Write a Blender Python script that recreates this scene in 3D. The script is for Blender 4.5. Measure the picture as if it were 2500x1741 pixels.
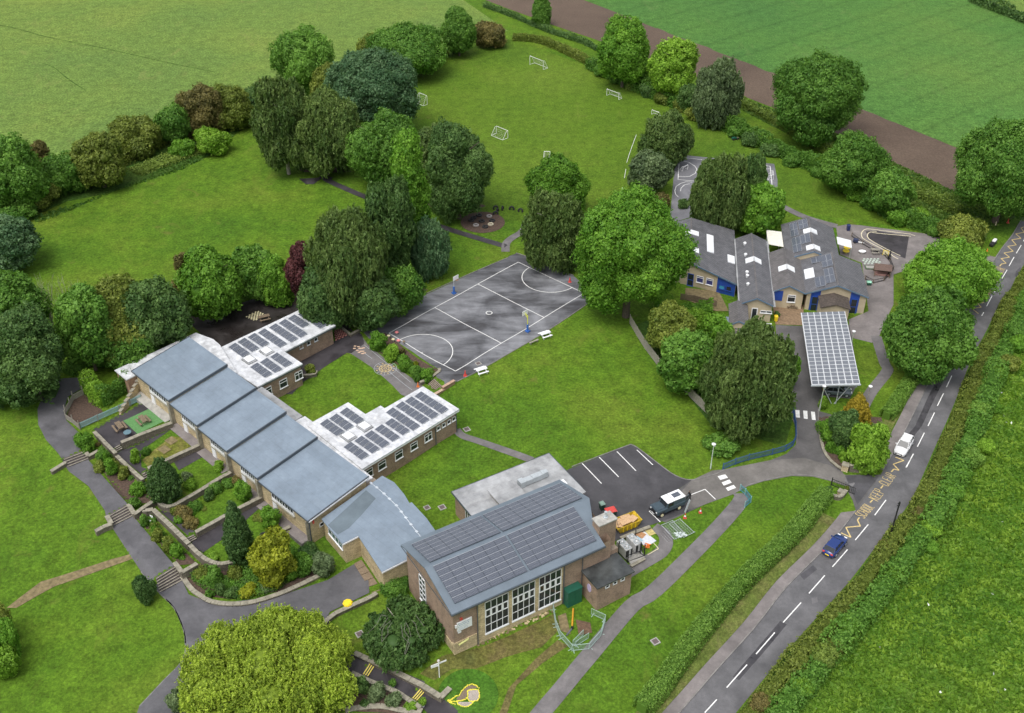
import bpy, bmesh, math, random
import numpy as np
from mathutils import Vector, Matrix
from mathutils.geometry import delaunay_2d_cdt
for o in list(bpy.data.objects): bpy.data.objects.remove(o)
SC = bpy.context.scene
COL = SC.collection
R = math.radians
# ------------------------------------------------------------------ camera, sky, sun, exposure
F, TH, HC = 2700., R(35.3), 100.
cam = bpy.data.objects.new('camera', bpy.data.cameras.new('camera')); COL.objects.link(cam)
cam.location = (0, 0, HC); cam.rotation_euler = (R(90)-TH, 0, 0)
cam.data.sensor_fit = 'HORIZONTAL'; cam.data.sensor_width = 36; cam.data.lens = 36*F/2500
cam.data.clip_end = 3000; cam.data.clip_start = 1
SC.camera = cam
SUN_EL, SUN_AZ = 64, 215          # azimuth clockwise from +y
w = bpy.data.worlds.new("World"); SC.world = w; w.use_nodes = True
nt = w.node_tree; nt.nodes.clear()
sky = nt.nodes.new('ShaderNodeTexSky'); sky.sky_type = 'NISHITA'; sky.sun_disc = False
sky.sun_elevation = R(SUN_EL); sky.sun_rotation = R(SUN_AZ); sky.air_density = 1.0; sky.dust_density = 4.0; sky.ozone_density = 1.0
hs = nt.nodes.new('ShaderNodeHueSaturation'); hs.inputs['Saturation'].default_value = 0.3; hs.inputs['Value'].default_value = 1.15
bg = nt.nodes.new('ShaderNodeBackground'); bg.inputs[1].default_value = 0.135
wo = nt.nodes.new('ShaderNodeOutputWorld')
nt.links.new(sky.outputs[0], hs.inputs['Color']); nt.links.new(hs.outputs[0], bg.inputs[0]); nt.links.new(bg.outputs[0], wo.inputs[0])
sl = bpy.data.lights.new('sun', 'SUN'); sl.energy = 1.2; sl.angle = R(40); sl.color = (1, .97, .92)
so = bpy.data.objects.new('sun', sl); COL.objects.link(so); so.rotation_euler = (R(90-SUN_EL), 0, R(180-SUN_AZ)); so.location = (0, 0, 150)
SC.view_settings.view_transform = 'Standard'; SC.view_settings.look = 'None'; SC.view_settings.gamma = 1
SC.view_settings.exposure = 0.4; SC.view_settings.use_curve_mapping = False

# ------------------------------------------------------------------ photo measurement -> world
CT, ST = math.cos(TH), math.sin(TH)
def G(p, z=0.):                    # world point at height z seen at photo position p
    dx = (p[0]-1250)/F; dy = (870.5-p[1])/F
    y = CT+dy*ST; zz = -ST+dy*CT; t = (HC-z)/-zz
    return (dx*t, y*t)
def PR(x, y, z):
    w_ = y*CT-(z-HC)*ST; b = y*ST+(z-HC)*CT
    return 1250+F*x/w_, 870.5-F*b/w_
def mk(ox, oy, s): return lambda x, y: (ox+x*s, oy+y*s)
S = mk(0, 0, 1); O = mk(0, 0, 1.08885)
A = mk(0,0,.37528); B = mk(800,0,.37528); C = mk(1600,0,.39199); D = mk(0,550,.37528); E = mk(800,550,.37528)
Q = mk(1600,500,.4065); I = mk(0,1100,.40089); J = mk(800,1100,.40094); K = mk(1600,1100,.40089)
L1 = mk(150,880,.18764); L2 = mk(300,1120,.21267); L3 = mk(740,1130,.20011); L4 = mk(980,1100,.2439)
M1 = mk(1620,520,.17511); M2 = mk(1860,520,.17508); M3 = mk(1440,1220,.12506); M4 = mk(820,1560,.17422)
M5 = mk(1960,900,.21261); M6 = mk(540,740,.13761); N1 = mk(2200,520,.1626); N2 = mk(800,740,.13937)
N3 = mk(1120,480,.15009); N4 = mk(1100,1420,.20035); N5 = mk(2000,1200,.13937); N6 = mk(1640,360,.12506)
Z3 = mk(1400,1050,1/5.33); Z4 = mk(1700,700,.25013)
def P(fn, *xy): return [fn(xy[i], xy[i+1]) for i in range(0, len(xy), 2)]

# ------------------------------------------------------------------ terrain
_ctl = [(O(p[0], p[1]), p[2]) for p in [
 (100,100,0),(600,50,0),(1200,20,0),(1800,50,0),(2250,150,0),(1200,250,0),(1500,300,0),(1000,350,0),(300,450,.5),(100,550,1),(600,400,.2),
 (800,500,.1),(150,850,1.0),(20,1050,.6),(120,1150,.3),(20,1250,-.2),(180,1330,-.6),(60,1500,-1.4),(350,1560,-1.5),(430,1480,-1.4),(600,1300,-1.1),
 (780,1330,-1.1),(850,1290,-1.1),(900,1430,-1.2),(1010,1470,-1.1),(1180,1420,-1.),(1330,1400,-.9),(1420,1340,-.7),(1200,1560,-1.4),(1010,1530,-1.5),(940,1575,-1.95),(1000,1620,-2.1),(860,1600,-1.9),(1100,1600,-1.7),
 (1440,1180,-.5),(1350,1050,-.4),(1520,1100,-.6),(1250,950,-.3),(1400,850,-.2),(1600,950,-.5),(1800,1000,-.8),(1900,1080,-.9),(1950,1150,-1.),
 (1800,880,-.6),(1770,760,-.5),(1900,700,-.5),(1600,650,0),(1950,600,-.3),(1600,450,0),(1750,420,0),(2100,560,-.2),(2250,600,-.4),(2150,750,-.7),
 (2000,1000,-.9),(1850,1250,-1.),(1700,1450,-1.2),(1560,1590,-1.4),(1400,1500,-1.2),(1650,1250,-.8),(2200,1200,-.9),(2100,1500,-1.3),
 (950,700,0),(1100,620,0),(1270,680,0),(1080,780,0),(1010,850,0),(880,750,-.1),(800,770,-.3),(770,830,-.4),(850,830,-.6),(920,870,-.9),(800,860,-.7),
 (740,870,-.6),(700,900,-.6),(1060,900,-.6),(1050,960,-1.),(900,1060,-1.1),(960,1120,-1.1),(560,700,.6),(640,680,.3),(450,750,1.),(150,900,1.),(90,930,1.)]]
_cx = np.array([G(p, z) for p, z in _ctl]); _cz = np.array([z for p, z in _ctl])
ZONES = []
def _sdist(px, py, poly):          # distance to polygon, 0 inside
    n = len(poly); d = np.full(px.shape, 1e9); ins = np.zeros(px.shape, bool)
    for i in range(n):
        ax, ay = poly[i]; bx, by = poly[(i+1) % n]
        ex, ey = bx-ax, by-ay; L = ex*ex+ey*ey+1e-9
        t = np.clip(((px-ax)*ex+(py-ay)*ey)/L, 0, 1)
        d = np.minimum(d, np.hypot(px-ax-t*ex, py-ay-t*ey))
        c = ((ay > py) != (by > py)) & (px < ex*(py-ay)/(ey if abs(ey) > 1e-9 else 1e-9)+ax)
        ins ^= c
    d[ins] = 0
    return d
def H(x, y):
    x = np.atleast_1d(np.asarray(x, float)); y = np.atleast_1d(np.asarray(y, float)); shp = x.shape
    x = x.ravel(); y = y.ravel(); out = np.zeros(len(x))
    for a in range(0, len(x), 20000):
        b = slice(a, a+20000)
        d2 = (x[b, None]-_cx[None, :, 0])**2+(y[b, None]-_cx[None, :, 1])**2+4.
        w_ = d2**-1.6
        out[b] = (w_*_cz).sum(1)/w_.sum(1)
    for poly, zl, fo, bb in ZONES:
        m = (x > bb[0]-fo) & (x < bb[2]+fo) & (y > bb[1]-fo) & (y < bb[3]+fo)
        if not m.any(): continue
        t = np.clip(1-_sdist(x[m], y[m], poly)/fo, 0, 1); t = t*t*(3-2*t)
        out[m] = out[m]*(1-t)+zl*t
    return out.reshape(shp)
def h1(x, y): return float(H(x, y)[0])
def zone(px, z, fo=.45):
    poly = [G(p, z) for p in px]; xs = [p[0] for p in poly]; ys = [p[1] for p in poly]
    ZONES.append((poly, z, fo, (min(xs), min(ys), max(xs), max(ys))))
_plots = [(P(L1,400,905,1090,530,1425,790,775,1075,700,1190), 1.3), (P(L1,712,1210,1470,865,1790,1110,1115,1430,1050,1510), .85),
 (P(L2,240,215,870,-130,1245,150,520,560,375,450), .4), (P(L2,350,575,560,640,1255,190,1570,430,840,850,760,915), -.05),
 (P(L2,780,985,860,885,1590,480,1900,760,1560,900,1250,1150,950,1100), -.5)]
_paths = [(P(D,550,1000,340,1060,250,1200,260,1320,380,1515,410,1530,545,1470,500,1380,430,1270,425,1160,520,1070), 1.0),
 (P(I,405,108,545,52,775,325,655,392), .4), (P(I,682,468,812,402,1063,703,952,772), -.2),
 (P(I,978,868,1112,797,1150,880,1300,940,1700,890,2100,700,2240,900,2000,1050,1400,1100,1120,1200), -1.1),
 (P(M4,200,160,490,290,370,500,150,480), -1.4), (P(M4,565,352,1222,625,1062,830,452,530), -1.75), (P(M4,1292,692,1720,1060,1500,1300,1150,1100,1140,868), -2.1)]
_flights = [(P(I,385,48,530,-6,548,52,412,105), .3), (P(I,655,395,778,325,812,400,680,467), -.3), (P(I,948,775,1065,700,1112,795,975,868), -1.2), (P(M4,490,295,360,495,450,535,570,345), -1.85), (P(M4,1225,630,1055,830,1135,875,1300,690), -2.2), (P(N2,1870,1330,2020,1470,1890,1560,1740,1440), -1.1),
 (P(L1,690,1130,755,1095,800,1155,720,1195), .75), (P(L1,1040,1475,1110,1435,1160,1510,1075,1550), .3), (P(L2,735,905,810,870,850,925,775,965), -.6)]
for p_, z_ in _plots+_paths: zone(p_, z_)
for p_, z_ in _flights: zone([tuple(p_[0][i]*.6+p_[3][i]*.4 for i in (0, 1)), tuple(p_[1][i]*.6+p_[2][i]*.4 for i in (0, 1)), p_[2], p_[3]], z_, .1)
def g(p, dz=0.):                   # ground point under photo position p
    z = 0.
    for _ in range(14): z = .5*z+.5*h1(*G(p, z+dz))
    x, y = G(p, z+dz); return (x, y, h1(x, y)+dz)
def scale_at(x, y, z=0): return F/(y*CT-(z-HC)*ST)

# ------------------------------------------------------------------ object helpers
def ob(name, me, parent=None, loc=None, rz=None):
    o = bpy.data.objects.new(name, me); COL.objects.link(o)
    if parent is not None: o.parent = parent
    if loc is not None: o.location = loc
    if rz is not None: o.rotation_euler = (0, 0, rz)
    return o
def tag(o, label=None, cat=None, group=None, kind=None):
    if label: o['label'] = label
    if cat: o['category'] = cat
    if group: o['group'] = group
    if kind: o['kind'] = kind
    return o
def thing(name, label, cat, loc=(0,0,0), rz=0, group=None): return tag(ob(name, None, None, loc, rz), label, cat, group)
def dup(root, loc=None, rz=None, label=None, group=None, scale=None):
    def cp(o, par):
        c = o.copy(); COL.objects.link(c); c.parent = par
        for ch in list(o.children): cp(ch, c)
        return c
    r = cp(root, None)
    if loc is not None: r.location = loc
    if rz is not None: r.rotation_euler = (0, 0, rz)
    if scale is not None: r.scale = (scale,)*3 if not isinstance(scale, tuple) else scale
    if label: r['label'] = label
    if group: r['group'] = group
    return r
class MB:                          # mesh builder
    def __init__(s): s.v = []; s.f = []; s.m = []
    def add(s, vs, fs, m=0):
        n = len(s.v); s.v += [tuple(v) for v in vs]; s.f += [tuple(i+n for i in f) for f in fs]; s.m += [m]*len(fs); return s
    def box(s, x0, x1, y0, y1, z0, z1, m=0, M=None):
        vs = [(x, y, z) for z in (z0, z1) for y in (y0, y1) for x in (x0, x1)]
        if M is not None: vs = [M @ Vector(v) for v in vs]
        return s.add(vs, [(0,2,3,1),(4,5,7,6),(0,1,5,4),(2,6,7,3),(0,4,6,2),(1,3,7,5)], m)
    def prism(s, poly, z0, z1, m=0, mt=None, top=True, bottom=True):
        n = len(poly)
        ar = sum(poly[i][0]*poly[(i+1) % n][1]-poly[(i+1) % n][0]*poly[i][1] for i in range(n))
        if ar < 0: poly = poly[::-1]
        a = [(p[0], p[1], z0(p[0], p[1]) if callable(z0) else z0) for p in poly]; b = [(p[0], p[1], z1(p[0], p[1]) if callable(z1) else z1) for p in poly]
        s.add(a+b, [(i, (i+1) % n, (i+1) % n+n, i+n) for i in range(n)], m)
        if top: s.add(b, [tuple(range(n))], m if mt is None else mt)
        if bottom: s.add(a, [tuple(range(n))[::-1]], m)
        return s
    def tube(s, p, q, r, r2=None, n=6, m=0, cap=True):
        p = Vector(p); q = Vector(q); d = (q-p); r2 = r if r2 is None else r2
        if d.length < 1e-6: return s
        d.normalize(); a = d.orthogonal().normalized(); b = d.cross(a)
        vs = [p+(a*math.cos(t)+b*math.sin(t))*r for t in [2*math.pi*i/n for i in range(n)]]+[q+(a*math.cos(t)+b*math.sin(t))*r2 for t in [2*math.pi*i/n for i in range(n)]]
        fs = [(i, (i+1) % n, (i+1) % n+n, i+n) for i in range(n)]
        if cap: fs += [tuple(range(n))[::-1], tuple(range(n, 2*n))]
        return s.add(vs, fs, m)
    def path(s, pts, r, n=6, m=0):
        for a, b in zip(pts[:-1], pts[1:]): s.tube(a, b, r, n=n, m=m)
        return s
    def disc(s, c, r, n=16, m=0, z=0, r0=0):
        if r0 <= 0: return s.add([(c[0]+r*math.cos(2*math.pi*i/n), c[1]+r*math.sin(2*math.pi*i/n), c[2]) for i in range(n)], [tuple(range(n))], m)
        vs = [(c[0]+q*math.cos(2*math.pi*i/n), c[1]+q*math.sin(2*math.pi*i/n), c[2]) for q in (r0, r) for i in range(n)]
        return s.add(vs, [(i, i+n, (i+1) % n+n, (i+1) % n) for i in range(n)], m)
    def lathe(s, c, prof, n=12, m=0):
        vs = [(c[0]+r*math.cos(2*math.pi*i/n), c[1]+r*math.sin(2*math.pi*i/n), c[2]+z) for r, z in prof for i in range(n)]
        fs = [(k*n+i, k*n+(i+1) % n, (k+1)*n+(i+1) % n, (k+1)*n+i) for k in range(len(prof)-1) for i in range(n)]
        fs.append(tuple(range((len(prof)-1)*n, len(prof)*n)))
        return s.add(vs, fs, m)
    def mesh(s, name, mats):
        me = bpy.data.meshes.new(name); me.from_pydata(s.v, [], s.f)
        for m in (mats if isinstance(mats, (list, tuple)) else [mats]): me.materials.append(m)
        if any(s.m): me.polygons.foreach_set('material_index', s.m)
        me.validate(); me.update(); return me
    def build(s, name, mats, parent=None, loc=None, rz=None, bevel=0, smooth=False):
        me = s.mesh(name, mats)
        if smooth: me.polygons.foreach_set('use_smooth', [True]*len(me.polygons))
        o = ob(name, me, parent, loc, rz)
        if bevel:
            b = o.modifiers.new('bevel', 'BEVEL'); b.width = bevel; b.segments = 2; b.limit_method = 'ANGLE'
        return o

# ------------------------------------------------------------------ materials
def newmat(name):
    m = bpy.data.materials.new(name); m.use_nodes = True; t = m.node_tree
    return m, t, t.nodes['Principled BSDF']
def nd(t, typ, **kw):
    n = t.nodes.new(typ)
    for k, v in kw.items():
        if k in n.inputs: n.inputs[k].default_value = v
        else: setattr(n, k, v)
    return n
def coords(t, kind='world', sc=(1,1,1), rz=0):
    if kind == 'world': o = nd(t, 'ShaderNodeNewGeometry').outputs['Position']
    else: o = nd(t, 'ShaderNodeTexCoord').outputs['Object']
    mp = nd(t, 'ShaderNodeMapping'); mp.inputs['Scale'].default_value = sc; mp.inputs['Rotation'].default_value = (0, 0, rz)
    t.links.new(o, mp.inputs[0]); return mp.outputs[0]
def noise(t, vec, scale, detail=5, rough=.6, dist=0):
    n = nd(t, 'ShaderNodeTexNoise', Scale=scale, Detail=detail, Roughness=rough, Distortion=dist); t.links.new(vec, n.inputs['Vector']); return n.outputs['Fac']
def ramp(t, fac, stops):
    r = nd(t, 'ShaderNodeValToRGB'); cr = r.color_ramp
    while len(cr.elements) < len(stops): cr.elements.new(.5)
    for e, (p, c) in zip(cr.elements, stops): e.position = p; e.color = (*c, 1) if len(c) == 3 else c
    t.links.new(fac, r.inputs[0]); return r.outputs[0]
def mix(t, fac, a, b, mode='MIX'):
    m = nd(t, 'ShaderNodeMix'); m.data_type = 'RGBA'; m.blend_type = mode
    for i, x in ((0, fac), (6, a), (7, b)):
        if hasattr(x, 'is_output'): t.links.new(x, m.inputs[i])
        elif isinstance(x, (int, float)): m.inputs[i].default_value = x
        else: m.inputs[i].default_value = (*x, 1)
    return m.outputs[2]
def bump(t, bs, h, strength=.5, dist=.1):
    b = nd(t, 'ShaderNodeBump', Strength=strength, Distance=dist); t.links.new(h, b.inputs['Height']); t.links.new(b.outputs[0], bs.inputs['Normal'])
def g3(v): return (v, v, v)
def plain(name, c, rough=.6, metal=0, var=.12, sc=3., spec=.5, kind='obj'):
    m, t, bs = newmat(name); v = coords(t, kind)
    n = noise(t, v, sc, 4)
    t.links.new(mix(t, 1., ramp(t, n, [(.3, g3(1-var)), (.7, g3(1+var))]), c, 'MULTIPLY'), bs.inputs['Base Color'])
    bs.inputs['Roughness'].default_value = rough; bs.inputs['Metallic'].default_value = metal; bs.inputs['Specular IOR Level'].default_value = spec
    return m
def grass(name, c1, c2, c3, stripe=None, fine=1.0, big=.05, bs_=1.0, patch=None):
    m, t, bs = newmat(name); v = coords(t)
    a = noise(t, v, big, 6, .62); b = noise(t, v, .55*fine, 7, .75); d = noise(t, v, 2.6*fine, 4, .8)
    col = ramp(t, a, [(.3, c1), (.5, c2), (.72, c3)])
    col = mix(t, 1., col, ramp(t, b, [(.3, g3(.66)), (.5, g3(1)), (.7, g3(1.3))]), 'MULTIPLY')
    col = mix(t, 1., col, ramp(t, d, [(.3, g3(.5)), (.5, g3(.95)), (.72, g3(1.65))]), 'MULTIPLY')
    p2n = noise(t, v, .32, 6, .7, .4); col = mix(t, ramp(t, p2n, [(.58, g3(0)), (.74, g3(.36))]), col, tuple(x*.62 for x in c1))
    p3n = noise(t, coords(t, 'world', (1, .45, 1), R(35)), .21, 6, .7, .8); col = mix(t, ramp(t, p3n, [(.57, g3(0)), (.72, g3(.4))]), col, (c3[0]*1.25, c3[1]*1.02, c3[2]*1.6))
    if patch:
        pn = noise(t, v, patch[0], 5, .65, .6); col = mix(t, ramp(t, pn, [(patch[1], g3(0)), (patch[1]+.12, g3(patch[3]))]), col, patch[2])
    if stripe:
        sv = coords(t, 'world', (1,1,1), stripe[0]); wv = nd(t, 'ShaderNodeTexWave', Scale=stripe[1], Distortion=stripe[3], Detail=2); wv.inputs['Detail Scale'].default_value = .5
        t.links.new(sv, wv.inputs['Vector']); col = mix(t, 1., col, ramp(t, wv.outputs['Fac'], stripe[2]), 'MULTIPLY')
    t.links.new(col, bs.inputs['Base Color']); bs.inputs['Roughness'].default_value = .9; bs.inputs['Specular IOR Level'].default_value = .15
    bump(t, bs, d, .6*bs_, .15*bs_); return m
def tarmac(name, c, wet=.3, patch=None, sc=.35):
    m, t, bs = newmat(name); v = coords(t)
    n = noise(t, v, sc, 8, .62, .3); f = noise(t, v, 25, 2, .6); q = noise(t, v, 2.2, 5, .65)
    col = mix(t, 1., c, ramp(t, n, [(.3, g3(.72)), (.5, g3(1.)), (.68, g3(1.3))]), 'MULTIPLY')
    col = mix(t, 1., col, ramp(t, f, [(.3, g3(.8)), (.7, g3(1.2))]), 'MULTIPLY')
    col = mix(t, 1., col, ramp(t, q, [(.3, g3(.88)), (.7, g3(1.1))]), 'MULTIPLY')
    t.links.new(col, bs.inputs['Base Color'])
    t.links.new(ramp(t, n, [(.36, g3(.75-wet)), (.62, g3(.8))]), bs.inputs['Roughness']); bump(t, bs, f, .25, .02); return m
def bricks(name, c1, c2, mortar, bw=.225, bh=.075, axis=0, stone=False, rough=.85):
    m, t, bs = newmat(name); tc = nd(t, 'ShaderNodeTexCoord').outputs['Object']
    sp = nd(t, 'ShaderNodeSeparateXYZ'); t.links.new(tc, sp.inputs[0])
    nm = nd(t, 'ShaderNodeTexCoord').outputs['Normal']; sn = nd(t, 'ShaderNodeSeparateXYZ'); t.links.new(nm, sn.inputs[0])
    ab = nd(t, 'ShaderNodeMath', operation='ABSOLUTE'); t.links.new(sn.outputs[0], ab.inputs[0])
    gt = nd(t, 'ShaderNodeMath', operation='GREATER_THAN'); t.links.new(ab.outputs[0], gt.inputs[0]); gt.inputs[1].default_value = .6
    mx = nd(t, 'ShaderNodeMix'); t.links.new(gt.outputs[0], mx.inputs[0]); t.links.new(sp.outputs[0], mx.inputs[2]); t.links.new(sp.outputs[1], mx.inputs[3])
    cb = nd(t, 'ShaderNodeCombineXYZ'); t.links.new(mx.outputs[0], cb.inputs[0]); t.links.new(sp.outputs[2], cb.inputs[1])
    br = nd(t, 'ShaderNodeTexBrick', Scale=1.); br.inputs['Brick Width'].default_value = bw; br.inputs['Row Height'].default_value = bh; br.inputs['Mortar Size'].default_value = .012 if not stone else .02
    br.inputs['Color1'].default_value = (*c1, 1); br.inputs['Color2'].default_value = (*c2, 1); br.inputs['Mortar'].default_value = (*mortar, 1); br.inputs['Bias'].default_value = 0
    t.links.new(cb.outputs[0], br.inputs['Vector'])
    n = noise(t, tc, .9, 6, .65); n2 = noise(t, tc, 7, 3, .6)
    col = mix(t, 1., br.outputs['Color'], ramp(t, n, [(.28, g3(.66)), (.5, g3(1)), (.75, g3(1.25))]), 'MULTIPLY')
    col = mix(t, 1., col, ramp(t, n2, [(.3, g3(.75)), (.7, g3(1.25))]), 'MULTIPLY')
    t.links.new(col, bs.inputs['Base Color']); bs.inputs['Roughness'].default_value = rough
    bump(t, bs, br.outputs['Fac'], -.5, .01); return m
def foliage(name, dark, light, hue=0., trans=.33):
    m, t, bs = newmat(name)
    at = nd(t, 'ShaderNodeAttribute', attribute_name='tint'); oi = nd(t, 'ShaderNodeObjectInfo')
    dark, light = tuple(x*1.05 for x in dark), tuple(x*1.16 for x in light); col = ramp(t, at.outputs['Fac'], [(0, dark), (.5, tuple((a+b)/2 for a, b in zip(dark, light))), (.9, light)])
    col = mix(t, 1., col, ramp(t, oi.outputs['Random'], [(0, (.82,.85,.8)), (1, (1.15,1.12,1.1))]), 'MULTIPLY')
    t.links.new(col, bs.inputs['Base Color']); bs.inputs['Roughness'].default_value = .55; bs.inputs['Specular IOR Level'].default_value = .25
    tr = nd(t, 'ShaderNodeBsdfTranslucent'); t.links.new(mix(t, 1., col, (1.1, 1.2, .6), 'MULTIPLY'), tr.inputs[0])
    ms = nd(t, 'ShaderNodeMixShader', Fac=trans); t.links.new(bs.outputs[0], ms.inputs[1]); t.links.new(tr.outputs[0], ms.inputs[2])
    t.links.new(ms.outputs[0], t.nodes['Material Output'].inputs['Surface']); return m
lawn = grass('lawn', (.056,.13,.01), (.086,.165,.012), (.13,.185,.02), stripe=(R(-20), .05, [(.3, g3(.975)), (.7, g3(1.025))], 9.), big=.045, patch=(.16, .62, (.16,.14,.04), .7))
pitchg = grass('pitch_grass', (.068,.135,.012), (.09,.162,.013), (.12,.185,.02), stripe=(R(15), .05, [(.3, g3(.98)), (.7, g3(1.02))], 8.), big=.03, patch=(.05, .66, (.17,.17,.05), .5))
pasture = grass('pasture_grass', (.11,.19,.045), (.14,.22,.045), (.19,.25,.05), fine=.8, big=.02, bs_=1.6, patch=(.03, .68, (.22,.22,.03), .6))  # paler, greyer tone puts slight distance haze into the grass colour
meadow = grass('meadow_grass', (.06,.15,.018), (.09,.2,.02), (.15,.25,.03), fine=.9, big=.06, bs_=2.2)
crop = grass('crop_green', (.055,.145,.035), (.075,.175,.036), (.11,.2,.04), stripe=(R(52), .028, [(.0, g3(.85)), (.035, g3(.98)), (.5, g3(1.04)), (1, g3(.98))], 1.2), big=.012, bs_=1.2)
rough_g = grass('rough_grass', (.04,.1,.018), (.065,.14,.02), (.11,.17,.03), fine=.8, big=.12, bs_=2.5)
verge_g = grass('verge_grass', (.09,.13,.025), (.12,.15,.035), (.17,.16,.06), fine=1.2, big=.3)
soilm, t_, b_ = newmat('soil'); v_ = coords(t_, 'world', (1,1,1), R(52)); v2_ = coords(t_)
wv_ = nd(t_, 'ShaderNodeTexWave', Scale=.9, Distortion=3, Detail=3); t_.links.new(v_, wv_.inputs['Vector'])
t_.links.new(mix(t_, 1., mix(t_, 1., ramp(t_, noise(t_, v2_, .05, 6), [(.3, (.078,.052,.036)), (.7, (.125,.088,.062))]), ramp(t_, wv_.outputs['Fac'], [(.2, g3(.9)), (.8, g3(1.08))]), 'MULTIPLY'), ramp(t_, noise(t_, v2_, 2.5, 5, .7), [(.3, g3(.7)), (.7, g3(1.3))]), 'MULTIPLY'), b_.inputs['Base Color'])
b_.inputs['Roughness'].default_value = .95; bump(t_, b_, noise(t_, v2_, 3, 4), .8, .15)
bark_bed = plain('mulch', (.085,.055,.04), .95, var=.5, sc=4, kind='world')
dirt = plain('bare_earth', (.19,.15,.075), .95, var=.4, sc=2, kind='world')
road_m = tarmac('road_asphalt', (.115,.113,.118), .25)
path_m = tarmac('path_asphalt', (.15,.14,.14), .1, sc=.6)
drive_m = tarmac('drive_asphalt', (.105,.10,.10), .15)
park_m = tarmac('carpark_asphalt', (.062,.06,.066), .2)
dark_m = tarmac('dark_asphalt', (.045,.04,.045), .35)
wetdark_m = tarmac('wet_asphalt', (.03,.025,.024), .5)
pave_m = tarmac('pavement_asphalt', (.19,.17,.165), .1)
white_line = plain('white_paint', (.78,.78,.76), .5, var=.18, sc=4, kind='world')
yellow_line = plain('yellow_paint', (.6,.46,.2), .6, var=.3, sc=5, kind='world')
# netball court: dry and wet stains, sky reflection painted in as pale patches
court_m, t_, b_ = newmat('court_asphalt'); v_ = coords(t_, 'world', (.35,1.3,1), R(-47)); v2_ = coords(t_)
n1 = noise(t_, v_, .35, 9, .68, .8); n2 = noise(t_, v2_, .085, 6, .6, .6); n3 = noise(t_, v2_, 20, 2)
ad = nd(t_, 'ShaderNodeMath', operation='MULTIPLY_ADD'); t_.links.new(n1, ad.inputs[0]); ad.inputs[1].default_value = .45
mu = nd(t_, 'ShaderNodeMath', operation='MULTIPLY'); t_.links.new(n2, mu.inputs[0]); mu.inputs[1].default_value = .55; t_.links.new(mu.outputs[0], ad.inputs[2])
t_.links.new(mix(t_, 1., ramp(t_, ad.outputs[0], [(.37, (.035,.032,.032)), (.45, (.075,.075,.082)), (.52, (.145,.148,.16)), (.62, (.25,.255,.275))]), ramp(t_, n3, [(.3, g3(.85)), (.7, g3(1.15))]), 'MULTIPLY'), b_.inputs['Base Color'])
t_.links.new(ramp(t_, ad.outputs[0], [(.4, g3(.45)), (.6, g3(.7))]), b_.inputs['Roughness'])
brickm = bricks('brown_brick', (.34,.22,.15), (.25,.165,.11), (.27,.22,.17))
brick_red = bricks('red_brick', (.36,.2,.12), (.28,.16,.1), (.28,.22,.17))
stonem = bricks('yellow_stone', (.6,.49,.29), (.45,.36,.21), (.3,.24,.15), .42, .16, stone=True)
drystone = bricks('grey_stone', (.24,.21,.155), (.16,.14,.105), (.08,.07,.055), .34, .12, stone=True)
cope_m = plain('coping_stone', (.27,.25,.195), .9, var=.3, sc=2)
render_m = plain('cream_render', (.5,.42,.29), .85, var=.14, sc=.8)
def roofm(name, c, v1=.15, rough=.45, sc=.35, seam=0):
    m, t, bs = newmat(name); v = coords(t, 'obj'); n = noise(t, v, sc, 7, .6); n2 = noise(t, v, 12, 3)
    if seam:
        br = nd(t, 'ShaderNodeTexBrick', Scale=1.); t.links.new(v, br.inputs['Vector']); br.inputs['Brick Width'].default_value = seam*5; br.inputs['Row Height'].default_value = seam; br.inputs['Mortar Size'].default_value = .018; br.inputs['Color1'].default_value = (1,1,1,1); br.inputs['Color2'].default_value = (.93,.94,.95,1); br.inputs['Mortar'].default_value = (.78,.79,.8,1)
        n3 = noise(t, v, 1.6, 6, .7); c = mix(t, 1., mix(t, 1., br.outputs['Color'], ramp(t, n3, [(.3, g3(.88)), (.6, g3(1.)), (.75, g3(1.12))]), 'MULTIPLY'), c, 'MULTIPLY')
    col = mix(t, 1., c, ramp(t, n, [(.3, g3(1-v1)), (.7, g3(1+v1))]), 'MULTIPLY'); col = mix(t, 1., col, ramp(t, n2, [(.3, g3(.93)), (.7, g3(1.07))]), 'MULTIPLY')
    t.links.new(col, bs.inputs['Base Color']); bs.inputs['Roughness'].default_value = rough; return m
greyroof = roofm('blue_grey_membrane', (.205,.255,.31), .14, .38, .35, 1.05)
hallroof = roofm('slate_blue_membrane', (.14,.175,.21), .15)
whiteroof = roofm('white_roof', (.62,.63,.65), .28, .4, .8, 1.1)
fellm = roofm('grey_felt', (.34,.345,.35), .4, .5, .5, .95)
blackroof = roofm('wet_dark_felt', (.06,.065,.065), .6, .15, .4)
def tiles(name, c):
    m, t, bs = newmat(name); tc = coords(t, 'obj'); br = nd(t, 'ShaderNodeTexBrick', Scale=1.); t.links.new(tc, br.inputs['Vector'])
    br.inputs['Brick Width'].default_value = .33; br.inputs['Row Height'].default_value = .34; br.inputs['Mortar Size'].default_value = .025
    br.inputs['Color1'].default_value = (*c, 1); br.inputs['Color2'].default_value = (*[x*.75 for x in c], 1); br.inputs['Mortar'].default_value = (*[x*.4 for x in c], 1)
    n = noise(t, tc, .7, 7, .7); col = mix(t, 1., br.outputs['Color'], ramp(t, n, [(.3, g3(.7)), (.7, g3(1.3))]), 'MULTIPLY')
    n2 = noise(t, tc, 2.5, 4, .7); col = mix(t, ramp(t, n2, [(.68, g3(0)), (.74, g3(.6))]), col, (.3,.3,.27))
    t.links.new(col, bs.inputs['Base Color']); bs.inputs['Roughness'].default_value = .6; bump(t, bs, br.outputs['Fac'], -.6, .03); return m
tilem = tiles('grey_concrete_tile', (.15,.15,.162)); tilem2 = tiles('brown_grey_tile', (.165,.155,.155))
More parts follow.
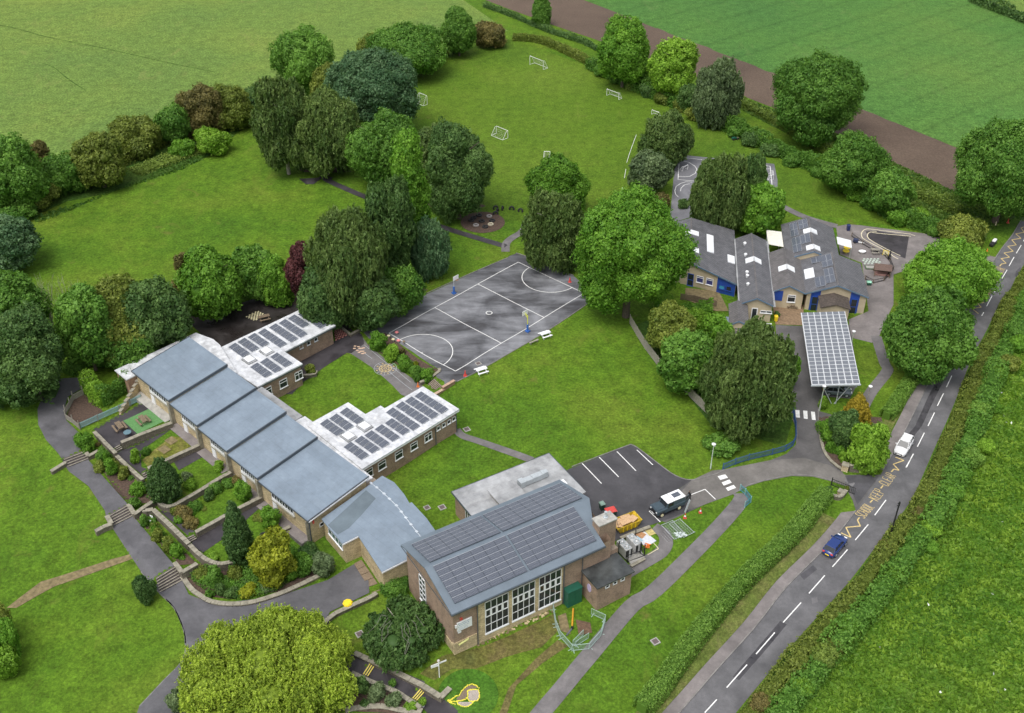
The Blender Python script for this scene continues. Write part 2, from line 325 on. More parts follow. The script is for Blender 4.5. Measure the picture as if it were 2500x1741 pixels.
whitep = plain('white_plastic', (.78,.79,.8), .35, var=.05); glassm = plain('dark_glass', (.025,.03,.035), .08, var=.3, sc=.8)
bluep = plain('blue_paint', (.02,.07,.34), .4); blacks = plain('black_metal', (.02,.02,.022), .5); steel = plain('galvanised_steel', (.5,.54,.56), .4, .3)
metal_d = plain('dark_flashing', (.07,.085,.10), .4); timber = plain('weathered_timber', (.2,.15,.1), .85, var=.3, sc=6); timber_g = plain('grey_timber', (.27,.25,.21), .9, var=.35, sc=6)
whiteg = plain('white_gloss', (.85,.85,.86), .25, var=.05); redp = plain('red_plastic', (.6,.07,.06), .45); orange_p = plain('orange_plastic', (.75,.2,.04), .5)
yellowp = plain('yellow_plastic', (.85,.62,.02), .4); greenp = plain('green_metal', (.015,.1,.065), .45); pv_frame = plain('pv_frame', (.55,.57,.6), .3, .5)
rubber = plain('rubber', (.02,.02,.022), .7); kerbm = plain('kerb_stone', (.2,.19,.18), .85, var=.3, sc=1.5, kind='world'); conc = plain('concrete', (.36,.35,.32), .85, var=.25, sc=1.5); skylight = roofm('skylight', (.78,.8,.82), .1, .3)
cream_p = plain('cream_paint', (.75,.68,.42), .5); pinkp = plain('pink_plastic', (.75,.25,.25), .5); tealp = plain('teal_paint', (.26,.42,.42), .6)
# ------------------------------------------------------------------ ground
def drape_mesh(name, poly, mat, off=.03, step=1.5, holes=None):
    n = len(poly); ar = sum(poly[i][0]*poly[(i+1) % n][1]-poly[(i+1) % n][0]*poly[i][1] for i in range(n))
    if ar < 0: poly = poly[::-1]
    bd = []
    for i in range(n):
        a = poly[i]; b = poly[(i+1) % n]; k = max(1, int(math.dist(a[:2], b[:2])/step))
        bd += [(a[0]+(b[0]-a[0])*j/k, a[1]+(b[1]-a[1])*j/k) for j in range(k)]
    xs = [p[0] for p in bd]; ys = [p[1] for p in bd]
    gx, gy = np.meshgrid(np.arange(min(xs)+step*.5, max(xs), step), np.arange(min(ys)+step*.5, max(ys), step))
    gx = gx.ravel(); gy = gy.ravel(); d_in = _sdist(gx, gy, bd); keep = d_in == 0
    gx = gx[keep]; gy = gy[keep]
    vs = [Vector(p) for p in bd]+[Vector((x, y)) for x, y in zip(gx, gy)]
    r = delaunay_2d_cdt(vs, [], [list(range(len(bd)))], 1, 1e-5)
    v2, fs = r[0], r[2]
    X = np.array([v.x for v in v2]); Y = np.array([v.y for v in v2]); Z = H(X, Y)+off
    me = bpy.data.meshes.new(name); me.from_pydata(list(zip(X.tolist(), Y.tolist(), Z.tolist())), [], [tuple(f) for f in fs]); me.materials.append(mat)
    me.polygons.foreach_set('use_smooth', [True]*len(me.polygons)); me.update(); return me
def drape(name, poly, mat, off=.03, step=1.5, kind='structure', parent=None):
    o = ob(name, drape_mesh(name, poly, mat, off, step), parent)
    if kind and parent is None: o['kind'] = kind
    return o
def smoothline(pts, n=4):
    pts = [Vector(p[:2]) for p in pts]; out = []
    for i in range(len(pts)-1):
        p0 = pts[max(i-1, 0)]; p1 = pts[i]; p2 = pts[i+1]; p3 = pts[min(i+2, len(pts)-1)]
        for k in range(n):
            t = k/n; out.append(.5*((2*p1)+(-p0+p2)*t+(2*p0-5*p1+4*p2-p3)*t*t+(-p0+3*p1-3*p2+p3)*t**3))
    out.append(pts[-1]); return [(p.x, p.y) for p in out]
def offline(pts, d):
    out = []
    for i, p in enumerate(pts):
        a = Vector(pts[max(i-1, 0)][:2]); b = Vector(pts[min(i+1, len(pts)-1)][:2]); t = (b-a).normalized(); out.append((p[0]-t.y*d, p[1]+t.x*d))
    return out
def ribbon(pts, wd): return offline(pts, wd/2)+offline(pts, -wd/2)[::-1]
def gs(px): return [g(p)[:2] for p in px]
def densify(pts, step=.8):
    out = []
    for a, b in zip(pts[:-1], pts[1:]):
        k = max(1, int(math.dist(a[:2], b[:2])/step)); out += [(a[0]+(b[0]-a[0])*j/k, a[1]+(b[1]-a[1])*j/k) for j in range(k)]
    return out+[tuple(pts[-1][:2])]
def strip_mb(mb, pts, wd, z0, z1, m=0, mt=None, step=.8, jit=0):      # solid bar following the terrain: kerbs, walls
    pts = densify(pts, step); L_ = offline(pts, wd/2); R_ = offline(pts, -wd/2); hs_ = H([p[0] for p in pts], [p[1] for p in pts])
    n = len(pts); vs = []
    for i in range(n):
        h = float(hs_[i]); j = random.uniform(-jit, jit); a = z0(i/(n-1)) if callable(z0) else h+z0; b = z1(i/(n-1)) if callable(z1) else h+z1
        vs += [(*L_[i], a), (*R_[i], a), (*R_[i], b+j), (*L_[i], b+j)]
    mt = m if mt is None else mt
    for i in range(n-1):
        q = 4*i; mb.add(vs[q:q+8], [(0,4,7,3), (1,2,6,5)], m); mb.add(vs[q:q+8], [(3,7,6,2)], mt)
    mb.add(vs[:4], [(0,3,2,1)], m); mb.add(vs[-4:], [(0,1,2,3)], m); return mb
def axis_(a, b, lo, hi, fine, c0=-165, c1=165):
    xs = list(np.arange(a, b+.01, fine)); s_ = fine; x = a
    while x > lo: s_ = min(s_*1.25, 2.5 if x > c0 else 25); x -= s_; xs.insert(0, x)
    s_ = fine; x = b
    while x < hi: s_ = min(s_*1.25, 2.5 if x < c1 else 25); x += s_; xs.append(x)
    return np.array(xs)
gx_ = axis_(-80, 14, -600, 600, .5); gy_ = axis_(72, 142, -60, 1100, .5, 55, 340)
XX, YY = np.meshgrid(gx_, gy_); ZZ = H(XX, YY); nx, ny = len(gx_), len(gy_)
me = bpy.data.meshes.new('ground'); idx = np.arange(nx*ny).reshape(ny, nx)
fc = np.stack([idx[:-1,:-1], idx[:-1,1:], idx[1:,1:], idx[1:,:-1]], -1).reshape(-1, 4)
me.from_pydata(np.stack([XX.ravel(), YY.ravel(), ZZ.ravel()], 1).tolist(), [], fc.tolist()); me.materials.append(lawn); me.polygons.foreach_set('use_smooth', [True]*len(fc)); me.update()
ob('ground', me)['kind'] = 'structure'

# fields
far = lambda *a: [G(p) for p in a]
hl = gs(P(O,-260,640,-60,480,0,455,170,385,300,330,420,285,560,235,640,195,800,120,940,110,1060,75,1140,70))
drape('pasture', hl+[G(O(1010,-20)),(-20,420),(-60,700),(-560,700),(-560,200)], pasture, .02, 9)
drape('crop_field', far(O(1290,-8), O(2150,330), O(2150,332))+[G(O(2330,412)),G(O(2500,150)),G(O(2180,-5)),(150,400),(330,900),(60,900),(10,380)], crop, .03, 9)
drape('ploughed_soil', far(O(1075,-5), O(1140,20), O(1250,60), O(1400,110), O(1640,205), O(1850,285), O(2060,390), O(2130,425), O(2330,500), O(2330,414), O(2150,331), O(1700,148), O(1290,-7))+[(8,381),(-40,560),(-75,600)], soilm, .03, 7)
drape('far_field', [G(O(2178,-3)), G(O(2296,45)), G(O(2700,180)), (520,420),(520,900),(380,930),(230,520)], pasture, .05, 12)
drape('meadow', gs(P(K,480,1660,900,1180,1180,870,1420,560,1560,380,1700,60)+P(Q,1650,1560,1800,1260,1930,960,2010,790,2110,590,2200,420,2400,60))+[(140,168),(330,240),(330,20),(20,20)], meadow, .02, 4)
drape('field_margin', gs(P(O,640,205,560,240,420,300,300,345,130,405,0,470,0,500,60,492,150,452,250,432,380,385,470,350,530,300,540,290,590,250)), rough_g, .03, 2)
drape('sports_field', gs(P(O,955,160,1145,85,1320,150,1440,215,1640,290,1800,360,1960,460,2090,515,2000,505,1750,470,1740,390,1520,350,1500,440,1500,480,1190,500,960,470,1000,300,960,250,940,170)), pitchg, .02, 3)
drape('hedge_bank', gs(P(O,1640,235,1860,350,2060,480,2200,560,2215,520,2290,480,2130,425,1850,290,1650,215)), rough_g, .035, 3)

# roads, paths and yards
roadL = smoothline(gs(P(K,-60,1830,150,1599,330,1392,600,1090,800,835,1010,625,1130,490,1222,370,1300,250,1370,150)+P(Q,1400,1545,1480,1400,1575,1210,1680,1000,1780,820,1890,640,1990,450)+[N1(1290,900),N1(1500,560),N1(1680,330),N1(1830,80),S(2560,445)]), 3)
roadR = smoothline(gs(P(K,310,1830,490,1600,900,1110,1180,800,1420,480,1560,300,1690,10)+P(Q,1785,1220,1900,925,1990,755,2080,565)+[N1(1640,1150),N1(1845,780),S(2600,560)]), 3)
drape('road', roadL+roadR[::-1], road_m, .045, 1.2)
pv = offline(roadL, 1.45)
drape('pavement', [p for p in roadL[:22]]+[p for p in pv[:21]][::-1], pave_m, .1, 1.2)
drape('pavement', roadL[28:54]+offline(roadL, 1.6)[28:54][::-1], pave_m, .1, 1.2)
mb = MB(); strip_mb(mb, offline(roadL, .07)[:22], .15, -.1, .14, step=1.5); mb.build('kerb', kerbm)['kind'] = 'structure'
mb = MB(); strip_mb(mb, offline(roadL, .07)[28:], .15, -.1, .14, step=1.5); mb.build('kerb', kerbm)['kind'] = 'structure'
drape('verge', offline(roadL, 1.5)[:20]+offline(roadL, 3.6)[:20][::-1], verge_g, .06, 1.2)
drape('verge', offline(roadL, 1.75)[29:44]+offline(roadL, 3.3)[29:44][::-1], verge_g, .06, 1.2)
drape('verge', offline(roadR, -.15)+offline(roadR, -1.3)[::-1], rough_g, .05, 1.5)
drive = P(K,120,250,220,182,350,122,410,117,560,88,700,60,800,20)+P(Q,845,1440,845,1350,815,1250,800,1100,795,900,775,855,728,838,722,722,892,730,1165,720,1180,790,1215,1075,1168,1165,1010,1152,975,1185,985,1240,1080,1268,1082,1282,985,1290,985,1370,1020,1500,1110,1580)+P(K,1150,150,1290,148,1385,148,1222,370,1200,300,1150,215,1060,185,960,160,830,156,660,188,560,220,480,265,300,330,60,440,-20,400)
drape('driveway', gs(drive), drive_m, .03, 1.2)
drape('driveway_lower_surface', gs(P(K,150,260,220,182,350,122,410,117,560,88,700,60,900,45,1060,90,1165,155,1150,210,1060,185,960,160,830,156,660,188,560,220,480,265,300,330,190,368,215,270,190,290)), tarmac('drive_brown', (.15,.14,.13), .1), .0385, 1.2)
drape('carpark', gs(P(Z3,0,485,745,195,830,235,1120,455,1330,600,1540,655,1330,790,1500,1060,1150,1190,1000,1240,600,1420,300,1560,-100,1100,-250,600)), park_m, .035, 1.2)
def rib(name, px, wd, mat, off=.05, n=4): return drape(name, ribbon(smoothline(gs(px), n), wd), mat, off, .8)
rib('path', P(M3,1250,540,1440,660,1490,850,1400,1020,1240,1130,1050,1240,850,1360,700,1450), 1.75, path_m)
rib('path', P(K,520,262,512,320,330,525,0,850)+P(J,1850,948,1600,1240,1300,1599,1180,1750), 2.05, path_m)
rib('path', P(B,1160,1605,720,1470,620,1420,290,1300,0,1175)+P(A,2150,1165,2080,1150), 1.5, dark_m)
drape('path', gs(P(A,1945,1165,2040,1160,2110,1150,2040,1200,1990,1200)), dark_m, .06, 1)
rib('path', P(N3,760,900,775,760,880,665,1000,595,1070,520,1090,440), 1.5, path_m)
rib('path', P(E,838,1330,880,1372,1000,1412,1330,1530), 1.25, path_m)
rib('path', P(Q,1325,790,1375,950,1392,1000,1300,1120,1240,1230), 1.7, path_m)
rib('path', P(Q,700,-30,760,8,900,75,1090,130), 1.6, path_m)
drape('playground', gs(P(E,1185,200,1225,185,1290,205,1600,330,1720,440,1690,510,1500,640,1100,880,840,1015,745,1070,670,1030,735,945,560,830,400,730,270,740,235,700,250,665,380,600,600,470,860,350,1165,215)), court_m, .04, 1.2)
drape('courtyard_path', gs(P(N2,-60,760,120,670,390,550,545,500,700,730,1200,1130,1600,1400,1800,1560)+P(E,640,1150,480,1105)+P(N2,1140,1450,760,1120,400,885,340,872,0,1085)+P(D,2060,960,1975,1020,1900,1100,1850,1100,1850,900)), path_m, .04, .8)
drape('courtyard_path_wet', gs(P(N2,-60,760,120,670,390,550,545,500,620,600,640,720,420,880,340,872,0,1085)+P(D,2060,960,1975,1020,1900,1100,1850,1100,1850,900)), dark_m, .05, .8)
drape('back_yard', gs(P(D,1290,690,1180,600,1420,560,1650,480,1800,510,1990,525,2150,600,2265,640,2300,700,1990,560,1430,830,1380,800)), wetdark_m, .04, .8)
drape('lower_path', gs(P(D,620,990,540,1060,440,1120,420,1200,430,1270,520,1360,600,1445)+P(I,540,62,775,325,812,402,1063,703,1112,797,1150,880,1300,938,1700,890,2000,790,2180,680,2245,800,2250,870,2010,985,1950,1100,1900,1300)+P(I,1250,1500,1000,1700,800,1700,850,1560,1000,1400,1090,1310,1130,1220,1120,1100,1060,960,980,880,860,740,650,420,640,370,540,220,420,130,355,20)+P(D,300,1400,250,1300,245,1200,290,1090,400,1000)), tarmac('school_path', (.1,.098,.106), .25), .1, .5)
drape('lower_path_bottom', gs(P(M4,-60,250,220,230,270,180,560,330,1240,600,1700,1000,1750,1100,1400,1200,1150,880,1000,800,850,700,450,560,230,470,-60,430)), dark_m, .085, .5)
drape('terrace_paving', gs(P(L1,400,905,1090,530,1425,790,775,1070,700,1190)), dark_m, .04, .5)
drape('terrace_path', gs(P(L1,712,1210,1470,865,1520,900,1030,1180,1040,1390,1115,1430,1050,1510)), dark_m, .04, .5)
drape('terrace_path', gs(P(L1,1440,1270,1800,1150,1890,1230,1530,1430)), dark_m, .04, .5)
drape('terrace_path', gs(P(L2,420,600,560,615,800,800,840,850,760,915)), dark_m, .04, .5)
drape('terrace_path', gs(P(L2,780,985,860,885,1240,700,1560,500,1600,540,1240,860,920,1080)), dark_m, .04, .5)
drape('play_surface', gs(P(L1,805,790,1160,625,1350,790,990,960)), plain('green_rubber', (.1,.24,.08), .9, var=.2, kind='world'), .06, .5)
drape('parking_paving', gs(P(Q,700,580,890,600,890,725,722,720)), plain('brown_paving', (.22,.15,.09), .8, var=.35, sc=3, kind='world'), .05, .6)
drape('infant_yard', gs(P(Q,1085,130,1160,118,1240,125,1650,178,1760,210,1650,340,1430,420,1430,600,1380,700,1340,800,1300,830,1180,800,1160,690,1280,640,1240,350,1110,300)), pave_m, .04, 1)
drape('wet_yard', gs(P(M2,1450,260,1600,250,2050,330,2000,640,1900,600,1720,520,1480,360)), dark_m, .055, 1)
drape('infant_yard_west', gs(P(Q,180,500,380,520,440,640,360,640,180,570)), dirt, .05, 1)
drape('ball_court', gs(P(N6,200,150,2000,325,2065,640,2060,1000,1400,1300,600,1300,110,1440,-40,1440,0,1000,50,430)), tarmac('court_grey', (.17,.17,.185), .3, sc=.2), .045, 1.5)
drape('mulch_bed', gs(P(I,590,60,700,40,880,180,940,300,790,330,700,240)), bark_bed, .03, .6)
drape('mulch_bed', gs(P(I,830,410,900,420,1150,640,1200,690,1080,700,1000,600)), bark_bed, .03, .6)
drape('mulch_bed', gs(P(I,1115,770,1200,690,1500,700,1700,640,2050,700,1990,740,1700,860,1400,905,1280,890,1180,850)), bark_bed, .03, .8)
drape('mulch_bed', gs(P(N2,700,740,1000,520,1300,760,1560,960,1960,1180,1620,1360,1330,1150)), bark_bed, .05, .8)
drape('mulch_bed', gs(P(M5,180,560,380,540,900,560,950,700,850,1000,720,1190,430,1170,260,960,200,800)), bark_bed, .03, .8)
drape('mulch_bed', gs(P(M4,100,520,450,560,850,720,1190,930,1100,1060,0,1000)), bark_bed, .03, .8)
drape('bare_track', gs(P(I,690,660,800,630,810,660,700,700,330,830,100,960,40,960,250,800)), dirt, .05, .8)
drape('bare_track', gs(P(J,1030,1640,1100,1450,1260,1275,1400,1155,1465,1190,1310,1295,1150,1430,1080,1640)), grass('trodden_grass', (.11,.105,.035), (.14,.12,.045), (.17,.14,.06), big=.3), .04, .8)
drape('bare_patch', gs(P(J,1400,1010,1450,990,1480,1120,1420,1100)), dirt, .05, .6)
drape('bare_patch', gs(P(J,1510,1030,1600,1050,1610,1110,1530,1130)), plain('dug_soil', (.13,.08,.05), .95, var=.4, sc=3, kind='world'), .05, .6)
drape('sunken_garden', gs(P(L1,245,890,480,790,560,700,420,500,300,440,160,520,120,600,75,700,90,780)), bark_bed, .05, .5)
drape('worn_grass', gs(P(J,930,1200,1100,1130,1290,1040,1380,990,1420,1080,1300,1200,1080,1260,900,1330,760,1330,650,1400,560,1360,700,1250)), grass('worn_grass', (.09,.1,.03), (.12,.12,.03), (.15,.12,.05), big=.25), .025, 1)
drape('worn_grass', gs(P(L1,1440,990,1600,1000,1700,1130,1500,1210,1120,1380,1050,1300,1200,1170)), grass('dry_grass', (.12,.14,.02), (.15,.16,.03), (.2,.17,.06), big=.35), .035, .5)
drape('bark_circle', [(g(N3(390,420))[0]+4.2*math.cos(a), g(N3(390,420))[1]+4.2*math.sin(a)) for a in np.linspace(0, 6.2, 28)], bark_bed, .05, .8)
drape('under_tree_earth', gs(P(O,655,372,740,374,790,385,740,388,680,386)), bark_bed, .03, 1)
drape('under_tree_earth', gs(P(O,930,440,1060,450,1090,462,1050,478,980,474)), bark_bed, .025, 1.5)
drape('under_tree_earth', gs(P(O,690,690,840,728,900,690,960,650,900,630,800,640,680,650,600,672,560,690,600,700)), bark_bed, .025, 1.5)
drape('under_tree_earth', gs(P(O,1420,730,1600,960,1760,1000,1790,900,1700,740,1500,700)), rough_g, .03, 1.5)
cc = [g(M4(1850,790)),]; r_ = 3.4
drape('flower_bed', [(cc[0][0]+r_*math.cos(a), cc[0][1]+r_*math.sin(a)) for a in np.linspace(0, 6.2, 32)], grass('bed_grass', (.04,.11,.012), (.055,.14,.014), (.08,.165,.02)), .05, .6)

rp1 = tarmac('road_patch_dark', (.07,.068,.075), .3); rp2 = tarmac('road_patch_light', (.16,.155,.16), .1); wetl = tarmac('road_wet', (.05,.048,.053), .5, sc=.8)
for nm_, px_, m_ in (('road_patch', P(K,880,760,960,700,985,725,905,790), rp1), ('road_patch', P(K,950,900,985,895,990,925,955,935), rp2), ('road_patch', P(K,60,1560,110,1500,165,1545,120,1599), rp1), ('road_patch', P(K,1155,155,1300,148,1360,160,1230,330,1195,250), rp1), ('road_patch', P(K,1160,165,1215,200,1200,225,1150,185), rp2),
 ('wet_streak', P(Q,1560,1330,1640,1150,1720,1000,1770,900,1800,905,1740,1040,1660,1200,1600,1330,1530,1420,1500,1400), wetl), ('road_patch', P(N1,1480,1010,1540,960,1550,1000,1500,1040), rp1), ('road_patch', P(N1,1370,1120,1420,1060,1430,1085,1380,1135), rp1), ('road_patch', P(N1,1710,960,1720,880,1790,810,1800,850,1740,960), rp1),
 ('road_patch', P(K,470,1380,640,1180,760,1040,800,1060,660,1230,510,1400), wetl)): drape(nm_, gs(px_), m_, .052, 1.2)
# kerbs along paths
def kerb(px, wd=.12, hgt=.1, mat=None, n=3):
    mb = MB(); strip_mb(mb, smoothline(gs(px), n), wd, -.1, hgt, step=1.); o = mb.build('kerb', mat or kerbm); o['kind'] = 'structure'; return o
kerb(P(Z3,745,190,830,232,1120,452,1330,597,1540,652,1850,575,1960,520)); kerb(P(K,480,262,560,216,660,184,830,152,960,156,1060,181,1130,205))
kerb(P(Q,728,836,775,852,797,900,802,1100,805,1230,848,1350,848,1440)); kerb(P(Q,978,1185,978,1290,980,1370,1015,1500,1110,1585))
kerb(P(E,1170,213,860,346,600,466,380,596)); kerb(P(E,1225,183,1290,203,1600,328)); kerb(P(E,1690,512,1500,642,1100,882,840,1018))
kerb(P(I,860,740,980,880,1060,960,1120,1100,1130,1220,1090,1310,1000,1400,850,1560)); kerb(P(I,1270,1480,1130,1660))
kerb(P(Z3,-20,480,745,190))

# painted markings (flat print on the tarmac)
def lines(name, segs, wd, mat, off=.055, closed=False, parent=None, label=None):
    mb = MB()
    for s_ in segs:
        pts = densify([p[:2] for p in s_], 1.0); L_ = offline(pts, wd/2); R_ = offline(pts, -wd/2); z = H([p[0] for p in pts], [p[1] for p in pts])
        n = len(pts); vs = [(*L_[i], z[i]+off) for i in range(n)]+[(*R_[i], z[i]+off) for i in range(n)]
        mb.add(vs, [(n+i, n+i+1, i+1, i) for i in range(n-1)])
    o = mb.build(name, mat, parent); o['kind'] = 'structure'; return o
ca, cb = G(E(398,700)), G(E(1240,240)); cu = (Vector(cb)-Vector(ca)).normalized(); cv = Vector((cu.y, -cu.x))
def ct(u, v): p = Vector(ca)+cu*u+cv*v; return (p.x, p.y)
CL, CW = 30.7, 15.3; arc = lambda u0, v0, r, a0, a1, n=24: [ct(u0+r*math.cos(a0+(a1-a0)*i/n), v0+r*math.sin(a0+(a1-a0)*i/n)) for i in range(n+1)]
lines('court_lines', [[ct(0,0),ct(CL,0)],[ct(CL,0),ct(CL,CW)],[ct(CL,CW),ct(0,CW)],[ct(0,CW),ct(0,0)],[ct(CL/3,0),ct(CL/3,CW)],[ct(2*CL/3,0),ct(2*CL/3,CW)],
 arc(0,CW/2,4.95,-math.pi/2,math.pi/2),arc(CL,CW/2,4.95,math.pi/2,1.5*math.pi),arc(CL/2,CW/2,.5,0,2*math.pi,16),[ct(-.1,CW/2),ct(.25,CW/2)],[ct(CL-.25,CW/2),ct(CL+.1,CW/2)]], .12, white_line, .06)
lines('bay_lines', [gs(P(Z3,112,437,365,700)),gs(P(Z3,335,357,588,615)),gs(P(Z3,565,283,813,535)),gs(P(Z3,825,262,1033,457)),gs(P(Z3,1535,843,1712,775)),gs(P(Z3,1712,775,1848,905)),gs(P(Z3,985,1060,1130,1200)),gs(P(Z3,985,1060,1110,1020))], .13, white_line, .06)
for q in ((1875,607,1975,580,2010,625,1910,655),(1928,687,2028,648,2060,690,1955,728),(1980,758,2085,718,2115,757,2010,798)): drape('crossing_stripe', gs(P(Z3,*q)), white_line, .07, .6)
for q in ((840,1234,865,1236,868,1281,844,1279),(887,1238,912,1240,915,1289,891,1286),(934,1244,957,1246,963,1296,940,1293)): drape('crossing_stripe', gs(P(Q,*q)), white_line, .07, .6)
ds = P(K,300,1599,374,1518,434,1446,558,1306,613,1241,727,1110,778,1049,887,928,935,872,1031,763,1078,710,1170,605,1217,547,1296,452,1335,396,1404,303,1525,105,1572,22)+P(Q,1508,1578,1548,1498,1573,1455,1615,1371,1637,1330,1676,1250,1693,1210,1730,1135,1748,1097,1780,1028,1800,990,1832,925)+P(N1,1210,1548,1240,1495,1283,1405,1363,1250,1400,1195,1450,1105,1510,992,1590,858,1620,800,1695,665,1728,610,1802,487,1835,430,1900,300)
ds = P(K,120,1790,240,1662)+ds
lines('centre_dashes', [gs(ds[i:i+2]) for i in range(0, len(ds)-1, 2)], .13, white_line, .06)
zz = [P(K,1130,503,1190,531), P(K,1190,531,1160,470), P(K,1160,470,1248,462), P(K,1248,462,1230,425), P(K,1230,425,1243,410), P(K,1308,318,1322,303), P(K,1372,232,1386,215), P(K,1436,132,1452,115),
 P(K,1452,115,1483,122), P(K,1483,122,1448,85), P(K,1448,85,1513,62), P(K,1513,62,1462,42)]
lines('zigzag_lines', [gs(q) for q in zz], .17, yellow_line, .06)
n1z = [(1160,1515),(1060,1440),(1200,1420),(1150,1360),(1240,1352),(1195,1305),(1218,1280)]; n1b = [(1480,805),(1505,770),(1575,760),(1500,690),(1625,668),(1545,605),(1680,580),(1600,505),(1728,485),(1660,408),(1798,385),(1720,318),(1845,295),(1800,230),(1900,190)]
lines('zigzag_lines', [gs([N1(*a), N1(*b)]) for a, b in list(zip(n1z[:-1], n1z[1:]))+list(zip(n1b[:-1], n1b[1:]))+[((1303,1125),(1335,1072)),((1392,975),(1420,930))]], .17, yellow_line, .06)
GL = dict(S=[[(1,.85),(.75,1),(.25,1),(0,.8),(.1,.6),(.9,.42),(1,.2),(.75,0),(.25,0),(0,.15)]], C=[[(1,.8),(.75,1),(.25,1),(0,.75),(0,.25),(.25,0),(.75,0),(1,.2)]], H=[[(0,0),(0,1)],[(1,0),(1,1)],[(0,.5),(1,.5)]], O=[[(.25,0),(0,.25),(0,.75),(.25,1),(.75,1),(1,.75),(1,.25),(.75,0),(.25,0)]],
 L=[[(0,1),(0,0),(1,0)]], K=[[(0,0),(0,1)],[(1,1),(0,.45)],[(.3,.6),(1,0)]], E=[[(1,1),(0,1),(0,0),(1,0)],[(0,.5),(.8,.5)]], P=[[(0,0),(0,1),(.8,1),(1,.85),(1,.62),(.8,.48),(0,.48)]], A=[[(0,0),(.5,1),(1,0)],[(.2,.4),(.8,.4)]], R=[[(0,0),(0,1),(.8,1),(1,.85),(1,.62),(.8,.48),(0,.48)],[(.5,.48),(1,0)]])
def word(wd_, p0, p1, hgt):
    a = Vector(p0[:2]); d = Vector(p1[:2])-a; L_ = d.length; d.normalize(); n = Vector((-d.y, d.x)); cw = L_/len(wd_); segs = []
    for i, ch in enumerate(wd_):
        for st in GL[ch]: segs.append([tuple(a+d*(i*cw+x*cw*.66)+n*((y-.5)*hgt)) for x, y in st])
    lines('road_lettering', segs, .09, yellow_line, .065)
word('SCHOOL', g(K(1243,402)), g(K(1310,328)), 1.35); word('KEEP', g(K(1326,298)), g(K(1372,240)), 1.35); word('CLEAR', g(K(1388,208)), g(K(1440,142)), 1.35)
word('SCHOOL', g(N1(1228,1250)), g(N1(1318,1135)), 1.7); word('KEEP', g(N1(1330,1065)), g(N1(1392,985)), 1.7); word('CLEAR', g(N1(1425,920)), g(N1(1498,820)), 1.7)
def checker(name, px, nu, nv, c1, c2, off=.07, gap=False):
    q = [Vector(g(p)) for p in px]; mb = MB()
    for i in range(nu):
        for j in range(nv):
            if gap and (i+j) % 2: continue
            f_ = lambda a, b: q[0].lerp(q[1], a/nu).lerp(q[3].lerp(q[2], a/nu), b/nv)
            vs = [f_(i, j), f_(i+1, j), f_(i+1, j+1), f_(i, j+1)]; mb.add([(v.x, v.y, h1(v.x, v.y)+off) for v in vs], [(0,1,2,3)], (i+j) % 2)
    o = mb.build(name, [c1, c2]); o['kind'] = 'structure'; return o
checker('painted_checkerboard', P(N2,110,470,210,440,400,550,135,670), 9, 9, plain('pink_paint', (.62,.3,.25), .6), plain('dark_red_paint', (.1,.02,.02), .6))
checker('painted_chessboard', P(M6,430,250,640,140,800,210,600,325), 8, 8, cream_p, dark_m, gap=True)
# playground prints: compass wheel and hopscotch
pc = g(N2(1010,1150)); pa = plain('pale_blue_print', (.4,.42,.45), .6, kind='world'); pb_ = plain('sand_print', (.55,.42,.2), .6, kind='world')
circ = lambda c, r, n=26: [(c[0]+r*math.cos(2*math.pi*i/n), c[1]+r*math.sin(2*math.pi*i/n)) for i in range(n+1)]
lines('painted_wheel', [circ(pc, 1.75), circ(pc, 1.0)]+[[(pc[0]+math.cos(a)*1., pc[1]+math.sin(a)*1.), (pc[0]+math.cos(a)*1.75, pc[1]+math.sin(a)*1.75)] for a in np.arange(0, 6.2, math.pi/4)], .06, pa, .065)
lines('painted_wheel', [circ(pc, .95), circ(pc, .55), circ(pc, .22, 12)]+[circ((pc[0]+math.cos(a)*.75, pc[1]+math.sin(a)*.75), .1, 6) for a in np.arange(.2, 6.2, math.pi/4)]+[circ((pc[0]+math.cos(a)*1.35, pc[1]+math.sin(a)*1.35), .1, 6) for a in np.arange(.4, 6.4, math.pi/4)], .1, pb_, .07)
lines('painted_guide_lines', [gs(P(N2,1060,1200,1480,1530)), gs(P(N2,640,880,780,980)), gs(P(N2,640,740,1000,1030,1200,1180,1450,1390))], .07, pa, .065)
hp = plain('peach_print', (.6,.42,.3), .6, kind='world')
for q in P(N2,480,760,540,770,470,800,560,800,520,835,600,800,630,790,580,850,550,870,620,850,610,890,650,880): c_ = g(q); drape('painted_tile', [(c_[0]-.2, c_[1]-.14), (c_[0]+.2, c_[1]-.14), (c_[0]+.2, c_[1]+.14), (c_[0]-.2, c_[1]+.14)], hp, .07, .5)
# small-court and yard lines
lines('ball_court_lines', [gs(P(N6,230,205,730,258,1000,285)), gs(P(N6,730,258,740,400)), gs(P(N6,145,258,122,632,440,662)), gs(P(N6,145,258,330,295,450,370,490,430,460,510,350,570,240,580,130,570)), gs(P(N6,400,685,280,675,170,710,85,770,60,850,75,920,125,970)), gs(P(N6,350,715,250,735,180,800,170,860)),
 gs(P(N6,1690,350,1920,370,1965,820)), gs(P(N6,1740,430,1915,422)), gs(P(N6,1690,670,1850,730))], .13, white_line, .07)
sm = lambda px: smoothline(gs(px), 4)
lines('yard_track_lines', [sm(P(M2,2080,300,1600,240,1460,228,1400,265,1390,320,1440,380,1720,530,1850,620,1900,645)), sm(P(M2,2080,330,1600,285,1520,270,1475,300,1480,350,1560,410,1800,540,1930,600)), gs(P(M2,1540,258,1600,262)), gs(P(N1,150,330,210,345))], .16, plain('cream_print', (.7,.63,.45), .6), .07)
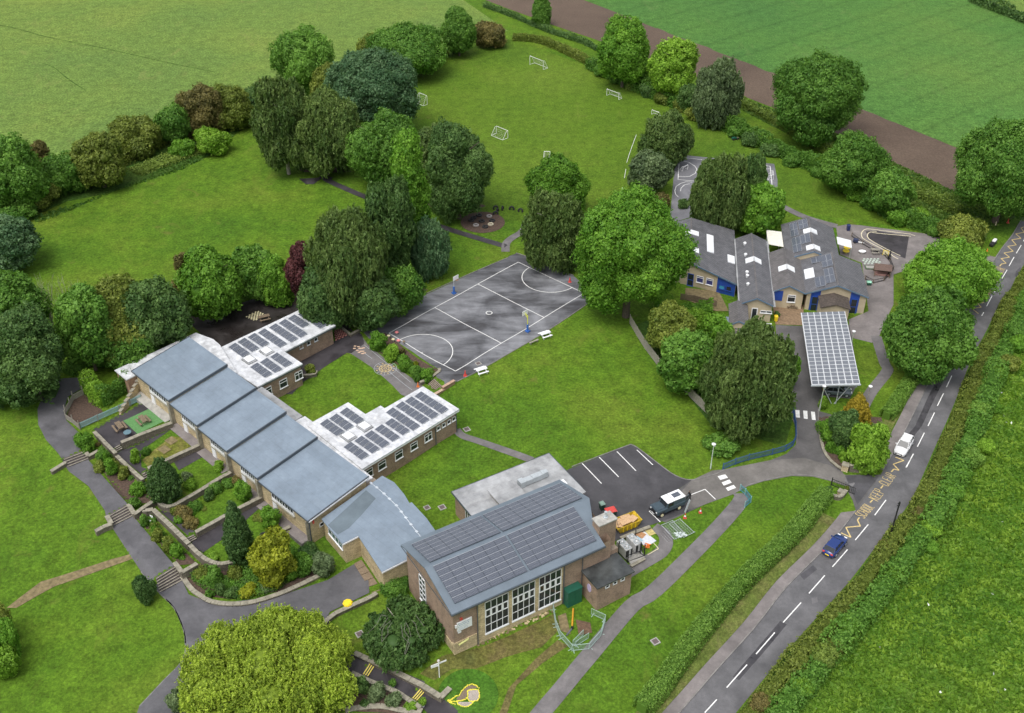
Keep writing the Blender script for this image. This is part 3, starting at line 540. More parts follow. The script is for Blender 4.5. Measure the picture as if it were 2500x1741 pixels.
# yellow tramline edges on the dashed touchline of the field
lines('field_line', [gs(P(B,2008,878,1985,940,1960,1010,1945,1060)), gs(P(B,1940,1100,1930,1160)), gs(P(B,1918,1220,1912,1260))], .08, white_line, .05)
# wheel track across the pasture
lines('worn_track', [sm(P(A,0,165,120,190,300,240,540,288,700,320,900,365,1100,410,1400,470))], .22, rough_g, .05); lines('worn_track', [sm(P(A,280,415,350,440,450,520,560,590))], .2, rough_g, .05)
# ------------------------------------------------------------------ building kit
_wm = {}
def pane_mesh(w_, h_, mat):
    k = ('pane', round(w_, 2), round(h_, 2), mat.name)
    if k not in _wm: _wm[k] = MB().box(0, w_, -.012, .012, 0, h_).mesh('pane', mat)
    return _wm[k]
def window(parent, u, v, z, w_, h_, ang=0, cols=2, rows=1, rh=None, mat=None, glass=None, bar=.06, name='window', sill=True, fat=None, panes=True):
    mat = mat or whitep; glass = glass or glassm; rh = rh or [1]*rows; tot = sum(rh)
    k = (name, w_, h_, cols, rows, tuple(rh), mat.name, bar, str(fat)); zs = [0]
    for r in rh: zs.append(zs[-1]+h_*r/tot)
    xs = [w_*i/cols for i in range(cols+1)]
    if k not in _wm:
        mb = MB()
        for i, x in enumerate(xs): mb.box(x-bar/2, x+bar/2, -.07, .03, -bar/2, h_+bar/2)
        for z_ in zs: mb.box(-bar/2, w_+bar/2, -.066, .026, z_-bar/2, z_+bar/2)
        if sill: mb.box(-.1, w_+.1, -.14, .02, -.1, -.035)
        if fat is not None:
            for i in range(cols):
                for a_, b_ in ((xs[i], zs[fat]), ): mb.box(a_+bar/2, a_+bar*2, -.08, .02, b_, zs[fat+1]); mb.box(xs[i+1]-bar*2, xs[i+1]-bar/2, -.08, .02, b_, zs[fat+1]); mb.box(a_, xs[i+1], -.079, .021, b_, b_+bar*1.8); mb.box(a_, xs[i+1], -.079, .021, zs[fat+1]-bar*1.8, zs[fat+1])
        _wm[k] = mb.mesh(name, mat)
    o = ob(name, _wm[k], parent, (u, v, z), ang)
    if panes:
        for i in range(cols):
            for j in range(rows): ob('pane', pane_mesh(xs[i+1]-xs[i]-bar, zs[j+1]-zs[j]-bar, glass), o, (xs[i]+bar/2, -.01, zs[j]+bar/2))
    return o
pvm, t_, b_ = newmat('pv_glass'); v_ = nd(t_, 'ShaderNodeTexCoord').outputs['Object']; sp_ = nd(t_, 'ShaderNodeSeparateXYZ'); t_.links.new(v_, sp_.inputs[0])
def fract(out, per, wd):
    m1 = nd(t_, 'ShaderNodeMath', operation='MULTIPLY'); t_.links.new(out, m1.inputs[0]); m1.inputs[1].default_value = 1/per
    f1 = nd(t_, 'ShaderNodeMath', operation='FRACT'); t_.links.new(m1.outputs[0], f1.inputs[0]); l1 = nd(t_, 'ShaderNodeMath', operation='LESS_THAN'); t_.links.new(f1.outputs[0], l1.inputs[0]); l1.inputs[1].default_value = wd; return l1.outputs[0]
mx_ = nd(t_, 'ShaderNodeMath', operation='MAXIMUM'); t_.links.new(fract(sp_.outputs[0], .158, .12), mx_.inputs[0]); t_.links.new(fract(sp_.outputs[1], .25, .06), mx_.inputs[1])
t_.links.new(mix(t_, mx_.outputs[0], (.07,.08,.105), (.24,.26,.29)), b_.inputs['Base Color']); b_.inputs['Roughness'].default_value = .16; b_.inputs['Specular IOR Level'].default_value = .6
def pv_mesh(w_, h_):
    k = ('pv', w_, h_)
    if k not in _wm:
        mb = MB(); mb.box(0, w_, 0, h_, 0, .035, 1); mb.add([(.03,.03,.037),(w_-.03,.03,.037),(w_-.03,h_-.03,.037),(.03,h_-.03,.037)], [(0,1,2,3)], 0); _wm[k] = mb.mesh('solar_panel', [pvm, pv_frame])
    return _wm[k]
def pv_dark(w_, h_):
    k = ('pvd', w_, h_)
    if k not in _wm:
        mb = MB(); mb.box(0, w_, 0, h_, 0, .035, 1); mb.add([(.015,.015,.037),(w_-.015,.015,.037),(w_-.015,h_-.015,.037),(.015,h_-.015,.037)], [(0,1,2,3)], 0); _wm[k] = mb.mesh('solar_panel', [pvm, metal_d])
    return _wm[k]
def plane_frame(p0, px, py):       # matrix with x along px, y along py at p0
    x = (Vector(px)-Vector(p0)).normalized(); y0 = (Vector(py)-Vector(p0)); z = x.cross(y0).normalized(); y = z.cross(x)
    return Matrix.Translation(p0) @ Matrix((x, y, z)).transposed().to_4x4()
def roof_slab(mb, pts, th=.18, m=0):   # slab with top through pts (u,v,z)
    n = len(pts); a = [(p[0], p[1], p[2]-th) for p in pts]
    ar = sum(pts[i][0]*pts[(i+1) % n][1]-pts[(i+1) % n][0]*pts[i][1] for i in range(n))
    if ar < 0: pts = pts[::-1]; a = a[::-1]
    return mb.add(list(a)+list(pts), [tuple(range(n, 2*n)), tuple(range(n))[::-1]]+[(i, (i+1) % n, (i+1) % n+n, i+n) for i in range(n)], m)

# ------------------------------------------------------------------ assembly hall
hall = thing('school_hall', 'tall brown brick school hall with slate blue pitched roof full of solar panels', 'building', (-6.54, 83.42, 0), R(31))
def zs_(v): return 6.3+(min(v, 12.2-v)+0)*(1.62/6.1)
mb = MB()
mb.add([(u, v, z) for u in (.12, 21.6) for v, z in ((.3, -1.8), (11.8, -1.8), (11.8, zs_(11.8)-.17), (6.1, zs_(6.1)-.17), (.3, zs_(.3)-.17))], [(0,1,2,3,4), (9,8,7,6,5), (0,5,6,1), (1,6,7,2), (0,4,9,5)], 0)
mb.build('wall', brickm, hall)
mb = MB(); mb.box(.06, 3.1, .22, .6, -1.8, .75); mb.box(.06, .5, .5, 5.2, -1.8, .35); mb.build('stone_plinth', stonem, hall)
mb = MB(); mb.box(3.2, 4.15, .2, .5, -1.8, 5.95); mb.box(7.32, 7.75, .2, .5, -.05, 5.95); mb.box(10.85, 11.4, .2, .5, -.05, 5.95); mb.box(14.42, 14.75, .2, .5, -.05, 5.95); mb.box(4.15, 14.75, .2, .5, -1.8, -.15); mb.box(4.15, 14.42, .21, .5, 5.3, 5.95); mb.build('stone_facing', stonem, hall)
for u in (4.2, 7.8, 11.45): window(hall, u, .25, .05, 3.05, 5.15, 0, 4, 4, [1.25,1.25,1.1,1.2], bar=.065, fat=2)
mb = MB()
for u in (4.15, 7.75, 11.4): mb.box(u, u+3.15, .12, .3, -.16, .05); 
mb.build('window_panel', whitep, hall)
window(hall, .08, 8.5, .6, 1.5, 4.1, R(-90), 2, 5, bar=.1)
for a in (((-.25,-.2,6.25), (20.35,-.2,6.25), (20.45,1.2,6.6), (20.5,2.4,6.93), (22.3,6.1,7.95), (-.25,6.1,7.95)), ((-.25,6.1,7.95), (22.3,6.1,7.95), (22.1,12.4,6.25), (-.25,12.4,6.25))):
    mb = MB(); roof_slab(mb, a, .2); mb.build('roof', hallroof, hall)
mb = MB(); mb.box(-.3, 20.4, -.34, -.2, 6.03, 6.2); mb.box(-.32, -.25, -.25, 12.4, 6.0, 6.07, 0); mb.build('gutter', metal_d, hall)
mb = MB(); mb.tube((3.15,.12,-1.5), (3.15,.12,6.1), .06); mb.tube((14.85,.12,-1.3), (14.85,.12,6.1), .06); mb.tube((17.45,.15,-1.), (17.45,.15,6.1), .05); mb.build('drainpipe', metal_d, hall)
sl_ = math.atan2(1.7, 6.3)
def pv_block(parent, p0, px, py, nu, nv, w_, h_, gu, gv, dark=False):
    M = plane_frame(p0, px, py)
    for j in range(nv):
        for i in range(nu): o = ob('solar_panel', (pv_dark if dark else pv_mesh)(w_, h_), parent); o.matrix_local = M @ Matrix.Translation((i*(w_+gu), j*(h_+gv), 0))
        if dark: o = MB().box(0, nu*(w_+gu)-gu, h_+.004, h_+gv-.004, 0, .045).build('mounting_rail', pv_frame, parent); o.matrix_local = M @ Matrix.Translation((0, j*(h_+gv), 0))
for u0, nu in ((.65, 6), (10.45, 6)):
    wu = (9.55 if u0 < 5 else 9.35)/6-.025
    pv_block(hall, (u0, .75, 6.26+.95*.27+.1), (u0+1, .75, 6.26+.95*.27+.1), (u0, 5.9, 6.26+6.1*.27+.1), 6, 7, wu, .70, .02, .05, True)
for u0, uw in ((.65, 9.45), (10.35, 11.3)):
    n_ = 6 if u0 < 5 else 7
    pv_block(hall, (u0, 6.6, 7.95-.5*.27+.1), (u0+1, 6.6, 7.95-.5*.27+.1), (u0, 11.6, 7.95-5.5*.27+.1), n_, 6, uw/n_-.025, .785, .02, .05, True)
mb = MB(); mb.box(20.5, 22.95, 1.3, 2.75, -1.2, 8.0); mb.build('chimney', brickm, hall)
mb = MB(); mb.box(20.4, 23.05, 1.22, 2.85, 8.0, 8.16); mb.box(21.4, 22.4, 1.7, 2.5, 8.16, 8.2); mb.build('chimney_cap', conc, hall); mb = MB(); mb.tube((21.9,2.1,8.2), (21.9,2.1,9.0), .13, n=8); mb.tube((21.9,2.1,9.0), (21.9,2.1,9.08), .2, n=8); mb.tube((21.9,2.1,8.2), (21.9,2.1,8.3), .3, n=10); mb.build('flue', steel, hall)
mb = MB(); mb.box(17.65, 22.55, -2.85, 1.3, -1.6, 3.05); mb.box(20.5, 22.95, .6, 1.3, -1.2, 3.9); mb.build('annex_wall', brickm, hall)
mb = MB(); mb.prism([(17.4,-3.1),(22.8,-3.1),(22.8,1.29),(17.4,.29)], 3.05, 3.22); mb.build('annex_roof', blackroof, hall)
for u in (18.75, 19.85, 20.95): window(hall, u, -2.88, 2.35, .5, .5, 0, 1, 1, bar=.1, name='small_window', sill=False)
mb = MB(); c_ = (17.6, -.9, 1.6); mb.add([(17.6, -1.2+.42*math.cos(a), 1.5+.62*math.sin(a)) for a in np.arange(0, 6.28, .45)]+[(17.65, -1.2+.42*math.cos(a), 1.5+.62*math.sin(a)) for a in np.arange(0, 6.28, .45)], [tuple(range(14)), tuple(range(14, 28))[::-1]]+[(i, (i+1) % 14, (i+1) % 14+14, i+14) for i in range(14)]); mb.build('oval_plaque', plain('lilac', (.5,.42,.62), .5), hall)
mb = MB(); mb.box(14.95, 16.95, -.75, .35, -1.5, 1.55); mb.box(14.9, 17.0, -.8, .35, 1.55, 1.65); mb.box(15.93, 15.97, -.78, -.7, -1.2, 1.5); mb.build('boiler_cupboard', greenp, hall)
# sign on the hall end (lettering unreadable in the photo apart from its layout)
mb = MB(); mb.box(.55, 2.45, .16, .28, 2.55, 3.95); mb.build('school_sign', whitep, hall)
mb = MB()
for r_i, (n_, z_) in enumerate(((9, 3.7), (7, 3.45), (8, 3.2), (6, 2.95), (7, 2.75))):
    for k in range(n_): mb.box(.66+(r_i % 2)*.15+k*.185, .66+(r_i % 2)*.15+k*.185+.13-.02*(k % 3), .15, .16, z_, z_+(.09 if r_i < 2 else .05))
mb.build('lettering', plain('pale_navy_print', (.2,.28,.45), .5), hall)
navy = plain('navy_print', (.03,.06,.25), .5)
mb = MB(); mb.box(.95, 1.25, .14, .2, 4.2, 4.6); mb.build('alarm_box', redp, hall); mb = MB(); mb.box(.3, .5, .1, .26, 3.3, 3.7); mb.box(.65, 1.05, .18, .26, 2.2, 2.4); mb.build('wall_lamp', whitep, hall)
mb = MB(); mb.tube((.6,.05,.45), (1.9,.05,.75), .12); mb.build('moss_stain', plain('lichen', (.5,.5,.2), .9), hall)
# kitchen wing, flat felt roof
kit = thing('kitchen_wing', 'low flat roofed brick kitchen block with grey felt roof behind the hall', 'building', (-6.54, 83.42, 0), R(31))
mb = MB(); mb.box(11.3, 25.6, 11.82, 20.5, -1.4, 2.6); mb.build('wall', brickm, kit)
mb = MB(); mb.box(11.0, 25.95, 11.81, 20.8, 2.6, 2.8); mb.build('roof', fellm, kit)
mb = MB(); mb.box(10.93, 11.0, 11.8, 20.87, 2.55, 2.84); mb.box(10.93, 26.02, 20.8, 20.87, 2.55, 2.84); mb.box(25.95, 26.02, 12.5, 20.8, 2.55, 2.84); mb.build('roof_trim', metal_d, kit)
for v in (17.6, 15.3): window(kit, 11.27, v, .6, 1.5, 1.5, R(-90), 3, 1, bar=.09)
mb = MB(); mb.box(14.95, 18.35, 15.0, 17.7, 2.81, 3.45); mb.build('lantern_wall', timber_g, kit); mb = MB(); mb.box(14.7, 18.6, 14.75, 17.95, 3.45, 3.65); mb.build('lantern_roof', fellm, kit)
mb = MB()
for u in (15.3, 15.9, 16.5, 17.1, 17.7): mb.box(u, u+.4, 14.95, 15.0, 2.95, 3.35)
mb.build('lantern_window', whitep, kit)
mb = MB(); mb.box(19.0, 19.7, 16.6, 17.6, 2.85, 3.75); mb.box(19.72, 20.9, 16.7, 17.5, 2.9, 3.65); mb.box(20.92, 22.4, 16.7, 17.5, 2.9, 3.7); mb.prism([(22.42,16.7),(23.3,16.8),(23.3,17.4),(22.42,17.5)], 2.9, 3.75); mb.build('roof_duct', steel, kit)
mb = MB(); mb.box(20.9, 24.2, 13.6, 14.6, 2.85, 3.7); mb.box(18.6, 20.8, 12.9, 13.5, 2.85, 3.3); mb.build('extractor_housing', whitep, kit)

# ------------------------------------------------------------------ classroom row with five stepped roofs
cls = thing('classroom_row', 'long stone classroom row with five stepped blue grey membrane roofs', 'building', (-55.24, 130.42, 0), R(-44.5))
UB = [0, 9.8, 16.9, 24.0, 30.95, 41.75]; ZF = [5.0, 4.5, 4.1, 3.6, 3.2]; GB = [1.3, .85, .4, -.05, -.5]
for k in range(5):
    u0, u1, zf = UB[k], UB[k+1], ZF[k]; vb = 9.75
    mb = MB(); mb.prism([(u0+(0 if k else .2), .25), (u1-(.01 if k < 4 else .2), .25), (u1-(.01 if k < 4 else .2), vb-.3), (u0+(0 if k else .2), vb-.3)], -2.2, lambda x, y, zf=zf: zf-.2+y*.125); mb.build('wall', stonem, cls)
    mb = MB(); roof_slab(mb, [(u0-.25, -.1, zf), (u1+(.05 if k < 4 else .1), -.1, zf), (u1+(.05 if k < 4 else .1), vb, zf+1.22), (u0-.25, vb, zf+1.22)], .16); mb.build('roof', greyroof, cls)
    mb = MB(); mb.add([(u0-.3, -.2, zf-.25), (u0-.25, -.2, zf-.25), (u0-.25, vb+.03, zf+.97), (u0-.3, vb+.03, zf+.97), (u0-.3, -.2, zf+.07), (u0-.25, -.2, zf+.07), (u0-.25, vb+.03, zf+1.29), (u0-.3, vb+.03, zf+1.29)], [(0,3,2,1),(4,5,6,7),(0,1,5,4),(2,3,7,6),(0,4,7,3),(1,2,6,5)]) if k == 0 else None
    mb.add([(u1-.03, -.2, zf-.35), (u1+.1, -.2, zf-.35), (u1+.1, vb+.03, zf+.87), (u1-.03, vb+.03, zf+.87), (u1-.03, -.2, zf+.06), (u1+.1, -.2, zf+.06), (u1+.1, vb+.03, zf+1.28), (u1-.03, vb+.03, zf+1.28)], [(0,3,2,1),(4,5,6,7),(0,1,5,4),(2,3,7,6),(0,4,7,3),(1,2,6,5)])
    mb.box(u0-.1, u1-.05, -.2, -.11, zf-.2, zf-.04); mb.build('roof_trim', metal_d, cls)
    # buttress
    mb = MB(); mb.box(u1-.35, u1+.12 if k < 4 else u1-.25, -.35, .24, -2, zf-.25); mb.build('buttress', cope_m, cls)
    wu0 = u0+ (3.9 if k == 0 else 2.6); wu1 = u1-.75 if k < 4 else u0+7.2
    nb = 6; ww = (wu1-wu0); gb = GB[k]
    mb = MB(); mb.box(wu0-.1, wu1+.1, .13, .26, zf-1.8, zf-.22); mb.box(wu0-.1, wu0+.8, .08, .3, gb-.05, zf-1.5); mb.build('window_panel', whitep, cls)
    window(cls, wu0, .14, zf-1.35, ww, 1.05, 0, 8, 1, bar=.09, sill=False)
    mb = MB(); mb.box(wu0-.15, wu1+.15, .02, .25, zf-2.0, zf-1.85); mb.build('window_sill', cope_m, cls)
    mb = MB(); mb.box(u0+.3, u1-.5, -1.15, .24, gb-.6, gb+.08); mb.build('doorstep', pave_m if k else conc, cls)
window(cls, 41.58, 1.6, .9, 1.3, .55, R(90), 2, 1, bar=.1, name='small_window', sill=False)
mb = MB(); mb.box(41.55, 41.65, .6, .85, 2.1, 2.6); mb.build('alarm_box', redp, cls)
mb = MB(); mb.tube((41.6,.1,-1.8), (41.6,.1,3.0), .07); mb.build('drainpipe', metal_d, cls)
mb = MB(); mb.box(41.76, 41.86, .3, 9.7, 2.95, 3.05, 0) if 0 else mb.add([(41.86,-.1,2.95),(41.92,-.1,2.95),(41.92,9.75,4.17),(41.86,9.75,4.17),(41.86,-.1,3.1),(41.92,-.1,3.1),(41.92,9.75,4.32),(41.86,9.75,4.32)], [(0,3,2,1),(4,5,6,7),(0,1,5,4),(2,3,7,6),(0,4,7,3),(1,2,6,5)]); mb.build('white_fascia', whitep, cls)
# lean-to flat roofs beside the row
mb = MB(); mb.prism([(-3.75,-1.2),(-.35,-1.2),(-.35,9.85),(9.6,9.85),(9.6,11.2),(1.7,13.45),(-.3,13.6),(-3.75,12.7)], 3.75, 3.92); mb.build('flat_roof', whiteroof, cls)
mb = MB(); mb.prism([(-3.6,-1.0),(-.4,-1.0),(-.4,9.9),(9.4,9.9),(9.4,11.0),(1.7,13.2),(-3.5,12.5)], -1, 3.75); mb.build('store_wall', brick_red, cls)
mb = MB(); mb.prism([(14.2,10.1),(24,10.1),(24,12.3),(14.2,12.3)], 2.9, 3.1); mb.build('corridor_roof', fellm, cls); mb = MB(); mb.box(14.2, 26.2, 9.4, 11.9, -1.3, 2.9); mb.build('corridor_wall', whitep, cls)
mb = MB(); mb.prism([(24.1,9.9),(41.,9.9),(41.,11.0),(26.2,11.4),(26.2,12.6),(24.1,12.6)], 2.7, 2.95); mb.build('corridor_roof', whiteroof, cls)
window(cls, 23.3, 12.0, 1.4, 1.6, 1.1, R(180), 2, 1)
mb = MB(); mb.prism([(26.3,9.5),(41.5,9.5),(41.5,11.2),(26.3,11.2)], -1.5, 2.7); mb.build('corridor_wall', brickm, cls)

def pv_rows(parent, rows, z, pw=.94, ph=1.35):
    for (u, v, n) in rows:
        mbk = MB(); mbk.box(u-.1, u+n*pw+.15, v+ph-.35, v+ph-.05, z, z+.09); mbk.build('ballast_tray', steel, parent)
        for i in range(n):
            o = ob('solar_panel', pv_mesh(pw-.04, ph), parent); o.matrix_local = Matrix.Translation((u+i*pw+(.1 if i > 1 and n > 3 else 0)+(.1 if i > 3 else 0), v, z+.06)) @ Matrix.Rotation(R(8), 4, 'X')
def roof_lights(parent, cs, z):
    for u, v in cs:
        o = MB().box(u-.95, u+.95, v-.8, v+.8, z, z+.22).build('rooflight_kerb', fellm, parent); MB().box(u-.72, u+.72, v-.6, v+.6, z+.22, z+.42).build('rooflight', skylight, o, bevel=.08)
CF = (-55.24, 130.42); ca_, sa_ = math.cos(R(-44.5)), math.sin(R(-44.5))
def toC(p, z): x, y = G(p, z); x -= CF[0]; y -= CF[1]; return (x*ca_+y*sa_, -x*sa_+y*ca_)
def wing(label, polyroof, polywall, z, base, wins, rows, lights):
    w_ = thing('classroom_wing', label, 'building', (*CF, 0), R(-44.5))
    mb = MB(); mb.prism(polywall, base, z-.2); mb.build('wall', brickm, w_)
    mb = MB(); mb.prism(polyroof, z-.2, z); mb.build('roof', whiteroof, w_)
    mb = MB(); n = len(polyroof); mb.prism(polyroof, z-.42, z-.2); o = mb.build('fascia', metal_d if base > -1 else whitep, w_)
    for a in wins: window(w_, *a[:5], R(a[5]), *a[6:8], rh=a[8], bar=.08)
    pv_rows(w_, rows, z); roof_lights(w_, lights, z); return w_
px6 = [(145,775,4),(310,685,4),(490,600,4),(670,520,6),(865,430,6),(1035,350,6),(1200,270,4),(1375,195,6),(530,1130,4),(705,1045,4),(885,950,4)]
rows1 = [(*[round(a, 2) for a in toC(M6(x, y), 3.45)], n) for x, y, n in px6]
rows1 = [(u, v-.2, n) for u, v, n in rows1]
w1 = wing('flat white roofed brick classroom wing nearest the dark tree belt', [(1.7,13.5),(1.7,29.6),(9.4,29.6),(9.6,19.7),(14.1,19.7),(14.1,11.6),(8.6,11.3)], [(2,13.5),(2,29.3),(8.8,29.3),(8.9,19.4),(13.9,19.4),(13.9,11.9),(8.6,11.6)], 3.4, -.8,
 [(13.93, 18.2, .9, 1.3, 1.35, 90, 2, 2, [2,1]), (13.93, 15.4, .9, 1.3, 1.35, 90, 1, 2, [2,1]), (13.93, 12.6, .9, 1.3, 1.35, 90, 1, 2, [2,1]), (8.83, 22.9, 1.9, .6, .6, 90, 1, 1, [1]), (8.83, 24.3, 1.9, .6, .6, 90, 1, 1, [1]), (8.83, 25.7, 1.9, .6, .6, 90, 1, 1, [1])], rows1, [toC(M6(500,1000), 3.6), toC(M6(805,850), 3.6)])
px2 = [(570,1110,6),(508,1143,6),(447,1175,6),(385,1215,6),(378,1285,4),(312,1325,4),(245,1365,4),(180,1400,4),(110,1440,4),(85,1215,4),(17,1255,4),(-45,1290,4)]
rows2 = [(*[round(a, 2) for a in toC(E(x, y), 3.25)], n) for x, y, n in px2]; rows2 = [(u, v-.2, n) for u, v, n in rows2]
w2 = wing('flat white roofed brick classroom wing beside the playground steps', [(38.7,28.75),(31,28.75),(31,21.45),(30.1,21.45),(30.1,18.7),(26.2,18.7),(26.2,11.4),(38.9,10.9)], [(38.4,28.4),(31.2,28.4),(31.2,21.2),(30.3,21.2),(30.3,18.4),(26.4,18.4),(26.4,11.6),(38.4,11.2)], 3.2, -2,
 [(38.43, 11.5, .7, 1.4, 1.3, 90, 1, 2, [2,1]), (38.43, 13.9, .7, 1.3, 1.3, 90, 1, 2, [2,1]), (38.43, 16.9, .7, 1.3, 1.3, 90, 1, 2, [2,1]), (38.43, 19.7, .7, 1.2, 1.2, 90, 1, 2, [2,1]), (38.43, 22.3, .7, 1.3, 1.3, 90, 2, 2, [2,1]), (38.43, 24.6, 1.5, .6, .6, 90, 1, 1, [1]), (38.43, 25.6, 1.5, .6, .6, 90, 1, 1, [1]), (38.43, 26.6, 1.5, .6, .6, 90, 1, 1, [1]), (38.43, 27.55, 1.5, .6, .6, 90, 1, 1, [1])], rows2, [toC(E(135,1372), 3.4), toC(E(240,1307), 3.4)])
mb = MB(); mb.tube((38.5,24.3,-1.8), (38.5,24.3,2.9), .06); mb.tube((38.5,28.3,-1.8), (38.5,28.3,2.9), .06); mb.build('drainpipe', metal_d, w2)
# link with curved roof
lnk = thing('link_block', 'low link block with curved blue grey roof joining classroom row and hall', 'building', (*CF, 0), R(-44.5))
lp = [(42.0,1.7),(47.3,.85),(47.75,3.0),(54.4,1.2),(55.2,4.6),(55.2,9.7),(52.,10.6),(48.5,11.2),(48.4,10.9),(46.7,11.5),(44.1,12.05),(41.95,11.8)]
mb = MB(); roof_slab(mb, [(u, v, 2.35+.085*v) for u, v in lp], .16); mb.build('roof', greyroof, lnk)
mb = MB(); mb.prism([(u*.985+.7, v*.96+.3) for u, v in lp], -2.4, lambda x, y: 2.14+.085*y); mb.build('wall', stonem, lnk)
mb = MB(); mb.add([(47.0,.72,2.2),(47.1,.72,2.2),(47.1,.72,2.4),(47.0,.72,2.4)], [(0,1,2,3)])
for a, b in (((47.35,.82),(47.8,2.97)), ((54.45,1.17),(55.25,4.5))):
    za, zb = 2.3+.085*a[1], 2.3+.085*b[1]; mb.add([(a[0],a[1],za-.16),(b[0],b[1],zb-.16),(b[0],b[1],zb+.05),(a[0],a[1],za+.05),(a[0]+.06,a[1]-.02,za-.16),(b[0]+.06,b[1]-.02,zb-.16),(b[0]+.06,b[1]-.02,zb+.05),(a[0]+.06,a[1]-.02,za+.05)], [(0,1,2,3),(4,7,6,5),(3,2,6,7),(0,4,5,1)])
mb.build('white_fascia', whitep, lnk)
mb = MB(); cpt = [L3(830,250), L3(900,303), L3(990,378), L3(1055,440), L3(1140,520), L3(1200,595), L3(1255,665), L3(1315,745), L3(1385,830), L3(1450,910)]; cl3 = [(*toC(p, 3.25), 0) for p in cpt]; cl3 = [(u, v, 2.35+.085*v+.06) for u, v, _ in cl3]
mb.path(cl3, .05)
for p in cl3: mb.box(p[0]-.2, p[0]+.2, p[1]-.14, p[1]+.14, p[2]-.05, p[2]+.07)
mb.build('lightning_conductor', plain('pale_tape', (.5,.55,.6), .5), lnk)
wp = [toC(p, 2.7) for p in P(L3,300,745,420,862,560,790,720,640,890,462,770,360,700,420)]; mb = MB(); mb.add([(u, v, 2.35+.085*v+.012) for u, v in wp][::-1], [tuple(range(len(wp)))]); mb.build('wet_stain', roofm('wet_membrane', (.13,.165,.19), .2, .2), lnk)
window(lnk, 43.3, 1.72, .9, 3.6, 1.0, R(-9.5), 4, 1, bar=.09, glass=plain('green_glass', (.05,.12,.12), .1)); window(lnk, 48.9, 3.0, .2, 3.2, 1.6, R(-15), 3, 1, bar=.09, mat=timber)
mb = MB(); mb.tube((54.0,1.6,-2), (54.0,1.6,2.2), .06); mb.build('drainpipe', metal_d, lnk)

# ------------------------------------------------------------------ infant building: six ridged wings
IF = (40, 150)
def infant(name, label): return thing(name, label, 'building', (*IF, 0), R(-7.5))
def gable_wing(t, u0, ur, u1, v0, v1, ze0, zr, ze1, v0b=None, base=-1., tile=None, overs=.35, wallm=None, ends=(1, 1)):
    v0b = v0 if v0b is None else v0b; vr = v0+(v0b-v0)*(ur-u0)/(u1-u0); i = .3; vl, vh = overs*ends[0], overs*ends[1]
    mb = MB(); z = lambda u: (ze0+(zr-ze0)*(u-u0)/(ur-u0) if u < ur else ze1+(zr-ze1)*(u1-u)/(u1-ur))-.16
    fv = lambda u: v0+(v0b-v0)*(u-u0)/(u1-u0)+vl
    a = [(u0+i, fv(u0+i)), (ur, fv(ur)), (u1-i, fv(u1-i))]
    vs = [(u, v, base) for u, v in a]+[(u, v, z(u)) for u, v in a]+[(u, v1-vh, base) for u, v in a]+[(u, v1-vh, z(u)) for u, v in a]
    mb.add(vs, [(0,1,4,3),(1,2,5,4),(8,7,10,11),(7,6,9,10),(0,3,9,6),(2,8,11,5)]); mb.build('wall', wallm or render_m, t)
    for uu, ze, va in ((u0, ze0, v0), (u1, ze1, v0b)):
        mb = MB(); roof_slab(mb, [(uu, va, ze), (ur, vr, zr), (ur, v1, zr), (uu, v1, ze)], .14); mb.build('roof', tile or tilem, t)
    mb = MB(); mb.box(ur-.12, ur+.12, min(vr, v1), v1, zr-.02, zr+.07); mb.build('ridge', tilem2, t)
    mb = MB()
    for ua, ub, za, zb, va, vb in ((u0, ur, ze0, zr, v0, vr), (ur, u1, zr, ze1, vr, v0b)):
        mb.add([(ua, va-.05, za-.22), (ub, vb-.05, zb-.22), (ub, vb-.05, zb+.02), (ua, va-.05, za+.02), (ua, va-.01, za-.22), (ub, vb-.01, zb-.22), (ub, vb-.01, zb+.02), (ua, va-.01, za+.02)], [(0,1,2,3),(3,2,6,7),(0,4,5,1),(4,7,6,5)])
    mb.build('bargeboard', bluegrey, t)
    return z, fv
bluegrey = plain('blue_grey_board', (.12,.19,.27), .5)
def sky_saddle(t, ur, v, zr, sl0, sl1, hw=1.35, hv=.75):
    for s_, sl in ((-1, sl0), (1, sl1)):
        mb = MB(); roof_slab(mb, [(ur, v-hv, zr+.1), (ur+s_*hw, v-hv, zr+.1-sl*hw), (ur+s_*hw, v+hv, zr+.1-sl*hw), (ur, v+hv, zr+.1)], .1)
        for k in range(4): vv = v-hv+k*2*hv/3; roof_slab(mb, [(ur, vv-.03, zr+.13), (ur+s_*hw, vv-.03, zr+.13-sl*hw), (ur+s_*hw, vv+.03, zr+.13-sl*hw), (ur, vv+.03, zr+.13)], .03)
        mb.build('rooflight', skylight, t)
def vent(t, u, v, z):
    o = MB().lathe((u, v, z), [(.22,0),(.22,.3),(.3,.3),(.3,.42)], 10).build('roof_vent', whitep, t); MB().lathe((u, v, z+.42), [(.3,0),(.22,.1),(.05,.16)], 10).build('cowl', whitep, o)
IL = infant('infant_classroom', 'grey tiled cream infant classroom with long lopsided gable, nearest the big sycamore')
zf_, fv_ = gable_wing(IL, -15.3, -11.1, -3.15, 12.2, 27.1, 3.0, 4.6, 2.6, 8.0)
sL0, sL1 = 1.6/4.2, 2.0/7.95
Ca = (40, 150); cai, sai = math.cos(R(-7.5)), math.sin(R(-7.5))
def toI(p, z): x, y = G(p, z); x -= 40; y -= 150; return (x*cai+y*sai, -x*sai+y*cai)
for p in (M1(385,270), M1(380,505)): u, v = toI(p, 4.6); sky_saddle(IL, -11.1, v, 4.6, sL0, sL1)
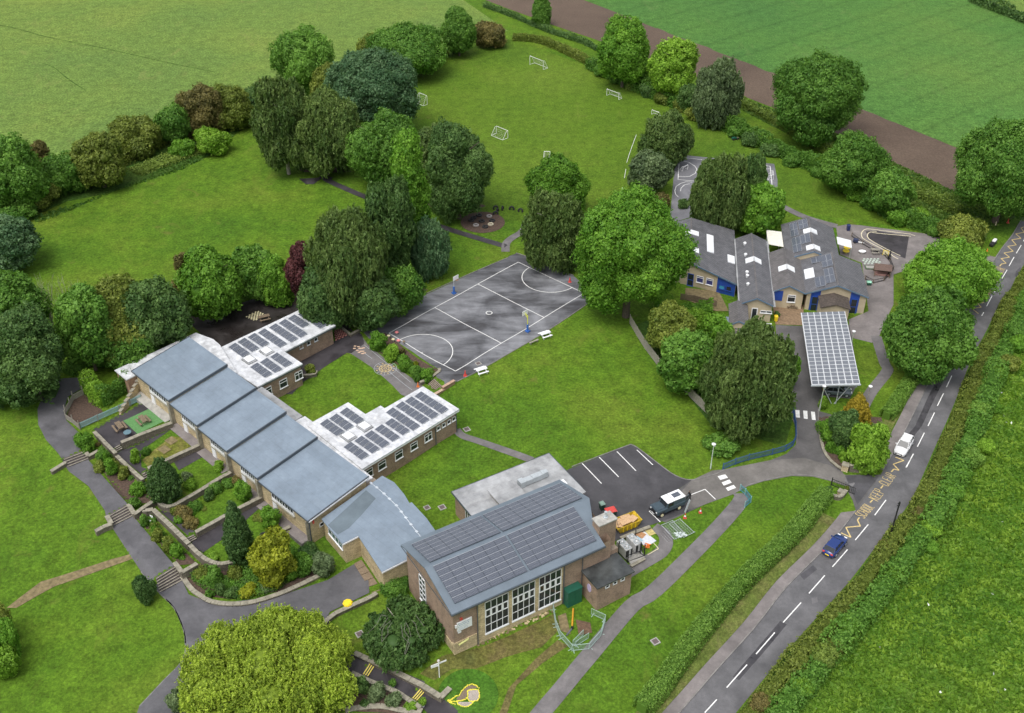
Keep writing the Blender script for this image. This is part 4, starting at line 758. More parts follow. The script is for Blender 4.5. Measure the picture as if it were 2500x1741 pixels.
def slope_light(t, pa, pb, z_at, z=3.6):
    (ua, va), (ub, vb) = toI(pa, z), toI(pb, z); u0, u1 = min(ua, ub), max(ua, ub); v0, v1 = min(va, vb), max(va, vb)
    o = MB(); roof_slab(o, [(u0, v0, z_at(u0)+.3), (u1, v0, z_at(u1)+.3), (u1, v1, z_at(u1)+.3), (u0, v1, z_at(u0)+.3)], .16)
    n = int((v1-v0)/.45)
    for k in range(1, n): vv = v0+k*(v1-v0)/n; roof_slab(o, [(u0, vv-.03, z_at(u0)+.33), (u1, vv-.03, z_at(u1)+.33), (u1, vv+.03, z_at(u1)+.33), (u0, vv+.03, z_at(u0)+.33)], .03)
    return o.build('rooflight', skylight, t)
slope_light(IL, M1(600,300), M1(705,545), zf_, 3.9); slope_light(IL, M1(892,570), M1(1000,680), zf_, 3.2)
a_ = R(-19)
wv = lambda u: fv_(u)-.02
window(IL, -13.9, wv(-13.9), .95, 1.2, 1.2, a_, 1, 2, [3,1], bar=.09)
window(IL, -11.4, wv(-11.4)-.03, .05, .98, 2.3, a_, 1, 2, [1,1], mat=bluep, bar=.09, name='blue_door')
for u in (-9.9, -8.3): window(IL, u, wv(u), 1.1, 1.15, 1.2, a_, 1, 2, [3,1], bar=.09, glass=plain('blue_blind', (.05,.06,.2), .3))
mb = MB(); ud, ue = -6.5, -3.5; mb.add([(ud, wv(ud)-.03, -1), (ue, wv(ue)-.03, -1), (ue, wv(ue)-.03, zf_(ue)), (ud, wv(ud)-.03, zf_(ud)), (ud, wv(ud)+.05, -1), (ue, wv(ue)+.05, -1), (ue, wv(ue)+.05, zf_(ue)), (ud, wv(ud)+.05, zf_(ud))], [(0,1,2,3),(3,2,6,7),(0,3,7,4)]); mb.build('blue_panel', bluep, IL)
window(IL, -6.1, wv(-6.1)-.06, .9, .9, .7, a_, 1, 1, mat=bluep, glass=plain('cyan_glass', (.05,.3,.5), .2), bar=.05); window(IL, -4.9, wv(-4.9)-.06, .9, .8, .8, a_, 1, 1, mat=bluep, bar=.05)
IM = infant('infant_corridor', 'narrow grey tiled corridor wing with a line of white roof vents')
zm, fm = gable_wing(IM, -3.2, -.45, 2.4, 1.6, 23.4, 2.9, 4.2, 2.9)
for p in (M1(1135,420), M1(1145,575), M1(1165,820), M1(1170,870), M1(1178,985)): u, v = toI(p, 3.9); vent(IM, u, v, zm(u)+.1)
u, v = toI(M1(1250,640), 4.2); sky_saddle(IM, -.45, v, 4.2, .47, .47)
for uu in (-3.15, 2.42): MB().box(uu-.2, uu+.2, 1.4, 23.2, 2.8, 2.93).build('valley_gutter', fellm, IM)
window(IM, -1.0, 1.93, .05, .85, 2.0, 0, 1, 1, name='white_door', bar=.14); window(IM, .4, 1.93, 1.3, 1.8, .4, 0, 2, 1, bar=.1)
I3 = infant('infant_classroom', 'grey tiled infant classroom between corridor and carport gable with one window above the brown patio')
z3_, f3_ = gable_wing(I3, 2.4, 5.0, 7.8, 6.2, 19.0, 2.9, 4.2, 2.9, tile=tilem2)
u, v = toI(M2(350,750), 4.2); sky_saddle(I3, 5.0, v, 4.2, .5, .46)
window(I3, 5.05, 6.52, .9, 1.25, 1.3, 0, 1, 2, [3,1], bar=.1); mb = MB(); mb.box(2.6, 4.2, 6.48, 6.56, 1.0, 2.9); mb.build('blue_panel', bluep, I3)
IR = infant('infant_hall', 'wide grey tiled gable with blue doors and solar panels above the carport')
zr_, fr_ = gable_wing(IR, 7.8, 12.75, 18.0, 6.3, 17.3, 2.9, 4.8, 2.9)
for u0 in (8.75, 15.1):
    mb = MB(); mb.add([(u0, 6.6, -1), (u0+1.5, 6.6, -1), (u0+1.5, 6.6, zr_(u0+1.5)), (u0, 6.6, zr_(u0)), (u0, 6.7, -1), (u0+1.5, 6.7, -1), (u0+1.5, 6.7, zr_(u0+1.5)), (u0, 6.7, zr_(u0))], [(0,1,2,3), (0,3,7,4), (1,5,6,2)]); mb.build('blue_panel', bluep, IR)
    window(IR, u0+.25, 6.57, -.7, 1.0, 2.9, 0, 1, 2, [1,1], mat=bluep, bar=.1, name='blue_door')
ppt = [(M2(685,610), M2(835,700), 3, 1), (M2(815,580), M2(1000,760), 2, 1)]
def pvs(t, pts, zfn, nu, nv, ze=4.0):
    q = [toI(p, ze) for p in pts]; u0 = min(a[0] for a in q); u1 = max(a[0] for a in q); v0 = min(a[1] for a in q); v1 = max(a[1] for a in q)
    pv_block(t, (u0, v0, zfn(u0)+.27), (u1, v0, zfn(u1)+.27), (u0, v1, zfn(u0)+.27), nu, nv, math.hypot(u1-u0, zfn(u1)-zfn(u0))/nu-.03, (v1-v0)/nv-.03, .03, .03)
pvs(IR, [M2(820,590), M2(990,760)], zr_, 2, 2, 4.4); pvs(IR, [M2(860,775), M2(1025,985)], zr_, 2, 2, 4.4); pvs(IR, [M2(685,620), M2(835,705)], zr_, 2, 1, 3.8); pvs(IR, [M2(735,895), M2(890,1040)], zr_, 2, 1, 3.8)
slope_light(IR, M2(590,765), M2(735,900), zr_, 3.5)
mb = MB(); 
for s_, uu in ((1, 9.9), (1, 14.8)): roof_slab(mb, [(uu, 2.9, 2.45), (12.35, 2.9, 3.2), (12.35, 6.58, 3.2), (uu, 6.58, 2.45)], .14)
mb.build('porch_roof', plain('mossy_tile', (.075,.06,.05), .9, var=.5, sc=3), IR); mb = MB(); mb.add([(10.1, 3.2, -1), (12.35, 3.2, -1), (14.6, 3.2, -1), (10.1, 3.2, 2.35), (12.35, 3.2, 3.05), (14.6, 3.2, 2.35), (10.1, 6.5, -1), (14.6, 6.5, -1), (10.1, 6.5, 2.35), (14.6, 6.5, 2.35)], [(0,1,4,3),(1,2,5,4),(0,3,8,6),(2,7,9,5)]); mb.build('porch_wall', render_m, IR)
INR = infant('infant_classroom', 'rearmost grey tiled classroom with solar panels and two saddle rooflights')
zn, fn_ = gable_wing(INR, 5.3, 9.9, 14.6, 17.32, 29.85, 2.9, 4.75, 2.9, overs=.1)
for p in (M2(685,240), M2(720,470)): u, v = toI(p, 4.75); sky_saddle(INR, 9.9, v, 4.75, .4, .4, 1.2)
pvs(INR, [M2(385,130), M2(515,320)], zn, 2, 2, 3.9); pvs(INR, [M2(505,95), M2(645,220)], zn, 2, 2, 4.4); pvs(INR, [M2(415,330), M2(560,540)], zn, 2, 2, 3.9); pvs(INR, [M2(535,300), M2(680,425)], zn, 2, 1, 4.4)
wc = thing('white_canopy', 'white corrugated canopy in the gap behind the corridor wing', 'canopy', (*IF, 0), R(-7.5))
mb = MB(); roof_slab(mb, [(2.6, 22.6, 2.7), (5.15, 21.0, 3.2), (5.15, 26.5, 3.2), (2.6, 27.8, 2.7)], .08); mb.build('roof_sheet', plain('off_white', (.72,.7,.62), .5), wc)
for u, v in ((2.8,22.9), (5.0,21.4), (5.0,26), (2.8,27.4)): MB().tube((u, v, -.5), (u, v, 2.6), .05).build('post', steel, wc)
wc2 = thing('white_canopy', 'small white awning against the infant yard with yellow tables below', 'canopy', (*IF, 0), R(-7.5))
q = [toI(p, 2.4) for p in (M2(1040,345), M2(1245,375), M2(1258,480), M2(1055,445))]
mb = MB(); roof_slab(mb, [(*q[0], 2.6), (*q[1], 2.3), (*q[2], 2.3), (*q[3], 2.6)], .07); mb.build('roof_sheet', whitep, wc2)
for k in (1, 2): MB().tube((q[k][0]-.1, q[k][1], -.4), (q[k][0]-.1, q[k][1], 2.25), .04).build('post', steel, wc2)
hut = infant('tiled_outbuilding', 'small grey tiled hut in front of the corridor wing')
gable_wing(hut, -4.9, -3.5, -1.8, -4.2, 2.0, 2.5, 3.3, 2.6, tile=tilem2, overs=.15)
shed = infant('flat_roof_shed', 'small shed with grey flat roof and blue front')
mb = MB(); mb.box(-7.0, -4.95, -5.0, -1.9, -1, 2.2); mb.build('wall', bluep, shed); mb = MB(); mb.box(-7.15, -4.92, -5.25, -1.7, 2.2, 2.36); mb.build('roof', greyroof, shed)
low = infant('low_store', 'low grey roofed store half hidden by the big birch')
gable_wing(low, -4.4, -1.2, 2.2, -12.8, -4.6, 1.6, 2.5, 2.1, tile=tilem2, overs=.2)
mb = MB(); mb.box(-4.2, 2.1, -4.4, -2.6, -1, 1.7); mb.build('porch_wall', render_m, low)
for k in range(5): MB().box(-4.0, 2.0, -4.3+k*.34, -4.05+k*.34, 1.7, 1.82).build('slat', metal_d, low)
bs2 = infant('bin_store', 'black walled yard screen with white top rail below the corridor gable')
mb = MB(); mb.box(-2.9, 2.2, .1, .2, -1, .35); mb.box(-2.9, -2.8, .1, 1.8, -1, .35); mb.build('screen', blacks, bs2); mb = MB(); mb.box(-2.9, 2.25, .06, .24, .35, .43); mb.build('top_rail', whitep, bs2)
# ------------------------------------------------------------------ solar carport
cp = thing('solar_carport', 'solar panel carport canopy on slanting steel legs over the parking bays', 'carport', (*IF, 0), R(-7.5))
zc = lambda u: 3.0+(u-6.5)*.125
mb = MB(); roof_slab(mb, [(6.5,-19.45,zc(6.5)-.04),(13.3,-19.45,zc(13.3)-.04),(13.3,.1,zc(13.3)-.04),(6.5,.1,zc(6.5)-.04)], .1); mb.box(6.45, 13.35, -19.6, -19.46, 2.85, 3.0) if 0 else None; mb.build('canopy_frame', plain('pale_frame', (.62,.64,.66), .4), cp)
cell, t_, b_ = newmat('glass_glass_pv'); b_.inputs['Base Color'].default_value = (.16,.175,.2,1); b_.inputs['Roughness'].default_value = .3
M = plane_frame((6.55,-19.4,zc(6.55)), (13.3,-19.4,zc(13.3)), (6.55,0,zc(6.55)))
pm = MB().box(.09, .9, .085, .8, 0, .03).mesh('solar_panel', cell)
for i in range(7):
    for j in range(20 if True else 22): o = ob('solar_panel', pm, cp); o.matrix_local = M @ Matrix.Translation((i*.963, j*.975, .0)) @ Matrix.Diagonal((1, 1.08, 1, 1))
mb = MB(); roof_slab(mb, [(6.4,-19.62,zc(6.4)-.06),(13.4,-19.62,zc(13.4)-.06),(13.4,-19.46,zc(13.4)-.06),(6.4,-19.46,zc(6.4)-.06)], .2); mb.build('gutter', steel, cp)
for v in (-18.8, -14, -9.3, -4.6, -.6):
    MB().box(7.0, 13.1, v-.08, v+.08, 2.72, 2.86).build('beam', steel, cp)
    for a, b in (((10.2, v, -1.0), (8.0, v, 2.8)), ((10.2, v, -1.0), (12.3, v, 3.3)), ((10.6, v, -1.0), (10.6, v, 3.2))): MB().tube(a, b, .07).build('leg', steel, cp)
# ------------------------------------------------------------------ vegetation
def leaf_obj_mesh(name, pos, nrm, size, tint, mat, elong=1.5, core=None, droop=False):
    rng = np.random.default_rng(len(pos)); n = len(pos)
    nrm = nrm/(np.linalg.norm(nrm, axis=1, keepdims=True)+1e-9)
    r = rng.normal(size=(n, 3)); a = np.cross(nrm, r)
    if droop: q = np.array([0, 0, 1.])+r*.28; a = q-nrm*(q*nrm).sum(1)[:, None]
    a = a+0; a /= np.linalg.norm(a, axis=1, keepdims=True)+1e-9; b = np.cross(nrm, a)
    s = size[:, None]; v = np.stack([pos-a*s*.5*elong, pos+a*s*.25*elong-b*s*.58, pos+a*s*.42*elong+b*s*.5], 1).reshape(-1, 3)
    f = np.arange(n*3).reshape(n, 3); tl = np.repeat(tint, 3)
    if core is not None:
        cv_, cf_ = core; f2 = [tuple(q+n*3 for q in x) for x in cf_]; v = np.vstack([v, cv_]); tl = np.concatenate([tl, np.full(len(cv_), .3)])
    else: f2 = []
    me = bpy.data.meshes.new(name)
    nl = n*3+sum(len(x) for x in f2); me.vertices.add(len(v)); me.vertices.foreach_set('co', v.ravel().astype(np.float32))
    me.loops.add(nl); li = np.concatenate([f.ravel()]+([np.concatenate([np.array(x) for x in f2])] if f2 else [])); me.loops.foreach_set('vertex_index', li.astype(np.int32))
    starts = list(range(0, n*3, 3)); c = n*3
    for x in f2: starts.append(c); c += len(x)
    me.polygons.add(len(starts)); me.polygons.foreach_set('loop_start', np.array(starts, np.int32))
    me.materials.append(mat); at = me.attributes.new('tint', 'FLOAT', 'POINT'); at.data.foreach_set('value', np.clip(tl, 0, 1).astype(np.float32)); me.update(calc_edges=True); return me
def ico(n=2):
    bm = bmesh.new(); bmesh.ops.create_icosphere(bm, subdivisions=n, radius=1); v = np.array([x.co[:] for x in bm.verts]); f = [tuple(q.index for q in x.verts) for x in bm.faces]; bm.free(); return v, f
ICO = ico(2)
def crown_pts(kind, r, h, seed, leaf=.34, dens=1.0):
    rng = np.random.default_rng(seed); P_, N_, S_, T_ = [], [], [], []; cvs, cfs, off = [], [], 0
    z0 = {'broad': .08, 'round': .02, 'weep': .03, 'willow': .0, 'cone': .0, 'poplar': .02, 'shrub': .0, 'bush': .0}[kind]*h; hc = (h+z0)/2; a = (h-z0)/2
    nl_, lr = {'broad': (17, .38), 'round': (13, .45), 'weep': (19, .33), 'willow': (34, .235), 'cone': (1, 1.), 'poplar': (16, .62), 'shrub': (5, .58), 'bush': (10, .45)}[kind]
    L = []
    if nl_ == 1: L.append((np.zeros(3), np.array([r, r, a]), 0.))
    else:
        cand = rng.normal(size=(400, 3)); cand /= np.linalg.norm(cand, axis=1, keepdims=True); cand = cand[cand[:, 2] > -.8]; pick = [cand[0]]
        while len(pick) < nl_: d_ = np.min([1-cand@q for q in pick], axis=0)+rng.uniform(0, .12, len(cand)); pick.append(cand[np.argmax(d_)])
        for q in pick:
            f_ = rng.uniform(.52, .72)+(.08 if kind in ('weep', 'willow') else 0); rr = lr*rng.uniform(.62, 1.28); c = q*np.array([r, r, a])*f_
            if kind == 'weep' and q[2] > .75: c[2] *= .86
            if kind == 'poplar': c[2] = q[2]*a*.9; c[:2] *= .45; rr *= 1.15-.5*max(0, q[2])
            if kind == 'weep' and q[2] > .3: rr *= rng.uniform(.7, 1.); c[2] *= rng.uniform(.95, 1.1)
            s_ = np.array([r, r, min(a, r*1.15) if kind != 'weep' else min(a, r*1.5)])*rr
            if kind == 'poplar': s_ = np.array([r, r, r*1.3])*rr
            L.append((c, s_, rng.normal(0, .13)))
        L.append((np.array([0, 0, -.05*a]), np.array([r, r, a])*(.5 if kind == 'willow' else .58), -.15))
    rc = {'broad': .105, 'round': .09, 'weep': .09, 'willow': .085, 'cone': .085, 'poplar': .2, 'shrub': .26, 'bush': .15}[kind]*r; rc = max(rc, .22)
    for k, (lc, ls, lt) in enumerate(L):
        m_ = ls.mean(); nc = int(4*math.pi*m_*m_/(rc*rc*1.15))+3; d = rng.normal(size=(nc, 3)); d /= np.linalg.norm(d, axis=1, keepdims=True)
        if kind == 'cone': ls_ = ls*np.array([1, 1, 1])
        p_ = lc+d*ls*(rng.uniform(.78, 1.1, nc)+(rng.random(nc) < (.22 if kind == 'willow' else .12))*.16)[:, None]
        if kind == 'cone': t_ = np.clip((p_[:, 2]+a)/(2*a), 0, 1); f = (1.12-.72*t_**1.6); p_[:, :2] *= f[:, None]
        keep = np.ones(nc, bool)
        for j, (c2, s2, _) in enumerate(L):
            if j != k: keep &= (((p_-c2)/s2)**2).sum(1) > .72
        keep &= p_[:, 2] > -a*.97
        for c, dd in zip(p_[keep], d[keep]):
            cr = rc*rng.uniform(.6, 1.4); n = int(4*math.pi*cr*cr/(leaf*leaf*.63)*.64*dens)+2; q = rng.normal(size=(n, 3)); q /= np.linalg.norm(q, axis=1, keepdims=True); q = q[(q@dd > -.3)]; n = len(q)
            if not n: continue
            p = c+q*cr*rng.uniform(.55, 1.2, n)[:, None]; nn = q*.9+dd*.5+rng.normal(size=(n, 3))*.6; t0 = rng.normal(.48, .13)+lt
            if kind in ('weep', 'willow'):
                ns = max(2, n//9); si = rng.integers(0, ns, n); st_ = p[si % n]; Ls = rng.uniform(.5, 1., ns)*(2.1 if kind == 'willow' else 1.3)*min(1, r/4); p = st_+rng.normal(size=(n, 3))*leaf*.3+dd*.1; p[:, 2] -= rng.uniform(0, 1, n)*Ls[si]; nn = nn*np.array([1, 1, .75])
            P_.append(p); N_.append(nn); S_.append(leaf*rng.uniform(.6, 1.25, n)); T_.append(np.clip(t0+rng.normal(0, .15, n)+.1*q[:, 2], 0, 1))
        cv = ICO[0]*ls*(.64 if kind in ('weep', 'willow') else .76)+lc+rng.normal(size=ICO[0].shape)*.04*m_
        if kind == 'cone': t_ = np.clip((cv[:, 2]+a)/(2*a), 0, 1); cv[:, :2] *= (1.12-.72*t_**1.6)[:, None]
        cvs.append(cv); cfs += [tuple(i+off for i in f) for f in ICO[1]]; off += len(cv)
    P_ = np.vstack(P_); P_[:, 2] += hc; P_[:, 2] = np.maximum(P_[:, 2], .05); cv = np.vstack(cvs); cv[:, 2] += hc; cv[:, 2] = np.maximum(cv[:, 2], .02)
    return P_, np.vstack(N_), np.concatenate(S_), np.concatenate(T_), (cv, cfs)
_cm = {}; RCL = [.5, .8, 1.2, 1.8, 2.5, 3.3, 4.2, 5.3, 6.8, 8.5, 10]
def crown_mesh(kind, seed, r=None, asp=1.8):
    r = r or 2.2; rq = min(RCL, key=lambda q: abs(math.log(q/r))); aq = min((1.1, 1.5, 2.0, 2.7, 3.6, 5.), key=lambda q: abs(math.log(q/asp)))
    if rq > 3.5: seed = seed % 2
    if rq > 5: seed = 0
    k = (kind, seed, rq, aq)
    if k not in _cm:
        leaf = min(.38, max(.14, .15+.055*rq))*{'willow': .47, 'weep': .74, 'cone': .75}.get(kind, 1)
        p = list(crown_pts(kind, rq, rq*aq, seed+int(rq*10), leaf, .9 if rq > 4 else 1.)); rr_a = np.percentile(np.hypot(p[0][:, 0], p[0][:, 1]), 98.7); hh_a = np.percentile(p[0][:, 2], 99.9); _cm[k] = (leaf_obj_mesh('crown', *p[:4], foli['mid'], 1.5 if kind not in ('weep', 'willow') else 2.6, p[4], kind in ('weep', 'willow')), float(rr_a), float(hh_a))
    return _cm[k]
foli = {k: foliage('foliage_'+k, *v) for k, v in dict(
 mid=((0.054,0.150,0.019), (0.156,0.300,0.048)), bright=((0.066,0.182,0.015), (0.176,0.341,0.039)), dark=((0.046,0.111,0.029), (0.130,0.221,0.062)), blue=((.04,.11,.045), (.14,.235,.11)),
 olive=((0.092,0.138,0.021), (0.230,0.276,0.052)), brown=((0.092,0.092,0.030), (0.241,0.201,0.069)), yellow=((.12,.14,.012), (.32,.32,.03)), gold=((.13,.17,.012), (.33,.36,.03)), willow=((.13,.21,.02), (.42,.53,.065)),
 birch=((.055,.115,.026), (.16,.23,.065)), purple=((0.046,0.016,0.021), (0.143,0.052,0.052)), lime=((.1,.22,.014), (.25,.42,.05)), conifer=((0.032,0.086,0.023), (0.098,0.178,0.052)), orange=((.2,.17,.015), (.42,.32,.035)), grey=((0.086,0.138,0.063), (0.218,0.287,0.138)), hedge=((0.077,0.176,0.022), (0.220,0.363,0.066)), bank=((0.081,0.138,0.023), (0.218,0.299,0.057))).items()}
trunkm = plain('bark', (.10,.08,.06), .9, var=.35, sc=4); birchbark = plain('pale_bark', (.3,.27,.23), .8, var=.4, sc=5)
_tr = {}
def trunk_mesh(r, h, seed=0, mat=None):
    k = (round(r), round(h), mat.name)
    if k in _tr: return _tr[k]
    rng = random.Random(seed); mb = MB(); t = max(.12, r*.055); mb.tube((0,0,-.5), (0,0,h*.45), t*1.3, t*.8, 8, cap=False); mb.tube((0,0,h*.45), (.1,.1,h*.85), t*.8, t*.25, 7)
    for i in range(6):
        a = i*1.05+rng.random(); z = h*(.22+.08*i); L_ = r*.65; p = (0, 0, z); q = (math.cos(a)*L_*.5, math.sin(a)*L_*.5, z+h*.12); s_ = (math.cos(a)*L_, math.sin(a)*L_, z+h*.2); mb.tube(p, q, t*.5, t*.32, 6); mb.tube(q, s_, t*.32, t*.1, 5)
    _tr[k] = mb.mesh('trunk', mat); return _tr[k]
def fit(cx, yt, yb, w_, fn=O):
    p0 = fn(cx, yt); p1 = fn(cx, yb); X = p0[0]; T = p1[1]-p0[1]; wp = fn(w_, 0)[0]-fn(0, 0)[0]; by = p1[1]-.2*T
    for _ in range(6):
        x, y, z = g((X, by)); s = scale_at(x, y, z); phi = TH+math.atan((p1[1]-T/2-870.5)/F); r = wp/2/s; half = T/2/s
        a = math.sqrt(max((half)**2-(r*math.sin(phi))**2, (.35*r*math.cos(phi))**2))/math.cos(phi); h = a*2/.94; hc = a*1.1
        by = p1[1]-(half-hc*math.cos(phi))*s
        by = max(p0[1]+.35*T, min(by, p1[1]))
    return x, y, z, r, h
_rng = random.Random(7)
def tree(cx, yt, yb, w_, kind, fol, label, name='broadleaf_tree', cat='tree', group=None, fn=O, seed=None, tr=None, var=3):
    x, y, z, r, h = fit(cx, yt, yb, w_, fn); seed = _rng.randrange(var) if seed is None else seed
    me, r0, h0 = crown_mesh(kind, seed, r, h/r)
    if kind in ('shrub', 'bush'):
        o = ob(name, me, None, (x, y, z-.05), _rng.uniform(0, 6.28)); o.scale = (r/r0, r/r0, h/h0); tag(o, label, cat, group)
    else:
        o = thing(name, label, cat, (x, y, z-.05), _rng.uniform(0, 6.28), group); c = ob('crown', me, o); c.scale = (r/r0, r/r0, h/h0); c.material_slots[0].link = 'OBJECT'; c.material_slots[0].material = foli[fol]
        tt = ob('trunk', trunk_mesh(r, h, seed, tr or trunkm), o); return o
    o.material_slots[0].link = 'OBJECT'; o.material_slots[0].material = foli[fol]; return o
TREES = [
 (45,305,470,160,'broad','mid','big rounded green tree at the left edge where field hedge meets scrub'),
 (100,325,420,60,'bush','brown','reddish hawthorn bush beside the big tree at left edge'),
 (235,300,420,125,'broad','olive','yellow green rounded tree standing out of the left field hedge'),
 (150,340,430,110,'bush','mid','low green bush filling the hedge left of the yellow green tree'),
 (315,260,345,120,'bush','olive','olive brown bush in the left field hedge next to the lush bank'),
 (395,235,320,90,'bush','mid','dull green bush between two brown bushes in the left field hedge'),
 (455,192,300,110,'bush','brown','tall brown blossomed bush in the left field hedge'),
 (520,190,285,110,'bush','olive','olive bush right of the tall brown bush in the left field hedge'),
 (585,190,245,80,'bush','dark','dark bush where the left field hedge runs in behind the weeping tree'),
 (468,250,300,46,'bush','bright','small bright green sapling in front of the left field hedge'),
 (480,285,345,80,'bush','lime','spreading bright shrub on the mown edge below the left field hedge'),
 (410,310,350,60,'bush','bright','low light green shrub on the lush bank'),
 (60,405,470,140,'bush','olive','low scrub bush below the big tree at left edge'),(35,440,500,110,'bush','mid','low dark scrub at the left frame edge above the lawn'),
 (30,480,610,150,'broad','blue','bluish green tree at the left edge of the middle lawn'),
 (45,605,790,170,'broad','mid','tall green tree at left edge with rounded clumps above the dark path'),
 (90,690,900,190,'broad','dark','dark drooping tree at left edge beside the curving path'),
 (15,770,905,130,'round','dark','dark tree cut by the left frame edge above the lawn'),
 (215,650,830,130,'broad','mid','green tree left of the hawthorns behind the classroom row'),
 (285,620,800,190,'broad','olive','olive hawthorn in the mass behind the classroom row'),
 (355,625,790,160,'broad','dark','dark hawthorn in the mass behind the classroom row'),
 (300,720,830,140,'broad','mid','lower green thorn tree above the lean-to roof'),
 (485,555,712,155,'broad','bright','bright green maple behind the dark yard'),
 (430,575,690,60,'bush','brown','brownish bush half hidden left of the bright maple'),
 (575,555,670,110,'broad','mid','mid green tree right of the bright maple'),
 (625,575,680,90,'bush','bright','light green rounded shrub between maple and purple tree'),
 (685,555,700,65,'round','purple','dark purple leaved tree beside the birch clump','purple_tree'),
 (693,70,225,150,'broad','mid','tall green tree at the field edge behind the weeping tree'),
 (648,190,390,130,'weep','birch','left crown of the big weeping pair beside the middle lawn','weeping_tree'),
 (735,215,390,150,'weep','birch','right crown of the big weeping pair beside the middle lawn','weeping_tree'),
 (850,115,300,210,'broad','blue','large blue green whitebeam left of the sports field'),
 (745,150,260,90,'broad','olive','olive tree squeezed between green tree and whitebeam'),
 (870,250,420,165,'round','mid','grey green tree in front of the whitebeam'),
 (1030,290,490,150,'round','dark','dark tree with visible trunk beside the tyre circle'),
 (975,290,440,90,'round','birch','dark brownish tree behind the poplar'),
 (925,318,570,92,'poplar','bright','tall narrow poplar rising above the birch clump','poplar'),
 (785,480,720,185,'weep','birch','big dark birch above the courtyard path','birch_tree'),
 (880,420,640,120,'weep','dark','dark conifer like tree below the poplar'),
 (735,600,745,110,'broad','dark','dark shrubby tree at the corner of the checkerboard yard'),
 (835,610,740,130,'broad','dark','leafy dark tree at the playground corner'),
 (900,590,700,110,'bush','mid','laurel like shrub at the playground edge below the poplar'),
 (965,500,620,90,'weep','blue','loose blue green shrub reaching over the lawn by the playground'),
 (915,55,170,190,'broad','mid','broad green tree in the top hedge left of the sports field corner'),
 (835,80,150,60,'bush','olive','thin bush in the top hedge left of the broad green tree'),
 (1030,25,125,85,'broad','mid','upright green tree in the top hedge near the field corner'),
 (1100,48,105,75,'bush','brown','brown bush at the corner of the sports field'),
 (1214,-10,58,44,'poplar','mid','lone slim tree against the ploughed strip'),
 (1395,48,195,125,'broad','bright','light green ash tree in the far hedge'),
 (1505,95,225,110,'broad','lime','yellow green rounded tree in the far hedge'),
 (1600,145,280,110,'weep','grey','grey green birch in the far hedge','birch_tree'),
 (1545,190,250,60,'broad','dark','dark tree between the yellow green tree and grey birch'),
 (1816,128,320,208,'broad','mid','big spreading oak in the far hedge against the ploughed strip','oak_tree'),
 (1900,300,440,150,'broad','mid','wide green thorn tree right of the big oak'),
 (1985,375,480,110,'broad','mid','leafy tree in the far hedge above the bright bush'),
 (2052,462,505,62,'bush','lime','small bright round bush at the foot of the far hedge'),
 (2155,480,555,110,'bush','olive','olive bush where the far hedge meets the road'),
 (2230,275,500,220,'broad','mid','big oak at the right edge beside the road','oak_tree'),
 (1490,255,370,118,'round','birch','greyish round tree near the small court'),
 (1455,338,435,100,'round','grey','silvery green tree left of the small court'),
 (1252,350,480,142,'broad','bright','bright leafy tree behind the dark weeping birch'),
 (1240,435,600,138,'weep','birch','dark weeping birch at the head of the playground','birch_tree'),
 (1403,430,712,252,'broad','bright','huge bright sycamore right of the playground','sycamore_tree'),
 (1480,430,470,50,'bush','brown','small brownish bush above the huge sycamore'),
 (1605,355,520,125,'weep','birch','dark birch overhanging the small court','birch_tree'),
 (1672,350,470,75,'weep','dark','slim dark birch at the back of the small court','birch_tree'),
 (1697,415,525,110,'broad','bright','fresh green tree between the infant classrooms'),
 (2105,537,700,208,'broad','bright','large roadside tree nearest the painted words on the far road','roadside_tree'),
 (2072,645,845,205,'broad','mid','large roadside tree left of the road above the clipped hedge','roadside_tree'),
 (1658,735,975,200,'weep','birch','very large birch beside the driveway','birch_tree'),
 (1500,680,800,110,'broad','olive','pale flowered shrub tree by the timber fence'),
 (1530,740,880,130,'broad','mid','green thorn behind the timber fence'),
 (1600,700,770,80,'bush','bright','light green bramble mass beside the blue shed'),
 (1555,690,745,70,'bush','lime','leafy light bramble below the infant yard'),
 (1615,972,1015,85,'bush','mid','dark green shrub at the foot of the very large birch'),
 (1770,800,870,35,'bush','bright','small green bush on the driveway verge'),
 (606,1365,1670,382,'willow','willow','enormous yellow green willow in the foreground','willow_tree'),
 (905,1340,1490,190,'weep','dark','dark weeping tree against the hall gable','weeping_tree'),
 (545,1130,1265,66,'cone','conifer','tall dark clipped cypress in the garden terraces','cypress'),
 (375,1022,1120,80,'cone','conifer','broad dark conifer in the garden terraces','conifer'),
 (618,1190,1305,105,'bush','gold','golden spreading juniper below the cypress','shrub'),
 (1914,880,960,66,'cone','orange','golden conical conifer beside the carport','conifer'),
 (1843,886,915,20,'cone','lime','small light green cone conifer in front of the carport','conifer'),
 (1888,918,1005,75,'round','dark','very dark holly in the entrance bed','holly'),
 (1940,945,1050,100,'bush','lime','bright spreading shrub in the entrance bed','shrub'),
 (1862,940,990,50,'bush','bright','green shrub at the driveway corner of the entrance bed','shrub'),
]
for t_ in TREES:
    cx, yt, yb, w_, kind, fol, lab = t_[:7]; nm = t_[7] if len(t_) > 7 else ('shrub' if kind in ('bush', 'shrub') else 'broadleaf_tree')
    tree(cx, yt, yb, w_, kind, fol, lab, nm, 'shrub' if kind in ('bush', 'shrub') else 'tree', 'trees of the school grounds' if kind not in ('bush', 'shrub') else None, tr=birchbark if kind == 'weep' else None)
